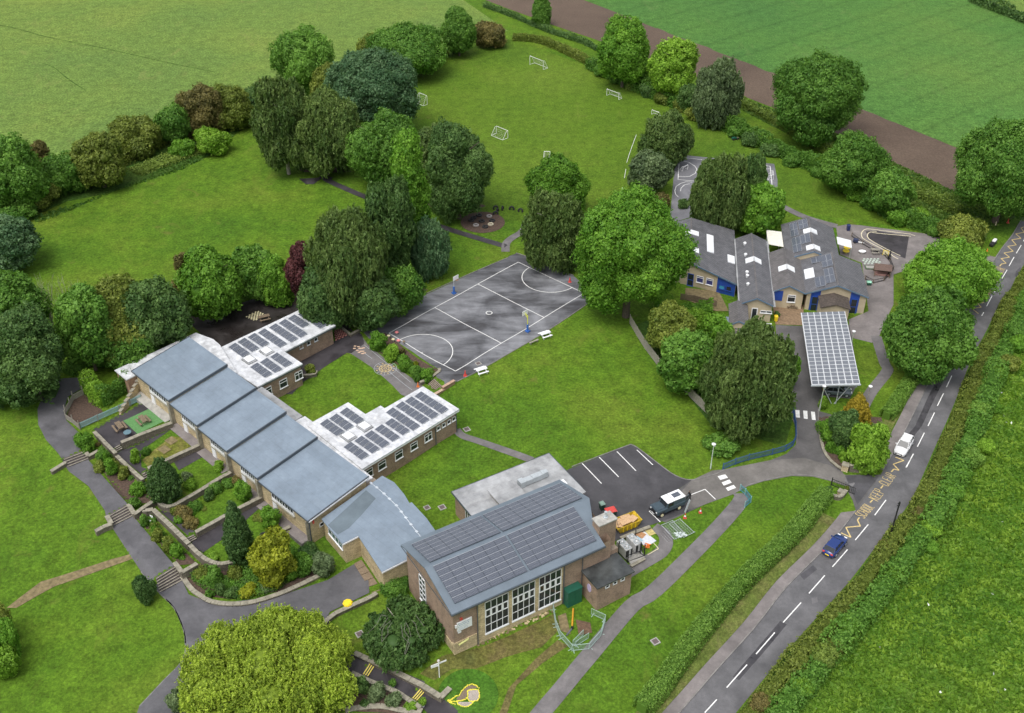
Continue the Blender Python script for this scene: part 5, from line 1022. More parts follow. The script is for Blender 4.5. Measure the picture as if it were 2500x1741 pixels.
SHR = [(I,620,30,20,75,80,'mid','shrub at the top of the path bed beside the first steps'),(D,560,1335,1470,130,0,'bright','wide shrub over the terrace wall above the top steps'),(L1,560,1120,1310,190,0,'mid','round green shrub below the corner of the terrace wall'),
 (L1,505,1300,1450,160,0,'olive','yellowish shrub in the bed beside the middle path'),(L1,680,1250,1490,170,0,'bright','tall green shrub in the middle of the path bed'),(L1,820,1370,1540,160,0,'olive','olive shrub at the lower end of the upper path bed'),
 (L2,190,240,420,200,0,'bright','green shrub beside the second flight of steps'),(L2,150,430,560,130,0,'mid','small shrub on the corner of the second steps wall'),(L1,970,1140,1330,150,0,'lime','pale round shrub on the second terrace'),(L1,1110,1110,1230,140,0,'mid','low dark shrub on the second terrace'),
 (L1,2050,1300,1440,160,0,'lime','light green shrub against the classrooms on the third terrace'),(L2,745,130,240,130,0,'grey','greyish shrub right of the broad conifer'),(L2,785,215,360,170,0,'lime','light green ground shrub right of the broad conifer'),
 (L2,1400,240,470,200,0,'bright','glossy round shrub against the fourth buttress'),(L2,1200,200,330,180,0,'mid','end shrub of the row along the fourth terrace path'),(L2,1080,260,400,170,0,'mid','middle shrub of the row along the fourth terrace path'),(L2,990,330,480,140,0,'dark','first shrub of the row along the fourth terrace path'),(L2,1310,180,300,120,0,'brown','brown shrub under the fourth classroom windows'),
 (L2,850,460,600,170,0,'mid','rounded shrub at the head of the fourth terrace lawn'),(L2,700,520,700,210,0,'brown','brown leaved rhododendron by the terrace path'),(L2,790,650,800,190,0,'brown','dark brown leaved shrub above the short steps'),(L2,640,640,740,110,0,'bright','small leafy shrub between the brown rhododendrons'),
 (L2,1030,1060,1180,190,0,'lime','lime green shrub inside the curved terrace wall'),(L2,1700,530,770,260,0,'bright','large glossy shrub on the fifth terrace'),(L2,1560,620,720,140,0,'olive','yellowish shrub left of the large glossy shrub'),
 (L2,250,640,780,110,0,'mid','dark shrub around the white chair beside the path'),(L2,370,740,830,100,0,'bright','green tuft shrub beside the long garden wall'),(L2,400,800,950,150,0,'olive','olive shrub beside the long garden wall'),(L2,535,890,1070,140,0,'olive','second olive shrub beside the long garden wall'),(L2,620,960,1130,150,0,'bright','bright shrub at the lower end of the long garden wall'),
 (L2,900,1220,1380,190,0,'olive','yellow green shrub at the corner of the curved bed'),(L2,1070,1230,1450,210,0,'mid','dark rounded shrub in the curved bed'),(L2,1130,1410,1570,140,0,'dark','left of two clipped dark balls in the curved bed'),(L2,1260,1440,1599,190,0,'dark','right of two clipped dark balls in the curved bed'),
 (L2,1450,1400,1590,230,0,'gold','yellow shrub behind the curved stone wall'),(L2,1310,1210,1390,200,0,'olive','olive shrub in the middle of the curved bed'),(L2,1500,1200,1390,230,0,'mid','green shrub below the golden juniper'),(L2,1670,1380,1520,240,0,'grey','greyish low shrub along the curved wall'),
 (L2,1930,1150,1380,220,0,'bright','bright shrub right of the golden juniper'),(I,1980,610,760,140,0,'grey','grey green shrub at the link corner'),(I,1860,640,760,120,0,'mid','green shrub beside the grey green one near the link'),(L2,2050,1050,1250,200,0,'bright','light green shrub behind the driveway wall'),(I,1880,560,660,150,0,'dark','dark shrub against the end wall of the classrooms'),
 (L2,1000,1490,1599,110,0,'mid','small shrub behind the curved wall at its left end'),(I,890,760,930,150,0,'dark','dark round shrub on the lawn beside the third steps'),
 (N2,910,480,830,320,0,'bright','large shrub at the top of the playground bed'),(N2,1120,720,1010,290,0,'lime','yellow topped clipped ball in the playground bed'),(N2,1370,900,1190,280,0,'bright','second clipped ball in the playground bed'),(N2,1560,1080,1350,230,0,'mid','third clipped ball in the playground bed'),(N2,1740,1150,1370,220,0,'bright','loose shrub at the step end of the playground bed'),(N2,1310,780,900,120,0,'brown','dull brown shrub behind the clipped balls'),(N2,1550,1010,1110,110,0,'gold','bright yellow flowering bush in the playground bed'),
 (M6,1600,1070,1280,200,0,'olive','shrub growing in the stone planter by the classroom wing'),(J,410,760,890,220,0,'mid','clipped laurel block against the link end wall'),(M4,370,510,780,250,0,'dark','dark shrub below the yellow edged steps'),(M4,580,580,850,280,0,'grey','grassy grey shrub below the path wall'),(M4,810,720,950,240,0,'grey','straw coloured grassy shrub below the path wall'),(M4,1040,860,1010,200,0,'lime','light green shrub at the corner of the lower wall'),(M4,410,840,940,160,0,'dark','low dark plant behind the lowest wall'),
 (M5,315,815,950,135,0,'bright','left clipped ball in the entrance bed'),(M5,425,860,990,150,0,'bright','middle clipped ball in the entrance bed'),(M5,460,940,1070,130,0,'lime','front clipped ball above the stone pier'),(M5,620,950,1090,180,0,'bright','right clipped ball behind the school name stone'),(M5,780,1000,1140,150,0,'bright','leafy bush at the roadside end of the entrance bed'),(M5,300,690,800,130,0,'mid','spotted green shrub at the driveway edge of the entrance bed'),
 (M5,270,1340,1460,120,0,'dark','dark bush at the end of the clipped roadside hedge'),(M5,500,1340,1400,60,0,'olive','low grassy tuft on the gate pier'),(I,30,950,1180,200,0,'olive','left end of the oval lawn hedge'),(I,110,1040,1260,120,0,'bright','right side of the oval lawn hedge'),(I,50,1180,1380,200,0,'lime','lower side of the oval lawn hedge'),(I,10,1040,1170,90,0,'mid','leafy shrub inside the oval lawn hedge'),
 (M2,210,1370,1450,90,0,'dark','dark shrub at the corner of the brown patio'),(I,1090,1450,1599,130,0,'grey','spiky grey shrub at the foot of the willow'),(N6,210,980,1180,230,0,'dark','clipped dark shrub at the corner of the small court'),(D,700,1480,1560,40,0,'bright','tuft of leaves on the terrace wall')]
for f_, cx, yt, yb, w_, _, fol, lab in SHR: tree(cx, yt, yb, max(w_, 20), 'shrub', fol, lab, 'shrub', 'shrub', fn=f_, var=4)
# hedges: a leafy solid following a line
def hedge(name, px, wd, h, fol, label, leaf=.2, lump=.12, dens=1., cat='hedge', world=False, seed=1, tint=None):
    rng = np.random.default_rng(seed); pts = densify(smoothline(px if world else gs(px), 3), .5); n = len(pts); L_ = [0]
    for a, b in zip(pts[:-1], pts[1:]): L_.append(L_[-1]+math.dist(a, b))
    L_ = np.array(L_); tot = L_[-1]; X = np.array([p[0] for p in pts]); Y = np.array([p[1] for p in pts]); TX = np.gradient(X, L_); TY = np.gradient(Y, L_)
    N = int(tot*(wd+2*h)*1.9/(leaf*leaf*.62)*dens*.75); s = rng.uniform(0, tot, N); prof = rng.uniform(0, wd+2*h, N)
    ph = rng.uniform(0, 6.28, 6); lum = sum(np.sin(s*f+p)*a for f, p, a in zip((.5, .9, 1.7, 2.9, 4.3, .21), ph, (1, .7, .6, .5, .4, 1.2)))*lump*.5; lum = np.clip(lum, -.4, .6)
    W = wd/2*(1+lum*.6); Hh = h*(1+lum)
    side = np.where(prof < h, -1, np.where(prof > h+wd, 1, 0)); z = np.where(side == -1, prof/h*Hh, np.where(side == 1, (prof-h-wd)/h*Hh, Hh)); o_ = np.where(side == 0, (prof-h-wd/2)/(wd/2)*W, side*W)
    rnd = np.clip(z/Hh, 0, 1)**4*.18*wd; o_ = np.where(side != 0, o_-side*rnd, o_); z = np.where(side == 0, z-np.abs(o_/W)**4*.15*h, z)
    jit = rng.normal(size=(N, 3))*leaf*.45; x = np.interp(s, L_, X); y = np.interp(s, L_, Y); tx = np.interp(s, L_, TX); ty = np.interp(s, L_, TY)
    px_ = x-ty*o_; py_ = y+tx*o_; gz = H(x, y); pos = np.stack([px_, py_, gz+np.maximum(z, .05)], 1)+jit
    nrm = np.stack([-ty*side, tx*side, (side == 0)*1.], 1)*.9+rng.normal(size=(N, 3))*.6
    tn = .5+lum/lump*.1+.2*np.sin(s*3.1+o_*5)*np.sin(z*4+s*1.3)+rng.normal(0, .17, N)
    mb = MB(); strip_mb(mb, pts, wd*.55, -.2, h*(.62 if lump > .1 else .8), step=.8)
    cv_ = np.array(mb.v); me = leaf_obj_mesh(name, pos, nrm, leaf*rng.uniform(.6, 1.3, N), tn, foli[fol], 1.4, (cv_, mb.f)); return tag(ob(name, me), label, cat)
hedge('clipped_hedge', P(K,-90,1600,40,1450,185,1240,385,985,585,765,785,580,890,465,970,360,1035,285), 2.2, 1.8, 'hedge', 'long clipped beech hedge between the lawn and the main road', .16, .05)
hedge('clipped_hedge', P(Q,1380,1290,1430,1230,1500,1120,1590,1000,1680,930), 2.0, 1.6, 'hedge', 'shorter clipped hedge between carport path and road', .17, .08, seed=4)
hedge('field_hedge', P(O,1150,90,1220,98,1330,150,1350,170), 1.8, 1.7, 'olive', 'trimmed field hedge behind the far goal', .26, .12, seed=5)
hedge('field_hedge', P(O,1320,152,1400,190,1470,220,1560,260,1650,300,1720,335,1830,385,1880,415,1950,455,2000,490,2100,525), 2.6, 2.9, 'mid', 'long field hedge along the right side of the sports field', .28, .2, seed=6)
hedge('field_hedge', P(O,1085,15,1150,38,1230,72,1310,98,1350,120), 1.4, 1.2, 'dark', 'low hedge along the edge of the ploughed strip', .28, .25, seed=8)
hedge('field_hedge', P(O,1640,225,1700,255,1760,290,1830,330,1950,390,2020,420,2100,460,2150,480), 2.0, 1.6, 'bank', 'rough hedge bank between the ploughed strip and the field hedge', .3, .35, seed=9)
hedge('field_hedge', P(O,2180,2,2230,22,2300,50,2400,90), 3.5, 2.5, 'dark', 'distant hedge in the top right corner', .5, .3, seed=10)
hedge('field_hedge', P(O,-40,470,60,450,140,420,240,385,330,335,430,292,530,245,610,205), 3.6, 2.8, 'olive', 'tangled undergrowth of the left field hedge', .3, .35, seed=11)
rr_ = roadR
hedge('hedgerow', [p for p in offline(rr_, -1.5)], 2.2, 1.2, 'olive', 'brown and green roadside hedgerow to the right of the road', .2, .3, world=True, seed=12, dens=.9)
hedge('hedgerow', [p for p in offline(rr_, -3.9)], 2.8, 1.6, 'mid', 'overgrown back row of the roadside hedgerow facing the meadow', .24, .3, world=True, seed=13, dens=.9)
hedge('bramble_bank', P(Q,30,600,100,690,220,640,340,640), 3.5, 1.3, 'bright', 'bramble bank between timber fence and infant yard', .22, .35, seed=15)
hedge('bramble_bank', P(Q,60,800,150,950,230,1080,300,1160), 2.5, 1.6, 'mid', 'dark undergrowth behind the timber fence', .24, .3, seed=16)
hedge('undergrowth', P(O,-30,700,60,860,130,880), 5, 1.0, 'dark', 'dark undergrowth beneath the trees at the left edge', .3, .3, seed=17)
hedge('undergrowth', P(O,150,840,230,800,330,790,400,770), 3, 1.2, 'mid', 'undergrowth between thorn trees and lean-to roof', .26, .3, seed=18)
hedge('ivy', P(D,670,1180,740,1130,800,1090,850,1060,890,1040), 1.3, 3.0, 'mid', 'bright ivy climbing over the ruined garden wall', .2, .3, seed=19, cat='climber')
hedge('ivy', P(D,580,1050,610,1100,650,1150,690,1170), 2.0, 2.6, 'lime', 'light green climber spilling over the fenced garden', .2, .3, seed=20, cat='climber')
hedge('nettle_bank', P(A,880,1130,1060,1060,1250,1000,1430,960), 4.0, .6, 'bank', 'lush nettle bank below the left field hedge', .28, .3, seed=21, cat='undergrowth')
hedge('nettle_bank', P(E,600,360,700,330,760,300), 1.5, .9, 'bright', 'cow parsley and shrubs at the playground edge', .2, .3, seed=22, cat='undergrowth')
hedge('ground_cover', P(L2,880,1290,980,1400,1180,1480,1450,1500,1700,1440,1980,1250,2090,1150), 2.6, .55, 'mid', 'low leafy ground cover filling the curved shrub bed', .15, .3, seed=31, cat='ground cover')
hedge('ground_cover', P(L2,1250,1240,1500,1250,1800,1180,2000,1060), 2.4, .7, 'bright', 'taller leafy planting below the golden juniper', .15, .3, seed=32, cat='ground cover')
hedge('ground_cover', P(N2,860,720,1050,860,1350,1060,1600,1250,1850,1240), 1.7, .6, 'mid', 'leafy ground cover along the playground bed', .15, .3, seed=33, cat='ground cover')
hedge('ground_cover', P(M5,230,640,300,760,380,900,520,900,700,800,850,720), 2.6, .9, 'bright', 'leafy planting filling the entrance bed', .17, .3, seed=34, cat='ground cover')
hedge('ground_cover', P(L1,520,1180,640,1300,780,1440,900,1500), 1.0, .4, 'olive', 'low plants in the upper path bed', .14, .3, seed=35, cat='ground cover')
hedge('ground_cover', P(L2,300,700,420,860,560,1020,680,1130), 1.0, .4, 'mid', 'low plants in the lower path bed', .14, .3, seed=36, cat='ground cover')
# pale bare branches showing through the dark weeping tree
for o_ in list(COL.objects):
    if o_.get('label', '').startswith('dark weeping tree against'):
        rg = random.Random(5); cr_ = [c for c in o_.children if c.name.startswith('crown')][0]; r_c = 4.2; mb = MB()
        for i in range(9):
            a = rg.uniform(3.3, 6.1)-o_.rotation_euler.z; pts = [(0, 0, 3.9)]
            for k in range(1, 7): f = k/6; rr2 = r_c*(.25+.85*f); aa = a+rg.uniform(-.15, .15); pts.append((math.cos(aa)*rr2, math.sin(aa)*rr2, 5.2-1.0*f-2.6*f*f+rg.uniform(-.15, .25)))
            mb.path(pts[1:4+i % 3], .022, 4)
        mb.build('branch', plain('lichen_bark', (.2,.19,.16), .9), o_)
# extra individual bushes breaking up the roadside hedgerow
k_ = 0
rrd = densify(rr_[3:-3], 2.1)
for i in range(1, len(rrd)-1):
    front = _rng.random() < .3; p = offline(rrd, -_rng.uniform(1., 2.2) if front else -_rng.uniform(3.4, 6.2))[i]; z = h1(*p); me, r0, h0 = crown_mesh('bush', i % 3, 1.8, 1.5); s_ = _rng.uniform(.35, .6) if front else _rng.uniform(.5, .95)
    o = ob('hedgerow_bush', me, None, (p[0], p[1], z-.1), _rng.uniform(0, 6)); o.scale = (s_, s_, s_*_rng.uniform(.7, 1.15)); o.material_slots[0].link = 'OBJECT'; fo_ = _rng.choice(('brown', 'olive', 'bank') if front else ('bright', 'bright', 'lime', 'mid', 'hedge', 'lime', 'bank', 'olive')); o.material_slots[0].material = foli[fo_]
    side_ = 'on the road side' if front else 'on the meadow side'; tone = {'brown': 'brownish', 'olive': 'olive', 'bank': 'dull green', 'bright': 'bright green', 'lime': 'lime green', 'mid': 'mid green', 'hedge': 'fresh green'}[fo_]
    tag(o, '%s bush of the roadside hedgerow %s' % (tone, side_), 'bush', '%s hedgerow bushes %s' % (tone, side_))
# tall meadow grass: blades in clumps
def tufts(name, poly, n, mat, size, label, seed, white=0):
    rng = np.random.default_rng(seed); xs = [p[0] for p in poly]; ys = [p[1] for p in poly]; X = rng.uniform(min(xs), max(xs), n*3); Y = rng.uniform(min(ys), max(ys), n*3); m = _sdist(X, Y, poly) == 0; X = X[m][:n]; Y = Y[m][:n]; n = len(X)
    cl = np.sin(X*.9+np.sin(Y*.7)*2)+np.sin(Y*1.1+np.cos(X*.6)*2.2)+.8*np.sin(X*.17+1)*np.cos(Y*.13); Z = H(X, Y)+size*.35*rng.uniform(.3, 1.3, n)*(1+.3*cl)
    nrm = rng.normal(size=(n, 3))*np.array([1, 1, .7])+np.array([0, 0, .55]); tn = .45+.14*cl+rng.normal(0, .16, n)
    me = leaf_obj_mesh(name, np.stack([X, Y, Z], 1), nrm, size*rng.uniform(.6, 1.3, n), tn, mat, 1.8); return tag(ob(name, me), label, None, kind='stuff')
vis = [G(p) for p in P(K,640,1640,900,1290,1180,1010,1420,700,1600,480,1800,100)+P(Q,1830,1480,1960,1200,2040,980,2100,800,2240,560)+[S(2560,540), S(2560,1800), S(1850,1800)]]
tufts('tall_grass', vis, 70000, foliage('meadow_blades', (.075,.18,.016), (.21,.33,.038)), .34, 'tall meadow grass right of the road', 3)
tufts('tall_grass', [G(S(2560,560)), G(S(3300,760)), G(S(3300,1800)), G(S(2560,1800))], 42000, bpy.data.materials['meadow_blades'], .38, 'tall meadow grass further out beyond the right edge', 13)
tufts('tall_grass', gs(P(O,400,385,470,350,530,300,540,290,585,250,590,235,470,300,330,400,200,450,60,490,90,500,250,432)), 9000, foliage('bank_blades', (.04,.12,.018), (.12,.22,.035)), .35, 'rank grass on the bank below the left field hedge', 4)
tufts('tall_grass', gs(P(O,1640,235,1860,350,2060,480,2200,560,2215,520,2290,480,2130,425,1850,290,1650,215)), 16000, foliage('bank_blades', (.06,.13,.02), (.16,.24,.045)), .4, 'rough grass between field hedge and ploughed strip', 5)
tufts('dry_grass', offline(rr_[2:], -.7)+offline(rr_[2:], -3.2)[::-1], 5200, foliage('straw_blades', (.16,.13,.04), (.45,.36,.14)), .3, 'straw coloured dead stems in the roadside hedgerow', 6)
tufts('tall_grass', offline(rr_[2:], -.2)+offline(rr_[2:], -1.2)[::-1], 7000, foliage('verge_blades', (.08,.14,.02), (.2,.26,.05)), .24, 'ragged verge grass between road and hedgerow', 7)
tufts('cow_parsley', vis, 60, whiteg, .3, 'white flower heads scattered in the meadow', 8)
def bush_run(px, step, r0_, spread, fols, where, hgt=1.0):
    d = densify(gs(px), step)
    for i, p in enumerate(d):
        q = offline(d, _rng.uniform(-spread, spread))[i]; s_ = r0_*_rng.uniform(.75, 1.3); me, a_, b_ = crown_mesh('bush', i % 3, r0_, 1.5); fo_ = _rng.choice(fols); o = ob('hedge_bush', me, None, (q[0], q[1], h1(*q)-.15), _rng.uniform(0, 6)); o.scale = (s_/a_, s_/a_, s_/a_*_rng.uniform(.75, 1.2)*hgt)
        o.material_slots[0].link = 'OBJECT'; o.material_slots[0].material = foli[fo_]; tone = {'brown': 'brownish', 'olive': 'olive', 'mid': 'mid green', 'bright': 'bright green', 'lime': 'lime green', 'dark': 'dark green', 'hedge': 'fresh green', 'bank': 'dull green', 'grey': 'greyish green'}[fo_]
        tag(o, '%s bush %s' % (tone, where), 'bush', '%s bushes %s' % (tone, where))
bush_run(P(O,130,400,190,390,240,370,300,345,360,310,430,290,500,265,560,240,610,215), 4.2, 3.0, 1.2, ('olive', 'mid', 'brown', 'bank', 'mid'), 'knitted into the left field hedge')
bush_run(P(O,1350,170,1450,215,1560,265,1650,305,1730,345,1830,395), 5.0, 1.9, .8, ('mid', 'olive', 'bank', 'dark'), 'in the field hedge between the ash trees and the big oak')
bush_run(P(O,1880,425,1950,465,2010,500,2090,530), 4.0, 2.0, .8, ('mid', 'bright', 'olive'), 'in the field hedge near the infant yard')
bush_run(P(O,820,150,880,160,960,145,1020,115), 5.0, 2.4, 1.0, ('mid', 'olive', 'dark'), 'at the foot of the top hedge trees')
bush_run(P(O,430,700,520,690,600,665,660,650), 4.0, 1.8, .8, ('dark', 'mid', 'olive'), 'below the maple and purple tree')
bush_run(P(O,170,830,230,820,300,800), 4.0, 1.8, .8, ('mid', 'bright'), 'under the thorn trees above the lean-to roof')
bush_run(P(L2,950,1350,1150,1400,1400,1440,1650,1400,1850,1300,2000,1180), 1.25, .62, .7, ('mid', 'bright', 'olive', 'lime', 'grey', 'dark'), 'in the curved shrub bed')
bush_run(P(L2,620,600,800,620,900,560,1050,420), 1.5, .6, .6, ('brown', 'mid', 'bright', 'olive'), 'on the fourth terrace')
bush_run(P(L1,450,1120,620,1290,800,1450,930,1530), 1.6, .55, .5, ('mid', 'olive', 'bright', 'brown'), 'in the upper path bed')
bush_run(P(L2,310,720,430,880,560,1010,690,1130), 1.4, .5, .4, ('mid', 'olive', 'bright'), 'in the lower path bed')
bush_run(P(N2,880,700,1080,880,1350,1090,1600,1280,1800,1230), 1.3, .7, .6, ('mid', 'bright', 'lime', 'olive'), 'in the playground bed')
# bare shrubs
def bare(cx, yt, yb, w_, label):
    x, y, z, r, h = fit(cx, yt, yb, w_); rg = random.Random(int(cx)); mb = MB()
    for i in range(22):
        a = rg.uniform(0, 6.28); e = rg.uniform(.5, 1.0); q = (math.cos(a)*r*.4*e, math.sin(a)*r*.4*e, h*.5*e); s_ = (math.cos(a+.3)*r*e, math.sin(a+.3)*r*e, h*rg.uniform(.7, 1)); mb.tube((0,0,0), q, .05, .035, 4); mb.tube(q, s_, .035, .012, 4)
        for _ in range(4): b = Vector(q).lerp(Vector(s_), rg.uniform(.2, .9)); mb.tube(b, b+Vector((rg.uniform(-.6,.6), rg.uniform(-.6,.6), rg.uniform(.3,1))), .018, .008, 3)
    tag(mb.build('bare_shrub', birchbark, None, (x, y, z)), label, 'shrub')
bare(120, 620, 735, 60, 'leafless twiggy shrub left of the tree mass'); bare(165, 630, 750, 80, 'leafless grey shrub in front of the thorn trees')
pass # print('FOLTRIS', sum(len(m.polygons) for m in bpy.data.meshes), len(_cm))
# ------------------------------------------------------------------ walls, steps, fences
def wall(name, label, px, wd, z0, z1, mat=None, cope=None, cat='wall', smooth=0, world=False, cw=.08, blocks=False):
    pts = px if world else [G(p, (z1 if not callable(z1) else z1(0))) for p in px]
    if smooth: pts = smoothline(pts, smooth)
    t = thing(name, label, cat, (0, 0, 0)); f0 = z0 if callable(z0) else (lambda q: z0); f1 = z1 if callable(z1) else (lambda q: z1)
    mb = MB(); strip_mb(mb, pts, wd, f0, lambda q: f1(q)-.08, step=.6); mb.build('stonework', mat or drystone, t)
    d = densify(pts, .75)                                   # coping stones one by one
    for i in range(len(d)-1):
        m_ = MB(); a, b = Vector(d[i]), Vector(d[i+1]); e = (b-a).normalized(); n = Vector((-e.y, e.x))*(wd/2+cw); a = a+e*.015; b = b-e*.015; zz_ = f1(i/(len(d)-1))+_rng.uniform(-.012, .02)
        vs = [(a.x+n.x, a.y+n.y), (a.x-n.x, a.y-n.y), (b.x-n.x, b.y-n.y), (b.x+n.x, b.y+n.y)]
        m_.add([(*v, zz_-.08) for v in vs]+[(*v, zz_+.02) for v in vs], [(0,1,2,3),(7,6,5,4),(0,4,5,1),(1,5,6,2),(2,6,7,3),(3,7,4,0)]); m_.build('coping_stone', cope or cope_m, t)
    return t
wall('garden_wall', 'stone wall between upper path bed and paved first terrace', P(L1,425,925,560,1060,705,1205), .35, -.2, 1.75)
wall('garden_wall', 'stone wall between path bed and second terrace', P(L1,715,1235,880,1390,1060,1545), .35, -.4, lambda q: 1.25-.1*q)
wall('terrace_wall', 'thick stone wall below the picnic terrace with green rubber patch', P(L1,775,1065,1100,930,1435,805), .45, -.2, 1.7)
wall('terrace_wall', 'stone wall between second and third terraces behind the broad conifer', P(L1,1125,1400,1450,1250,1790,1095), .4, -.6, 1.25)
wall('terrace_wall', 'curved stone wall round the third terrace below the broad conifer', P(L2,365,430,440,520,530,545,640,500,900,350,1100,225,1240,150), .4, -1., .85, smooth=3)
wall('terrace_wall', 'stone wall along the lawn of the fourth terrace', P(L2,835,840,1050,720,1240,610,1400,530,1585,435), .4, -1.3, .4)
wall('garden_wall', 'long lichen covered garden wall beside the lower path bed', P(L2,250,610,255,590,345,575,550,760,750,950), .45, -1.3, lambda q: .85-.35*q)
wall('garden_wall', 'curved stone wall enclosing the fifth terrace lawn', P(L2,765,985,900,1110,1040,1180,1150,1185,1270,1155), .4, -1.8, lambda q: .35-.3*q, smooth=3)
wall('terrace_wall', 'short stone wall beside the black tyres on the fifth terrace', P(L2,1600,940,1750,860,1920,775), .35, -1.6, -.1)
wall('bed_wall', 'curved dry stone wall round the big shrub bed by the drive', P(I,1110,765,1160,835,1210,875,1290,918,1420,932,1560,915,1750,850,1960,750), .45, -2., -.75, smooth=3, mat=bricks('buff_stone', (.36,.3,.2), (.25,.21,.14), (.08,.07,.05), .5, .2, stone=True))
wall('stair_wall', 'low stone wall with end pier left of the upper flight of steps', P(I,310,125,400,70), .4, -.2, 1.05); wall('stair_wall', 'stone wall left of the middle flight of steps', P(I,580,490,625,465,678,445,650,395), .45, -.8, .65)
wall('stair_wall', 'stone wall right of the middle flight turning into the bed', P(I,780,325,818,385,940,300), .4, -.9, .75); wall('stair_wall', 'stone wall right of the lower flight turning into the bed', P(I,1062,680,1108,740,1200,685), .4, -1.7, .3)
wall('stair_wall', 'short stone wall beside the upper flight below the wide shrub', P(L1,290,1140,350,1240,480,1170), .35, -.2, 1.15)
wall('drive_wall', 'dark stone wall beside the yellow bin in front of the hall', P(J,-60,1110,-20,1050,45,990,240,900,300,865), .4, -2, -.55, smooth=2)
wall('path_wall', 'mossy retaining wall above the path with yellow edged steps', P(M4,255,190,560,325,850,455,1230,640,1465,785,1600,655), .5, -3, lambda q: -1.0-.35*q)
wall('path_wall', 'stone wall on the low side of the yellow edged steps', P(M4,215,470,500,590,850,715,1190,925,1130,1030), .4, -3.2, lambda q: -1.15-.5*q)
wall('path_wall', 'curved dark brick wall at the bottom edge under the grassy shrubs', P(M4,130,1000,300,960,620,935,880,985,1130,1045), .5, -3.4, -1.7, mat=brickm, smooth=2)
wall('bed_wall', 'stone retaining wall beside the playground steps', P(N2,1615,1385,1800,1310,1965,1190,1950,1150), .3, -1.4, lambda q: -.1+.2*q); wall('stair_wall', 'pink topped brick wall right of the playground steps', P(N2,2010,1470,2220,1350), .3, -1.4, .55, mat=brick_red, cope=plain('pink_coping', (.45,.3,.22), .8)); wall('stair_wall', 'lower brick wall beside the playground steps with pale coping', P(N2,1860,1600,2035,1500), .3, -1.6, .1, mat=brick_red, cope=plain('pale_coping', (.45,.33,.24), .8))
wall('planter', 'stone planter with a shrub beside the classroom wing', P(M6,1440,1270,1560,1270,1680,1240,1690,1190), .2, -.9, .1, cat='planter')
wall('yard_wall', 'low stone wall round the checkerboard corner', P(N2,215,400,400,545,590,440,600,400), .25, -.6, .25)
wall('plant_wall', 'low stone wall between skip and heat pumps', P(M3,600,745,900,620,1180,520), .3, -.9, -.05); wall('plant_wall', 'low stone kerb wall of the heat pump pad', P(M3,800,1290,930,1220,1075,1140), .25, -1.2, -.35)
wall('entrance_wall', 'curved low stone wall of the entrance shrub bed', P(M5,185,690,215,830,250,950,330,1060,450,1150), .25, -1.4, -.55, smooth=2)
wall('entrance_wall', 'curved stone wall with pier on the lawn side of the entrance', P(M5,340,1440,400,1465,450,1450,500,1390), .35, -1.5, -.3, smooth=2)
wall('ruined_wall', 'broken sloping stone wall running out from the lean-to', P(D,905,995,760,1150), .35, .3, lambda q: 3.2-2.0*q, mat=stonem)
# entrance piers and name stone
def pier(name, label, px, w_, d_, h_, mat, rz=0, cat='pillar'):
    x, y, z = g(px); t = thing(name, label, cat, (x, y, z), rz); MB().box(-w_/2, w_/2, -d_/2, d_/2, -.4, h_).build('stonework', mat, t, bevel=.04); MB().box(-w_/2-.06, w_/2+.06, -d_/2-.06, d_/2+.06, h_, h_+.1).build('cap_stone', cope_m, t); return t
pier('stone_pier', 'rough stone gate pier left of the name stone', M5(480,1165), .9, .8, 1.0, stonem, R(-25)); t_ = pier('name_stone', 'dark entrance stone with long white nameplate', M5(610,1180), 1.9, .6, 1.15, drystone, R(-8), 'sign')
MB().box(-.55, .55, -.36, -.31, .8, 1.1).build('nameplate', whitep, t_); pier('stone_pier', 'squat stone pier at the lawn side gate', M5(440,1450), .9, .7, .6, stonem, R(-40))
x, y, z = g(M5(565,1010)); t_ = thing('notice_board', 'pale entrance notice board among the clipped balls', 'sign', (x, y, z), R(-5)); 
for sx in (-.45, .45): MB().tube((sx, 0, 0), (sx, 0, 2.6), .05).build('post', blacks, t_)
MB().box(-.55, .55, -.05, .05, 1.9, 2.75).build('board', plain('pale_board', (.55,.65,.72), .4), t_); MB().box(-.6, .6, -.3, .1, 2.76, 2.82).build('board_roof', whitep, t_)
x, y, z = g(M5(460,1395)); t_ = thing('gate', 'open black iron gate by the lawn side pier', 'gate', (x, y, z), R(-35))
mb = MB(); mb.box(-1.6, 1.6, -.03, .03, 1.1, 1.16); mb.box(-1.6, 1.6, -.03, .03, .1, .16)
for k in range(14): mb.box(-1.6+k*.245, -1.57+k*.245, -.02, .02, .1, 1.15)
mb.build('gate_frame', blacks, t_); MB().box(-1.72, -1.6, -.06, .06, 0, 1.4).build('post', blacks, t_)

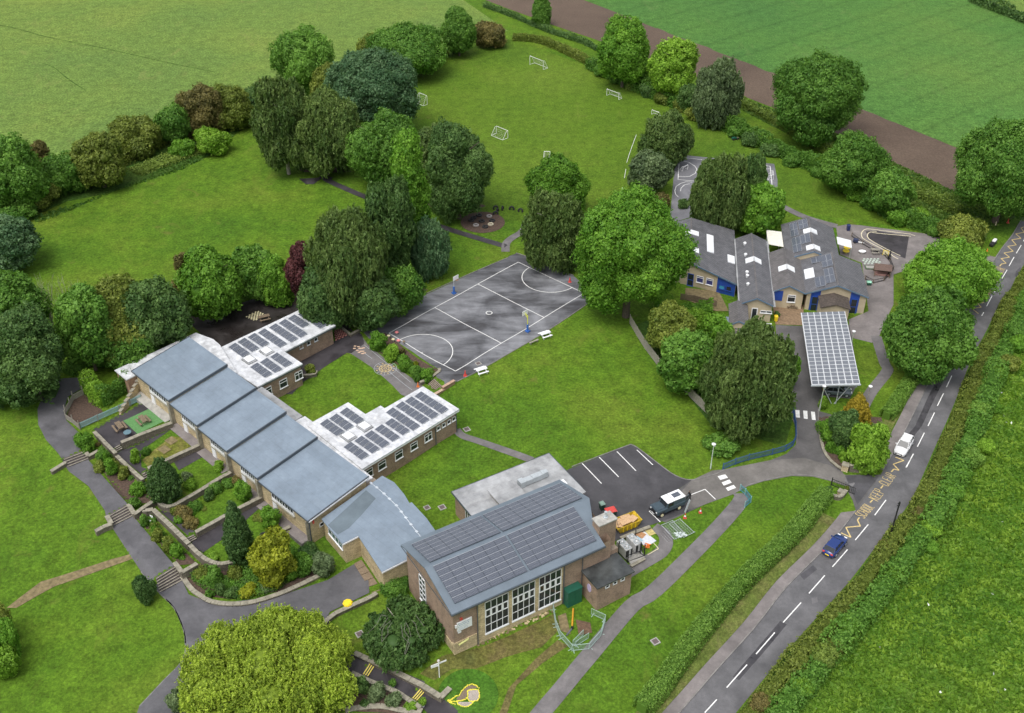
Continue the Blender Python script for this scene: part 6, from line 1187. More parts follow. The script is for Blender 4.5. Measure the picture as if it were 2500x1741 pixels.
def steps(label, top, bot, n, zt, zb, mat=None, nose=None, name='steps'):
    a, b = [Vector(G(p, zt)) for p in top]; c, d = [Vector(G(p, zb)) for p in bot]; t = thing(name, label, 'steps', ((a.x+b.x)/2, (a.y+b.y)/2, zt)); o0 = Vector((t.location.x, t.location.y))
    for k in range(n):
        f0, f1 = k/n, (k+1)/n; z = zt-(zt-zb)*(k+.0)/n; q = [a.lerp(c, f0)-o0, b.lerp(d, f0)-o0, b.lerp(d, f1)-o0, a.lerp(c, f1)-o0]
        vs = [(v.x, v.y, -1.6) for v in q]+[(v.x, v.y, z-zt+.03) for v in q]; s_ = MB().add(vs, [(0,1,2,3)[::-1],(4,5,6,7),(0,1,5,4),(1,2,6,5),(2,3,7,6),(3,0,4,7)]).build('step', mat or conc, t)
        e = (q[2]-q[1]).normalized()*.1; q2 = [q[3]-e, q[2]-e, q[2]+e*.3, q[3]+e*.3]; MB().add([(v.x, v.y, z-zt+.032) for v in q2]+[(v.x, v.y, z-zt+.055) for v in q2], [(3,2,1,0),(4,5,6,7),(0,1,5,4),(1,2,6,5),(2,3,7,6),(3,0,4,7)]).build('nosing', nose or cope_m, s_)
    return t
darkstep = plain('dark_step', (.10,.085,.08), .8, var=.3)
steps('upper flight of stone steps on the long path', P(I,385,48,530,-6), P(I,412,105,548,52), 4, 1.0, .4, darkstep); steps('middle flight of stone steps on the long path', P(I,655,395,778,325), P(I,680,467,812,400), 5, .4, -.2, darkstep); steps('lower flight of stone steps where the path meets the drive', P(I,948,775,1065,700), P(I,975,868,1112,795), 6, -.2, -1.1, darkstep)
steps('short steps from picnic terrace down to second terrace', P(L1,690,1130,755,1095), P(L1,720,1195,800,1155), 3, 1.3, .85, darkstep); steps('short steps beside the broad conifer', P(L1,1040,1475,1110,1435), P(L1,1075,1550,1160,1510), 3, .85, .4, darkstep); steps('short steps at the end of the long garden wall', P(L2,735,905,810,870), P(L2,775,965,850,925), 3, -.05, -.5, darkstep)
ynose = plain('yellow_nosing', (.72,.6,.12), .6, var=.2); steps('three yellow edged steps nearest the willow', P(M4,490,295,360,495), P(M4,570,345,450,535), 3, -1.4, -1.75, darkstep, ynose); steps('three yellow edged steps beside the flower bed', P(M4,1225,630,1055,830), P(M4,1300,690,1135,875), 3, -1.75, -2.1, darkstep, ynose)
steps('brown steps from the lower path up to the playground', P(N2,1870,1330,2020,1470), P(N2,1740,1440,1890,1560), 6, 0, -1., plain('brown_step', (.16,.11,.08), .8), cope_m); steps('timber edged steps down to the link entrance', P(J,205,665,160,690), P(J,330,850,270,870), 5, -.9, -1.2, timber, timber)

def fence(name, label, px, h_, panel_mat, post_mat, step=1.9, pales=0, th=.05, dz=0, rails=0, post_h=None, cat='fence', gap=0, world=False):
    pts = px if world else gs(px); d = densify(pts, step); t = thing(name, label, cat, (d[0][0], d[0][1], h1(*d[0])+dz)); o0 = t.location.copy(); post_h = post_h or h_+.1
    for i, p in enumerate(d): z = h1(*p)+dz-o0.z; MB().box(-.05, .05, -.05, .05, -.5, post_h).build('post', post_mat, t, (p[0]-o0.x, p[1]-o0.y, z), math.atan2(d[min(i+1, len(d)-1)][1]-d[max(i-1,0)][1], d[min(i+1, len(d)-1)][0]-d[max(i-1,0)][0]))
    for a, b in zip(d[:-1], d[1:]):
        L_ = math.dist(a, b); za = h1(*a)+dz-o0.z; zb = h1(*b)+dz-o0.z; mb = MB()
        if pales:
            n = max(1, int(L_/pales)); 
            for k in range(n): x = (k+.5)*L_/n; zz_ = (zb-za)*x/L_; mb.box(x-pales*.5*(1-gap), x+pales*.5*(1-gap), -th/2, th/2, .05+zz_, h_+zz_+(.03 if k % 2 else 0))
            for zr in ((.15, h_-.12) if rails else (.3,)): mb.add([(0,-.04,zr),(L_,-.04,zr+zb-za),(L_,.04,zr+zb-za),(0,.04,zr),(0,-.04,zr+.05),(L_,-.04,zr+.05+zb-za),(L_,.04,zr+.05+zb-za),(0,.04,zr+.05)], [(0,3,2,1),(4,5,6,7),(0,1,5,4),(2,3,7,6),(1,2,6,5),(3,0,4,7)])
        mb.build('fence_panel', panel_mat, t, (a[0]-o0.x, a[1]-o0.y, za), math.atan2(b[1]-a[1], b[0]-a[0]))
    return t
fence('timber_fence', 'weathered grey timber fence curving along the lawn below the big birch', P(E,1965,640,2010,720,2060,800,2105,860,2180,960,2262,1065)+P(Q,60,965,120,1060,230,1180,345,1290), 1.7, timber_g, timber_g, 1.9, .15, .03, gap=.08)
fence('timber_fence', 'old timber fence under the weeping birch by the playground path', P(N3,1065,590,1150,680,1280,830,1400,930), 1.5, timber_g, timber_g, 1.9, .15, .03, gap=.08)
fence('picket_fence', 'pale green picket fence along the top terrace', P(L1,250,895,480,790,760,665,1050,520), 1.0, tealp, timber_g, 1.8, .13, .03, dz=.1, gap=.3, rails=1)
fence('picket_fence', 'grey timber fence round the small sunken garden', P(L1,245,905,160,830,65,770,60,700,120,600,160,520,290,450), 1.0, timber_g, timber_g, 1.7, .13, .03, gap=.25, rails=1, post_h=1.7)
railm = plain('blue_rail', (.04,.10,.26), .45)
fence('blue_railing', 'long blue metal railing on the bend of the driveway', P(Q,405,1592,480,1560,560,1535,700,1503,780,1480,825,1450,842,1410,840,1340,825,1245), 1.1, railm, railm, 1.9, .11, .02, gap=.75, rails=1)
fence('blue_railing', 'short green blue railing at the end of the footpath', P(K,515,245,545,270,580,318,543,350), 1.1, plain('teal_rail', (.06,.25,.3), .45), tealp, 1.5, .11, .02, gap=.75, rails=1)
fence('plant_fence', 'black post and mesh fence round the heat pumps', P(M3,560,1050,740,1230,1060,1110,980,1060,880,830), 1.4, blacks, blacks, 1.6, .2, .01, gap=.94, rails=1, post_h=2.1)
fence('yard_fence', 'low dark railing round the infant yard play area', P(M2,1250,330,1400,440,1540,520,1700,590,1780,680,1830,800,1700,950,1550,985,1440,930), .8, blacks, timber, 1.8, .16, .015, gap=.85, rails=1)
fence('yard_fence', 'brown timber fence below the infant yard', P(M1,235,1210,420,1235,620,1290,735,1310), 1.2, timber, timber, 1.8, .15, .03, gap=.06)

# ------------------------------------------------------------------ vehicles
def car(label, loc, rz, body, L=4.2, Wd=1.78, Hh=1.48, suv=False, name='car', cat='car'):
    t = thing(name, label, cat, loc, rz); w2 = Wd/2; bz = .92 if not suv else 1.0; paint = newmat('car_paint')[0]; b = paint.node_tree.nodes['Principled BSDF']; b.inputs['Base Color'].default_value = (*body, 1); b.inputs['Roughness'].default_value = .25; b.inputs['Coat Weight'].default_value = .6
    st = [(-.5, .55, .30, .62), (-.485, .8, .24, .80), (-.42, .95, .22, .93*bz/.92), (-.28, 1, .2, bz), (0, 1, .2, bz), (.2, 1, .2, bz*.99), (.3, .99, .2, bz*.93), (.42, .93, .22, bz*.83), (.485, .78, .26, bz*.72), (.5, .6, .32, bz*.6)]
    vs = []; 
    for x, wf, z0, z1 in st: w_ = w2*wf; vs += [(x*L, -w_*.92, z0), (x*L, -w_, z0+(z1-z0)*.35), (x*L, -w_*.99, z0+(z1-z0)*.75), (x*L, -w_*.88, z1), (x*L, 0, z1+.04), (x*L, w_*.88, z1), (x*L, w_*.99, z0+(z1-z0)*.75), (x*L, w_, z0+(z1-z0)*.35), (x*L, w_*.92, z0)]
    m = 9; fs = [(i*m+j, i*m+(j+1) % m, (i+1)*m+(j+1) % m, (i+1)*m+j) for i in range(len(st)-1) for j in range(m)]+[tuple(range(m))[::-1], tuple(range((len(st)-1)*m, len(st)*m))]
    MB().add(vs, fs).build('body', paint, t, smooth=True)
    xr = -.46 if suv else -.44; A_ = [(xr*L, .86), (.24*L, .86)]; B_ = [(xr*L+.45, .68), (.06*L, .7)]
    lo = [(A_[0][0], -w2*.86), (A_[1][0], -w2*.86), (A_[1][0], w2*.86), (A_[0][0], w2*.86)]; hi = [(B_[0][0], -w2*.7), (B_[1][0], -w2*.7), (B_[1][0], w2*.7), (B_[0][0], w2*.7)]
    MB().add([(*p, bz-.02) for p in lo]+[(*p, Hh-.03) for p in hi], [(0,1,5,4),(1,2,6,5),(2,3,7,6),(3,0,4,7),(4,5,6,7)]).build('glazing', glassm, t)
    q = [(B_[0][0]-.12, -w2*.72), (B_[1][0]+.03, -w2*.72), (B_[1][0]+.03, w2*.72), (B_[0][0]-.12, w2*.72)]; MB().add([(*p, Hh-.06) for p in q]+[(p[0]*.97, p[1]*.93, Hh+.01) for p in q], [(0,1,5,4),(1,2,6,5),(2,3,7,6),(3,0,4,7),(4,5,6,7)]).build('roof', paint, t)
    mb = MB()
    for s in (-1, 1):
        for (xl, xh) in ((A_[0][0], B_[0][0]), (A_[1][0], B_[1][0])): mb.tube((xl, s*w2*.87, bz-.02), (xh, s*w2*.71, Hh-.03), .045)
        for f in (.36, .68): mb.tube((A_[0][0]*(1-f)+A_[1][0]*f, s*w2*.875, bz), (B_[0][0]*(1-f)+B_[1][0]*f, s*w2*.715, Hh-.03), .04)
    mb.build('pillar', paint, t)
    for s in (-1, 1):
        for x in (-.31, .31):
            wl = MB().tube((x*L, s*(w2-.2), .32), (x*L, s*(w2+.01), .32), .32, n=16).build('wheel', rubber, t); MB().tube((x*L, s*(w2+.012), .32), (x*L, s*(w2+.03), .32), .2, n=12).build('rim', steel, wl)
        MB().box(.455*L, .492*L, s*w2*.5-.2, s*w2*.5+.2, .6, .72).build('headlight', whiteg, t); MB().box(-.5*L, -.475*L, s*w2*.62-.14, s*w2*.62+.14, .68, .86).build('tail_light', redp, t); MB().box(.17*L, .2*L, s*(w2+.02)-.1, s*(w2+.02)+.1, bz+.02, bz+.16).build('mirror', paint, t)
    MB().box(-.515*L, -.5*L, -.26, .26, .45, .57).build('number_plate', yellowp if not suv else whitep, t); MB().box(.498*L, .512*L, -.26, .26, .4, .52).build('number_plate', whitep, t)
    MB().box(.47*L, .503*L, -.5, .5, .42, .58).build('grille', blacks, t); return t
def heading(a, b): a = g(a); b = g(b); return math.atan2(b[1]-a[1], b[0]-a[0])
x, y, z = g(K(1095,600)); rzr = heading(K(1000,760), K(1170,560)); car('dark blue hatchback driving up the road towards the school words', (x-.1, y+.1, z+.02), rzr, (.012,.035,.16))
x, y, z = g(M5(1150,920)); car('white car coming down the road near the entrance', (x, y, z+.02), heading(M5(1210,800), M5(1090,1000)), (.75,.75,.76), 4.35, 1.8, 1.56, True)
x, y, z = g(Z4(1375,1050)); car('grey saloon in the first bay under the solar carport', (x, y+.2, z+.02), R(-8), (.13,.16,.18)); x, y, z = g(Z4(1360,985)); car('dark car deeper under the solar carport', (x, y+.7, z+.02), R(173), (.03,.035,.045))
# working four by four
x, y, z = g(Z3(1265,1045)); rz = heading(Z3(1420,1000), Z3(1130,1120)); LRv = thing('pickup_truck', 'dark grey boxy off road truck with white roof and open rear door', 'off-road vehicle', (x-.5, y+.1, z+.03), rz)
lrp = plain('slate_paint', (.055,.08,.1), .35); mb = MB(); mb.box(-2.3, 2.2, -.88, .88, .55, 1.2); mb.build('body', lrp, LRv, bevel=.04)
MB().box(.75, 2.1, -.62, .62, 1.2, 1.3).build('bonnet', lrp, LRv, bevel=.04); mb = MB(); mb.add([(-2.25,-.8,1.2),(.75,-.8,1.2),(.75,.8,1.2),(-2.25,.8,1.2),(-2.2,-.74,1.9),(.5,-.74,1.9),(.5,.74,1.9),(-2.2,.74,1.9)], [(0,1,5,4),(1,2,6,5),(2,3,7,6),(3,0,4,7),(4,5,6,7)]); mb.build('cab', lrp, LRv)
mb = MB(); mb.add([(.78,-.66,1.28),(.78,.66,1.28),(.56,.62,1.82),(.56,-.62,1.82)], [(0,1,2,3)]); mb.box(-.35, .45, -.83, -.77, 1.3, 1.75); mb.box(-.35, .45, .77, .83, 1.3, 1.75); mb.build('window', glassm, LRv)
MB().box(-2.3, -.42, -.8, .8, 1.9, 2.02).build('roof', whiteg, LRv, bevel=.05); MB().box(-.36, .62, -.8, .8, 1.9, 2.02).build('roof', whiteg, LRv, bevel=.05); MB().box(-1.85, -.75, -.4, .35, 2.02, 2.06).build('roof_solar_panel', pvm, LRv)
for s in (-1, 1):
    for xx in (-1.35, 1.45):
        wl = MB().tube((xx, s*.62, .4), (xx, s*.9, .4), .4, n=16).build('wheel', rubber, LRv); MB().tube((xx, s*.9, .4), (xx, s*.93, .4), .23, n=12).build('rim', cream_p, wl)
    MB().tube((2.2, s*.62, .95), (2.24, s*.62, .95), .12, n=10).build('headlight', whiteg, LRv); MB().box(1.05, 1.95, s*.9-.05, s*.9+.05, .82, .9).build('wheel_arch', blacks, LRv); MB().box(.5, .6, s*1.0-.06, s*1.0+.06, 1.35, 1.6).build('mirror', blacks, LRv)
MB().box(2.2, 2.32, -.9, .9, .55, .7).build('bumper', blacks, LRv); MB().box(2.2, 2.23, -.35, .35, .7, 1.1).build('grille', blacks, LRv); MB().box(2.32, 2.34, -.3, .3, .5, .62).build('number_plate', whitep, LRv)
o = MB().box(-.04, 0, 0, .75, .6, 1.85).build('rear_door', lrp, LRv, (-2.3, .8, 0), R(105)); MB().box(-.06, .01, .12, .63, 1.3, 1.7).build('window', glassm, o)
tag(MB().box(0, .3, -.02, .02, 0, 2.2).build('step_ladder', steel, None, (x+1.75, y-.3, z), rz+R(80)), 'metal ladder leaning behind the grey truck', 'ladder').rotation_euler = (R(-14), 0, rz+R(80))
# person by the truck
def person(label, loc, rz):
    bm = bmesh.new(); V = {}
    J_ = dict(pelvis=(0,0,.95,.15), spine=(.02,0,1.15,.15), chest=(.07,0,1.38,.17), neck=(.12,0,1.54,.06), hipL=(0,.1,.9,.1), kneeL=(.16,.11,.5,.07), ankL=(.08,.12,.1,.05), toeL=(.22,.13,.04,.045), hipR=(0,-.1,.9,.1), kneeR=(-.05,-.12,.5,.07), ankR=(-.28,-.12,.12,.05), toeR=(-.15,-.12,.04,.045),
        shL=(.08,.2,1.42,.075), elL=(.2,.24,1.16,.05), wrL=(.4,.17,1.1,.035), hdL=(.47,.15,1.1,.035), shR=(.08,-.2,1.42,.075), elR=(.16,-.24,1.15,.05), wrR=(.38,-.18,1.14,.035), hdR=(.45,-.16,1.14,.035))
    ed = [('pelvis','spine'),('spine','chest'),('chest','neck'),('pelvis','hipL'),('hipL','kneeL'),('kneeL','ankL'),('ankL','toeL'),('pelvis','hipR'),('hipR','kneeR'),('kneeR','ankR'),('ankR','toeR'),('chest','shL'),('shL','elL'),('elL','wrL'),('wrL','hdL'),('chest','shR'),('shR','elR'),('elR','wrR'),('wrR','hdR')]
    for s_, w0 in (('L', 1), ('R', -1)):
        hx, hy, hz, _ = J_['hd'+s_]
        for i, (dy, L_) in enumerate(((-.03,.065),(-.01,.08),(.01,.075),(.03,.06))): J_['f%s%d' % (s_, i)] = (hx+L_, hy+dy, hz-.02, .009); J_['g%s%d' % (s_, i)] = (hx+L_*.7, hy+dy, hz-.06, .008); ed += [('hd'+s_, 'f%s%d' % (s_, i)), ('f%s%d' % (s_, i), 'g%s%d' % (s_, i))]
        J_['t'+s_] = (hx+.02, hy-.05*w0, hz+.03, .011); ed.append(('hd'+s_, 't'+s_))
    nm = list(J_); me = bpy.data.meshes.new('body'); me.from_pydata([J_[k][:3] for k in nm], [(nm.index(a), nm.index(b)) for a, b in ed], []); me.materials.append(blacks)
    t = thing('person', label, 'person', loc, rz); o = ob('body', me, t); sk = o.modifiers.new('skin', 'SKIN'); lay = me.skin_vertices[0] if me.skin_vertices else None
    if lay is None:
        bpy.context.view_layer.objects.active = o; bpy.ops.mesh.customdata_skin_add() ; lay = me.skin_vertices[0]
    for i, k in enumerate(nm): lay.data[i].radius = (J_[k][3],)*2; lay.data[i].use_root = (k == 'pelvis')
    ss = o.modifiers.new('sub', 'SUBSURF'); ss.levels = 1; ss.render_levels = 1
    skin = plain('skin', (.35,.2,.14), .6)
    hd = MB().lathe((.15, 0, 1.56), [(.03,-.02),(.075,.03),(.09,.09),(.095,.15),(.08,.21),(.04,.245),(.005,.25)], 12).build('head', skin, t, smooth=True); MB().lathe((.135, 0, 1.66), [(.1,0),(.104,.06),(.085,.125),(.03,.16),(.004,.163)], 12).build('hair', blacks, hd); MB().box(.235, .27, -.012, .012, 1.64, 1.68).build('nose', skin, hd)
    return t
x, y, z = g(Z3(1510,920)); person('person in black work clothes stepping at the back of the grey truck', (x, y, z+.03), rz+R(0))

# ------------------------------------------------------------------ yard equipment beside the hall
x, y, z = g(M3(700,560)); rs = heading(M3(560,600), M3(880,470)); t = thing('skip', 'yellow rubbish skip filled with flattened cardboard beside the chimney', 'skip', (x, y+.3, z), rs)
sk_ = [(-1.3,-.8),(1.3,-.8),(1.3,.8),(-1.3,.8)]; hi = [(-1.9,-.95),(1.9,-.95),(1.9,.95),(-1.9,.95)]
mb = MB(); mb.add([(*p, .08) for p in sk_]+[(*p, 1.2) for p in hi]+[(p[0]*.95, p[1]*.92, 1.2) for p in hi]+[(p[0]*.95, p[1]*.92, .2) for p in sk_], [(3,2,1,0),(0,1,5,4),(1,2,6,5),(2,3,7,6),(3,0,4,7),(4,5,9,8),(5,6,10,9),(6,7,11,10),(7,4,8,11),(8,9,13,12),(9,10,14,13),(10,11,15,14),(11,8,12,15),(12,13,14,15)]); mb.build('hopper', plain('worn_yellow', (.55,.38,.03), .5, var=.5, sc=5), t)
for s in (-1, 1):
    for k in range(4): MB().box(-1.0+k*.62, -.92+k*.62, s*.93-.06, s*.93+.06, .3, 1.1).build('rib', yellowp, t)
card = plain('cardboard', (.55,.36,.2), .85, var=.2, sc=6); tt = thing('cardboard_sheets', 'brown flattened cardboard piled in the yellow skip', 'cardboard', (x, y+.3, z+1.02), rs)
for i, (a, b, w_, d_, zz_, r_) in enumerate(((-.9,.2,1.2,.9,.12,10),(.2,.3,1.3,1.,.2,-8),(.9,-.2,1.1,.9,.15,22),(-.3,-.35,1.5,.7,.22,4),(-1.2,-.3,.8,.7,.05,-25))): MB().box(-w_/2, w_/2, -d_/2, d_/2, 0, .1).build('sheet', card, tt, (a, b, zz_), R(r_)).rotation_euler.x = R(-8+5*i)
MB().tube((-1.5,-.5,.1), (-1.3,.3,.7), .04).build('timber_batten', timber, tt)
def wheelie(label, px, w_, d_, h_, bodym, lidm, rz):
    x, y, z = g(px); t = thing('wheeled_bin', label, 'bin', (x, y, z), rz); MB().add([(-w_*.42,-d_*.42,.1),(w_*.42,-d_*.42,.1),(w_*.42,d_*.42,.1),(-w_*.42,d_*.42,.1),(-w_/2,-d_/2,h_),(w_/2,-d_/2,h_),(w_/2,d_/2,h_),(-w_/2,d_/2,h_)], [(3,2,1,0),(0,1,5,4),(1,2,6,5),(2,3,7,6),(3,0,4,7),(4,5,6,7)]).build('body', bodym, t)
    MB().add([(-w_/2-.04,-d_/2-.04,h_),(w_/2+.04,-d_/2-.04,h_),(w_/2+.04,d_/2+.04,h_),(-w_/2-.04,d_/2+.04,h_),(-w_*.42,-d_*.4,h_+.13),(w_*.42,-d_*.4,h_+.13),(w_*.42,d_*.4,h_+.13),(-w_*.42,d_*.4,h_+.13)], [(0,1,5,4),(1,2,6,5),(2,3,7,6),(3,0,4,7),(4,5,6,7)]).build('lid', lidm, t)
    for sx in (-1, 1): MB().tube((sx*w_*.35, -d_*.4, .1), (sx*w_*.45, -d_*.4, .1), .1, n=10).build('wheel', rubber, t)
dkg = plain('dark_green_plastic', (.02,.06,.04), .5); wheelie('large wheeled bin with bright red lid behind the chimney', M3(400,330), 1.35, 1.05, 1.2, dkg, redp, R(20)); wheelie('green wheeled bin with pale lid beside the red lidded one', M3(235,185), .62, .72, 1.05, dkg, plain('sage_lid', (.2,.3,.25), .5), R(25))
wheelie('yellow bin at the corner of the brown patio', M2(190,1510), .55, .6, 1.0, yellowp, yellowp, R(0)); wheelie('dark blue bin beside the small grass plot', M2(1200,245), .6, .65, 1.1, plain('navy_plastic', (.02,.03,.12), .4), plain('navy_lid', (.02,.03,.12), .4), 0); wheelie('small green box bin beside the yard fence', M2(1490,1005), .8, .6, .6, greenp, plain('mint_lid', (.3,.6,.45), .4), R(-5))
# grit bin
x, y, z = g(I(2120,950)); t = thing('grit_bin', 'bright yellow octagonal grit bin on the drive by the wall', 'grit bin', (x, y, z), R(15)); MB().lathe((0,0,0), [(.5,0),(.55,.55),(.62,.56),(.62,.66)], 8).build('body', yellowp, t); MB().lathe((0,0,.66), [(.62,0),(.5,.14),(.3,.17)], 8).build('lid', yellowp, t)
# heat pumps
rH = R(31); 
def hp(px, label):
    x, y, z = g(px); t = thing('heat_pump', label, 'heat pump', (x, y, z+.15), rH, 'heat pumps on the concrete pad'); MB().box(-.5, .5, -1.0, 1.0, .12, 1.55).build('casing', plain('pump_grey', (.5,.5,.49), .5), t, bevel=.03)
    for v in (-.5, .5):
        c = MB().lathe((0, v, 1.55), [(.42,0),(.42,.1),(.38,.1),(.38,.02)], 16).build('fan_guard', steel, t); MB().lathe((0, v, 1.6), [(.12,0),(.1,.06),(.0,.08)], 10).build('hub', whiteg, c)
        for k in range(5): MB().box(.08, .36, -.05, .05, 1.6, 1.62).build('blade', conc, c, (0, v, 0), k*R(72))
    MB().box(.3, .52, -1.03, -1.0, .3, 1.4).build('louvre', blacks, t); MB().box(-.45, -.1, -1.03, -1.0, .3, 1.4).build('louvre', blacks, t)
    for v in (-.8, .8): MB().box(-.5, .5, v-.06, v+.06, 0, .12).build('foot', rubber, t)
hp(M3(660,1060), 'two fan heat pump nearest the hall annex'); hp(M3(850,960), 'two fan heat pump nearest the lawn')
x, y, z = g(M3(830,1080)); tag(MB().prism([g(p)[:2] for p in (M3(560,930), M3(860,800), M3(1075,1120), M3(800,1280))], z-.3, z+.13).build('pump_pad', conc), 'concrete pad under the heat pumps', 'concrete pad')
# pallets, boards and site oddments
def pallet(label, px, rz, mat, n=6):
    x, y, z = g(px); t = thing('pallet', label, 'pallet', (x, y, z+.03), rz)
    for k in range(n): MB().box(-.6, .6, -.5+k*1./n, -.5+(k+.7)*1./n, .1, .13).build('slat', mat, t)
    for xx in (-.55, 0, .5): MB().box(xx, xx+.08, -.5, .5, 0, .1).build('bearer', mat, t)
pallet('pale yellow pallet lying on the grass by the curved path', M3(1175,640), R(-62), plain('new_timber', (.6,.5,.2), .8)); pallet('orange timber pallet on the white board sheet', M3(985,690), R(-40), plain('orange_timber', (.5,.26,.12), .8)); 
x, y, z = g(M3(1060,760)); tag(MB().box(-1.3, 1.3, -.9, .9, 0, .06).build('board_sheet', plain('white_board', (.6,.62,.66), .6), None, (x, y, z+.03), R(-52)), 'white sheet of board under the orange pallet', 'board'); x, y, z = g(M3(920,790)); tag(MB().box(-.6, .6, -.5, .5, 0, .1).build('board_sheet', plain('sky_board', (.35,.5,.58), .5), None, (x, y, z+.03), R(-52)), 'pale blue sheet beside the heat pumps', 'board')
for i, (a, b, lab) in enumerate(((M3(1040,620), M3(1340,950), 'long white edging pole along the grass corner'), (M3(1340,955), M3(1130,1075), 'short white edging pole at the grass corner'))): A1, B1 = g(a, .06), g(b, .06); tag(MB().tube(A1, B1, .045).build('edging_pole', cream_p), lab, 'pole')
x, y, z = g(M3(1120,910)); t = thing('orange_debris', 'crumpled orange plastic barrier mesh on the grass', 'plastic mesh', (x, y, z)); 
for k in range(7): MB().box(-.35, .35, -.06, .06, 0, .05).build('strip', orange_p, t, (_rng.uniform(-.25,.25), _rng.uniform(-.25,.25), .05+.04*k), k*.7)
def mesh_panel(name, label, loc, rz, w_=2.2, h_=1.1, mat=None, flat=False, feet=True, group=None):
    mat = mat or plain('green_grey_steel', (.42,.55,.5), .4, .3); t = thing(name, label, 'barrier', loc, rz, group); mb = MB()
    for a, b in (((0,0,.15),(w_,0,.15)), ((0,0,h_),(w_,0,h_)), ((0,0,.0),(0,0,h_)), ((w_,0,0),(w_,0,h_))): mb.tube(a, b, .035, n=6)
    mb.build('frame', mat, t); mb = MB()
    for k in range(1, int(w_/.16)): mb.tube((k*.16, 0, .15), (k*.16, 0, h_), .009, n=4, cap=False)
    for k in range(1, 5 if not flat else 9): mb.tube((0, 0, .15+k*(h_-.15)/5), (w_, 0, .15+k*(h_-.15)/5), .009, n=4, cap=False)
    mb.build('mesh_bars', mat, t)
    if feet:
        for xx in (.2, w_-.2): MB().box(xx-.04, xx+.04, -.35, .35, 0, .05).build('foot', mat, t)
    return t
gm = plain('green_grey_steel', (.42,.55,.5), .4, .3)
bp = [N4(1248,330), N4(1280,540), N4(1335,680), N4(1480,850), N4(1690,825), N4(1835,655), N4(1885,480), N4(1710,400)]; bl = ['left rear', 'left middle', 'left front', 'front left', 'front right', 'right front', 'right rear', 'back']
for i in range(7):
    a, b = g(bp[i]), g(bp[i+1]); L_ = math.dist(a[:2], b[:2]); mesh_panel('site_barrier', '%s section of the green mesh barrier ring round the dug hole' % bl[i], (a[0], a[1], a[2]), math.atan2(b[1]-a[1], b[0]-a[0]), max(L_-.05, .8), 1.05, gm, group='barriers round the dug hole')
a, b = g(N4(1490,790)), g(N4(1620,650)); mesh_panel('site_barrier', 'loose mesh barrier standing inside the ring beside the pipe', a, math.atan2(b[1]-a[1], b[0]-a[0]), 2.0, 1.05, gm); mesh_panel('site_barrier', 'second loose mesh barrier leaning inside the ring', (a[0]+.3, a[1]-.1, a[2]), math.atan2(b[1]-a[1], b[0]-a[0])-.22, 2.0, 1.0, gm)
# fence panels lying on the lawn
for k, (p, lab, rzz) in enumerate(((Z3(1300,1180), 'mesh fence panel lying flat on the grass, the lower of two', -62), (Z3(1395,1160), 'mesh fence panel lying on top of the other on the grass', -58))):
    x, y, z = g(p); t = mesh_panel('fence_panel_sheet', lab, (x, y, z+.08+.05*k), R(rzz), 2.9, 1.9, steel, True, False); t.rotation_euler = (R(90), 0, R(rzz))
x, y, z = g(Z3(1410,1365)); t = thing('panel_feet', 'heap of pale fence panel feet beside the flat mesh panels', 'fence feet', (x, y, z))
for k in range(9): MB().box(-.35, .35, -.1, .1, 0, .12).build('foot_block', plain('pale_block', (.55,.62,.6), .6) if k == 0 else bpy.data.materials['pale_block'], t, (_rng.uniform(-.7,.7), _rng.uniform(-.35,.35), .02+.06*(k % 3)), _rng.uniform(0, 3))
def cone(label, px, s=.75, mat=None, band=None):
    x, y, z = g(px); t = thing('traffic_cone', label, 'traffic cone', (x, y, z+.02)); MB().box(-.2*s/.75, .2*s/.75, -.2*s/.75, .2*s/.75, 0, .05).build('base', mat or redp, t); c = MB().lathe((0,0,.05), [(.15*s/.75,0),(.03,s)], 12).build('cone', mat or redp, t); 
    if band: MB().lathe((0,0,.05), [(.125*s/.75,s*.25),(.06*s/.75,s*.72)], 12).build('reflective_band', whiteg, c)
cone('red cone at the near corner of the netball court', E(895,980), 1.0); cone('red cone in front of the huge sycamore', E(1575,370), 1.0); cone('orange cone at the foot of the playground steps', E(588,1050), .8, orange_p); cone('white banded cone beside the flat mesh panels', Z3(1450,1145), .8, None, 1); cone('white banded cone nearer the footpath', Z3(1650,1075), .8, None, 1)
cone('red cone on the far verge by the oak', N1(1600,150), .9); cone('tall yellow marker cone by the far hedge end', N1(1218,265), 1.8, plain('amber', (.75,.45,.03), .5)); cone('small yellow post cone on the far verge', N1(1415,190), .8, cream_p); cone('small orange cone at the hedge foot', N1(1290,575), .5, orange_p)
# yellow pipe in the hole
a, b = g(N4(1495,330), .15), g(N4(1480,570), .1); t = thing('drain_pipe', 'yellow drain pipe running across the dug hole', 'pipe', a); MB().tube((0,0,0), tuple(Vector(b)-Vector(a)), .11, n=10).build('pipe', plain('ochre_pipe', (.6,.3,.03), .5), t)
c = g(N4(1410,660), .05); MB().tube(tuple(Vector(b)-Vector(a)), tuple(Vector(c)-Vector(a)), .1, n=8).build('pipe_bend', plain('grey_pipe', (.12,.12,.15), .5), t); MB().tube(tuple(Vector(b)-Vector(a)+Vector((0,0,-.1))), tuple(Vector(b)-Vector(a)+Vector((.05,.1,.2))), .16, n=10).build('collar', blacks, t)
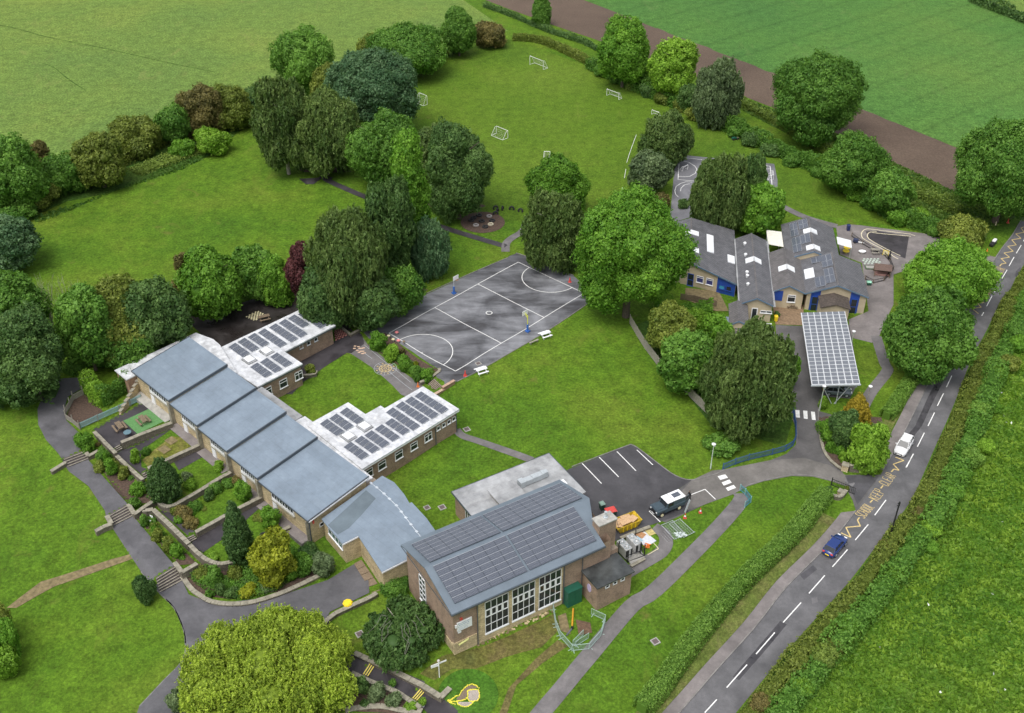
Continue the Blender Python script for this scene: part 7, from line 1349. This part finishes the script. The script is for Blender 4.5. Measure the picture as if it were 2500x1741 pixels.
# finger post
x, y, z = g(M4(1452,540)); t = thing('finger_post', 'white finger post with three pointing arms above the flower bed', 'signpost', (x, y, z), R(0)); MB().tube((0,0,0), (0,0,2.75), .055, n=8).build('post', whiteg, t); MB().lathe((0,0,2.75), [(.05,0),(.13,.04),(.16,.14),(.1,.24),(.02,.27)], 10).build('finial', plain('weathered_white', (.6,.55,.52), .6), t)
MB().box(.05, .95, -.02, .02, 2.3, 2.52).build('arm', whiteg, t, rz=R(28)); MB().box(.05, .95, -.02, .02, 2.3, 2.52).build('arm', whiteg, t, rz=R(207)); MB().box(.05, .9, -.02, .02, 2.0, 2.2).build('arm', whiteg, t, rz=R(203))
# ------------------------------------------------------------------ playground and field equipment
def bench_table(label, px, rz, mat, L_=1.8, fn=None, name='picnic_table'):
    x, y, z = g(px); t = thing(name, label, 'picnic table', (x, y, z+.03), rz)
    for k in range(4): MB().box(-L_/2, L_/2, -.36+k*.19, -.2+k*.19, .72, .77).build('table_board', mat, t)
    for s in (-1, 1):
        MB().box(-L_/2, L_/2, s*.72-.13, s*.72+.13, .42, .47).build('bench_seat', mat, t)
        mb = MB()
        for q in (-1, 1): mb.tube((s*L_*.36, q*.7, 0), (s*L_*.36, q*.2, .74), .045, n=4)
        mb.box(s*L_*.36-.04, s*L_*.36+.04, -.8, .8, .36, .44); mb.build('leg_frame', mat, t)
    return t
whb = plain('white_bench', (.8,.8,.82), .4); rc_ = R(47)
bench_table('white picnic table on the grass beside the netball post', E(1415,725), R(30), whb); bench_table('white picnic table at the near corner of the netball court', E(1000,960), R(28), whb)
bench_table('brown picnic table on the dark paving of the top terrace', L1(765,895), R(-52), timber); bench_table('picnic table standing on the green rubber patch', L1(1070,810), R(-50), timber); bench_table('wooden picnic table beside the painted chessboard', M6(770,300), R(25), timber); bench_table('brown picnic table on the patio below the infant window', M2(420,1320), R(80), timber, 1.4); bench_table('dark picnic table in the infant yard', M2(1575,560), R(-5), timber_g, 1.5)
x, y, z = g(L1(870,985)); t = thing('round_table', 'round blue grey metal table on the top terrace', 'table', (x, y, z)); MB().lathe((0,0,.7), [(.55,0),(.55,.04)], 16).build('table_top', plain('bluish_metal', (.12,.2,.24), .4), t)
for k in range(4): MB().tube((.35*math.cos(k*1.57+.7), .35*math.sin(k*1.57+.7), 0), (.2*math.cos(k*1.57+.7), .2*math.sin(k*1.57+.7), .7), .025).build('leg', blacks, t)
x, y, z = g(E(1342,768)); t = thing('plank_bench', 'low plank bench on the grass by the court', 'bench', (x, y, z), R(36)); MB().box(-.9, .9, -.15, .15, .38, .45).build('seat', timber_g, t); MB().box(-.7, -.6, -.12, .12, 0, .38).build('leg', timber_g, t); MB().box(.6, .7, -.12, .12, 0, .38).build('leg', timber_g, t)
def goal(label, a, b, h_, depth, side, name='football_goal', z0=0, top=None):
    a, b = g(a), g(b); L_ = math.dist(a[:2], b[:2]); t = thing(name, label, 'goal', a, math.atan2(b[1]-a[1], b[0]-a[0])); r = .05; d = depth*side; td = (top if top is not None else depth*.25)*side
    mb = MB(); mb.tube((0,0,0), (0,0,h_), r); mb.tube((L_,0,0), (L_,0,h_), r); mb.tube((0,0,h_), (L_,0,h_), r); mb.build('posts', whiteg, t)
    mb = MB(); mb.path([(0,0,.03),(0,d,.03),(L_,d,.03),(L_,0,.03)], r*.8); mb.path([(0,d,.03),(0,td,h_-.02)], r*.7); mb.path([(L_,d,.03),(L_,td,h_-.02)], r*.7); mb.tube((0,0,h_), (0,td,h_), r*.7); mb.tube((L_,0,h_), (L_,td,h_), r*.7); mb.build('back_frame', whiteg, t)
    mb = MB()
    for k in range(int(L_/.35)+1): x = min(L_, k*.35); mb.tube((x,d,.03), (x,td,h_), .008, n=3, cap=False)
    for k in range(1, 6): f = k/6; mb.tube((0,d+(td-d)*f,h_*f), (L_,d+(td-d)*f,h_*f), .008, n=3, cap=False)
    mb.build('net', plain('net_cord', (.6,.62,.6), .7) if 'net_cord' not in bpy.data.materials else bpy.data.materials['net_cord'], t)
goal('large white goal at the far end of the sports field', B(1315,420), B(1402,454), 2.2, 1.6, 1); goal('white five a side goal near the far hedge', B(1815,622), B(1893,650), 1.6, 1.2, 1); goal('smallest white goal near the far hedge', B(2107,745), B(2150,760), 1.1, .9, 1)
goal('white goal in the middle of the sports field seen from behind', B(1098,868), B(1172,898), 1.7, 1.6, -1); goal('small white goal above the bright leafy tree', B(1408,1016), B(1446,1018), 1.1, 1.0, -1); goal('white goal half hidden by the whitebeam', B(600,660), B(648,680), 2.1, 1.2, -1)
goal('white goal at the left end of the small court', N6(215,465), N6(310,430), 1.0, .9, 1); goal('white goal at the right end of the small court', N6(1960,560), N6(1975,640), 1.2, 1.0, -1)
def hoop(label, base, rz, pole):
    x, y, z = g(base); t = thing('netball_post', label, 'basketball hoop', (x, y, z+.03), rz); MB().tube((0,0,0), (0,0,3.0), .06, n=8).build('pole', pole, t); MB().tube((0,0,.1), (0,0,1.35), .17, n=10).build('padding', plain('royal_blue', (.03,.12,.4), .6) if 'royal_blue' not in bpy.data.materials else bpy.data.materials['royal_blue'], t)
    MB().box(-.35, .3, -.3, .3, 0, .22).build('base', bpy.data.materials['royal_blue'], t); mb = MB(); mb.tube((0,0,3.0), (.55,0,3.35), .05); mb.tube((0,0,2.5), (.55,0,3.1), .04); mb.build('arm', pole, t); MB().box(.55, .6, -.6, .6, 2.95, 3.75).build('backboard', whiteg, t)
    mb = MB(); n = 14; pts = [(.6+.27+.23*math.cos(2*math.pi*i/n), .23*math.sin(2*math.pi*i/n), 3.1) for i in range(n+1)]; mb.path(pts, .015, 5); mb.build('ring', orange_p, t)
yg = plain('lemon_paint', (.7,.72,.05), .5); hoop('hoop with yellow arm and blue padded base on the near side of the court', E(1300,692), R(135), yg); hoop('hoop with white backboard on the tree side of the court', E(822,445), R(-45), steel)
def lamp(label, base, h_, mat=None):
    x, y, z = g(base); t = thing('lamp_post', label, 'lamp post', (x, y, z), 0, 'lamp posts'); m = mat or plain('pale_green_post', (.5,.58,.48), .5); MB().tube((0,0,0), (0,0,h_), .075, .05, n=8).build('post', m, t); MB().tube((0,0,0), (0,0,.9), .1, n=8).build('base', m, t); o = MB().lathe((0,0,h_), [(.08,0),(.12,.1),(.28,.16),(.3,.26),(.2,.33),(.02,.36)], 12).build('lantern', whitep, t); MB().tube((.06,0,h_-.25), (.28,0,h_-.1), .05).build('sensor', m, t)
lamp('pale lamp post on the lawn before the blue railing', Z3(1783,505), 4.2); lamp('lamp post at the zebra stripes beside the carport', Z4(1200,1210), 4.3); lamp('dark lamp post on the path behind the golden conifer', Z4(1650,1190), 3.9, timber_g); lamp('lamp post at the far corner of the carport', Q(1167,880), 3.6)
x, y, z = g(N5(1252,745)); t = thing('telegraph_pole', 'dark wooden telegraph pole in the hedgerow beside the road', 'pole', (x, y, z)); MB().tube((0,0,-.5), (.05,0,5.6), .13, .1, n=8).build('pole', blacks, t)
for zz_ in (4.9, 5.3): MB().box(-.18, .18, -.05, .05, zz_, zz_+.1).build('bracket', blacks, t); MB().tube((.14,0,zz_+.1), (.14,0,zz_+.22), .04).build('insulator', blacks, t)
def tyre(label, px, r=.55, mat=None, flat=True, rz=0):
    x, y, z = g(px); n, m = 16, 8; vs = []; q = r*.3
    for i in range(n):
        a = 2*math.pi*i/n
        for j in range(m): b = 2*math.pi*j/m; rr = r-q+q*math.cos(b); vs.append((rr*math.cos(a), rr*math.sin(a), q*math.sin(b)*.9))
    mb = MB().add(vs, [(i*m+j, ((i+1) % n)*m+j, ((i+1) % n)*m+(j+1) % m, i*m+(j+1) % m) for i in range(n) for j in range(m)])
    o = mb.build('tyre', mat or rubber, None, (x, y, z+(q*.9 if flat else r*.35)), rz, smooth=True); 
    if not flat: o.rotation_euler = (R(80), 0, rz)
    return tag(o, label, 'tyre')
wt = plain('white_washed_tyre', (.3,.28,.27), .7); wt2 = plain('cream_tyre', (.42,.38,.28), .7)
for px, m, lab in ((N3(495,330), wt, 'white rimmed tyre at the top right of the bark circle'), (N3(520,460), wt2, 'cream tyre at the right of the bark circle'), (N3(280,475), wt, 'pale tyre at the lower left of the bark circle'), (N3(245,355), None, 'dark tyre at the upper left of the bark circle'), (N3(330,315), None, 'black tyre at the top of the bark circle'), (N3(430,500), None, 'black tyre at the bottom of the bark circle'), (N3(375,410), None, 'black tyre in the middle of the bark circle'), (N3(205,400), None, 'black tyre at the left rim of the bark circle'), (N3(545,400), None, 'small black tyre at the right rim of the bark circle'),
 (L2(1620,890), None, 'left of two black tyres on the fifth terrace'), (L2(1715,835), None, 'right of two black tyres on the fifth terrace')): tyre(lab, px, .6, m)
for px, lab, a in ((N3(600,205), 'half buried black tyre at the start of the tyre row', .3), (N3(630,250), 'upright black tyre below the first of the row', 1.2), (N3(600,295), 'lowest half buried tyre of the row', .2), (N3(715,210), 'small upright black tyre in the row', 1.4), (N3(860,215), 'third half buried tyre arch from the left', -.1), (N3(1005,250), 'last half buried tyre arch beside the weeping birch', -.3)): tyre(lab, px, .6, None, False, a)
for px, wd_, lab in ((E(905,1330), .9, 'square drain cover on the lawn beside the classroom wing'), (J(605,350), .8, 'left of two drain covers on the grass behind the link'), (J(697,348), .9, 'right of two drain covers on the grass behind the link'), (J(1995,1165), .9, 'drain cover alone on the lawn right of the footpath'), (J(195,1120), .9, 'raised stone cover beside the dark weeping tree'), (E(980,902), .8, 'grey slab at the near edge of the court')):
    x, y, z = g(px); t = thing('drain_cover', lab, 'drain cover', (x, y, z+.03), R(30)); MB().box(-wd_/2, wd_/2, -wd_/2, wd_/2, -.05, .08).build('surround', conc, t); MB().box(-wd_*.36, wd_*.36, -wd_*.36, wd_*.36, .08, .1).build('lid', plain('iron_lid', (.12,.09,.09), .6) if 'iron_lid' not in bpy.data.materials else bpy.data.materials['iron_lid'], t)
def stool(label, px, m, r=.28):
    x, y, z = g(px); t = thing('toadstool_seat', label, 'seat', (x, y, z+.03)); MB().tube((0,0,0), (0,0,.4), .1).build('stem', conc, t); MB().lathe((0,0,.4), [(r,0),(r*.8,.12),(.02,.18)], 12).build('cap', m, t)
stool('red toadstool seat inside the court corner', N2(1212,550), pinkp, .32); stool('red toadstool seat just outside the court line', N2(1242,695), pinkp, .32); stool('pale yellow seat nearest the large bush', N2(1072,610), cream_p); stool('pale yellow seat in front of the clipped ball', N2(1150,675), cream_p); stool('small brown seat beside the court line', N2(1338,715), timber, .25)
for px, lab in ((M2(1180,520), 'rear of two round yellow tables under the white awning'), (M2(1168,565), 'front of two round yellow tables under the white awning')):
    x, y, z = g(px); t = thing('play_table', lab, 'table', (x, y, z)); MB().lathe((0,0,.5), [(.6,0),(.6,.06)], 16).build('table_top', yellowp, t); MB().tube((0,0,0), (0,0,.5), .15).build('pedestal', cream_p, t)
x, y, z = g(M2(1395,560)); t = thing('water_tray', 'white oval play tub in the infant yard', 'play tub', (x, y, z)); o = MB().lathe((0,0,.2), [(.55,0),(.68,.25),(.6,.26),(.5,.1)], 18).build('tub', whiteg, t); o.scale = (1, .7, 1); MB().tube((0,0,0), (0,0,.2), .35).build('pedestal', conc, t)
x, y, z = g(M2(1665,860)); t = thing('play_hut', 'brown roofed open play shelter in the corner of the infant yard', 'play shelter', (x, y, z), R(-12))
for s, k in ((-1, 0), (1, 1)): mb = MB(); roof_slab(mb, [(-1.5, 0, 2.1), (1.5, 0, 2.1), (1.5, s*1.2, 1.5), (-1.5, s*1.2, 1.5)], .08); mb.build('roof', plain('brown_shingle', (.13,.085,.07), .85, var=.3, sc=5) if k == 0 else bpy.data.materials['brown_shingle'], t)
for sx in (-1.3, 1.3):
    for sy in (-1., 1.): MB().tube((sx, sy, 0), (sx, sy, 1.6), .06).build('post', timber, t)
MB().box(-1.3, 1.3, .95, 1.02, 0, 1.5).build('back_panel', timber, t); MB().box(1.25, 1.32, -1, 1, 0, .9).build('side_panel', timber, t); MB().box(-1.2, 1.2, -.5, .4, 0, .4).build('counter', plain('pinkish_toys', (.45,.25,.22), .7), t)
x, y, z = g(M2(1520,680)); t = thing('tyre_planter', 'oval patch of pale stepping pads in the infant yard', 'play feature', (x, y, z))
for i in range(5):
    for j in range(4): MB().lathe((-1.3+i*.62+(j % 2)*.3, -.8+j*.52, 0), [(.24,0),(.22,.16),(.1,.2)], 8).build('stepping_pad', plain('pad', (.42,.48,.42), .7) if 'pad' not in bpy.data.materials else bpy.data.materials['pad'], t)
x, y, z = g(M2(1540,770)); t = thing('sand_pit', 'dark green edged sand pit beside the play shelter', 'sand pit', (x, y, z), R(-5)); MB().box(-1.3, 1.3, -.6, .6, 0, .18).build('tray', plain('moss_green', (.08,.12,.07), .8), t); MB().box(-1.1, 1.1, -.4, .4, .18, .22).build('sand', conc, t)
x, y, z = g(M2(1330,420)); t = thing('parked_trike', 'dark covered play trike with white tail beside the yard fence', 'play vehicle', (x, y, z), R(-25)); MB().box(-.8, .1, -.35, .35, .15, .8).build('cover', plain('navy_cover', (.03,.04,.09), .5), t, bevel=.1); MB().box(.1, 1.2, -.1, .1, .2, .35).build('tail', whiteg, t); MB().tube((-.4,-.42,.2), (-.4,.42,.2), .2, n=10).build('wheel', rubber, t)
x, y, z = g(M2(1775,640)); tag(MB().lathe((0,0,0), [(.28,0),(.3,.5),(.14,.9),(.08,1.7),(.02,2.0)], 8).build('closed_parasol', blacks, None, (x, y, z)), 'black closed parasol beside the yard gate', 'parasol')
x, y, z = g(M2(1720,600)); t = thing('yard_gate', 'yellow framed gate at the infant yard corner', 'gate', (x, y, z), R(-35)); mb = MB(); mb.path([(-.5,0,0),(-.5,0,1.1),(.5,0,1.1),(.5,0,0)], .05); mb.build('gate_frame', yellowp, t); MB().box(-.45, .45, -.01, .01, .2, 1.0).build('gate_panel', cream_p, t)
x, y, z = g(L2(325,725)); t = thing('garden_chair', 'white plastic chair in the path bed', 'chair', (x, y, z), R(-30)); MB().box(-.25, .25, -.25, .25, .38, .44).build('seat', whiteg, t); MB().box(-.25, .25, .2, .26, .44, .9).build('backrest', whiteg, t)
for sx in (-.22, .22):
    for sy in (-.22, .22): MB().tube((sx, sy, 0), (sx, sy, .4), .03).build('leg', whiteg, t)
for px, lab in ((M4(800,680), 'white planter with small conifer on the path wall'), (M4(1220,940), 'white planter with yellow leaved plant at the lower steps')):
    x, y, z = g(px, .1); t = thing('planter_pot', lab, 'planter', (x, y, z)); MB().lathe((0,0,0), [(.2,0),(.3,.45),(.32,.5)], 10).build('pot', whiteg, t); me, r0, h0 = crown_mesh('shrub', 1, .5, 1.5); c = ob('foliage', me, t, (0,0,.4)); c.scale = (.45/r0, .45/r0, .9/h0); c.material_slots[0].link = 'OBJECT'; c.material_slots[0].material = foli['lime' if 'yellow' in lab else 'mid']
x, y, z = g(C(1648-0,0)) if 0 else g(C(495,870)); t = thing('ride_on_toy', 'small green play tractor on the grass by the far hedge', 'play vehicle', (x, y, z), R(20)); MB().box(-.7, .3, -.3, .3, .25, .6).build('body', greenp, t, bevel=.05); MB().box(.3, .8, -.25, .25, .3, .5).build('bonnet', cream_p, t); [MB().tube((xx, -.4, .25), (xx, .4, .25), .25, n=10).build('wheel', rubber, t) for xx in (-.45, .5)]
x, y, z = g(N1(1375,480)); t = thing('rubbish_bags', 'black and white rubbish bags on the verge beside the far road', 'bundle', (x, y, z), R(50)); MB().box(-1.1, .9, -.4, .4, 0, .7).build('dark_bag', blacks, t, bevel=.2); MB().box(-.1, 1.1, -.3, .35, .5, .95).build('white_bag', whiteg, t, bevel=.2)
# rubble patches and edge stones
for px, n, lab in ((J(930,1165), 34, 'loose rubble along the foot of the hall wall'),):
    t = thing('rubble_edge', lab, 'rubble', (0,0,0)); a_, b_ = Vector(g(J(910,1172))), Vector(g(J(1370,965)))
    for k in range(60): f = _rng.random(); p = a_.lerp(b_, f); s_ = _rng.uniform(.08, .22); MB().box(-s_, s_, -s_*.6, s_*.6, -.05, s_*.6).build('stone', stonem if k % 2 else dirt, t, (p.x+_rng.uniform(-.1,.35), p.y-_rng.uniform(0,.5), p.z), _rng.uniform(0, 3))
for px in ((L1(1430,1050)), (L1(1340,1165)),): x, y, z = g(px); o = MB().box(-.75, .75, -.6, .6, 0, .12).build('earth_box', dirt, None, (x, y, z), R(-40)); tag(o, 'square of bare earth in the second terrace lawn, %s' % ('upper' if px[1] < 1090 else 'lower'), 'planting box')
# yellow flower outline in the round bed
fl = plain('yellow_blossom', (.85,.75,.08), .7, kind='world'); mb = MB()
outs = [P(M4,2005,690,1960,655,1910,640,1850,655,1800,695,1755,750,1725,800,1680,805,1655,830,1620,855,1570,870,1590,895,1640,910,1668,922), P(M4,1570,868,1620,880,1690,880,1760,870,1815,850,1840,830), P(M4,1850,780,1845,740,1880,718,1940,712,1995,715,2012,760,2010,830,1985,870,1930,880,1870,880,1850,840,1850,780), P(M4,1700,885,1710,920,1750,945,1800,955,1860,950,1900,920,1925,885)]
for o_ in outs:
    d = densify(gs(o_), .11)
    for p in d:
        for _ in range(3): q = (p[0]+_rng.uniform(-.05,.05), p[1]+_rng.uniform(-.05,.05)); z = h1(*q); mb.lathe((q[0], q[1], z+.05), [(.05,0),(.045,.06),(.0,.09)], 5)
tag(mb.build('flower_outline', fl), 'bird shaped outline of small yellow flowers in the round bed', 'flowers', kind='stuff')
grv = plain('pale_gravel', (.34,.3,.26), .9, var=.35, sc=8, kind='world'); brg = plain('brown_gravel', (.17,.13,.09), .9, var=.35, sc=8, kind='world')
drape('gravel_shape', gs(P(M4,1855,780,1850,740,1880,722,1940,716,1992,720,2008,760,2005,830,1980,866,1930,876,1872,876,1854,840)), grv, .07, .4); drape('gravel_shape', gs(P(M4,1705,888,1715,918,1752,942,1800,951,1858,946,1896,918,1918,888)), grv, .07, .4)
drape('gravel_shape', gs(P(M4,1990,690,1950,662,1905,650,1850,665,1805,703,1760,758,1728,810,1690,830,1700,870,1760,862,1812,842,1840,790,1840,740,1880,710,1940,700)), brg, .065, .4)
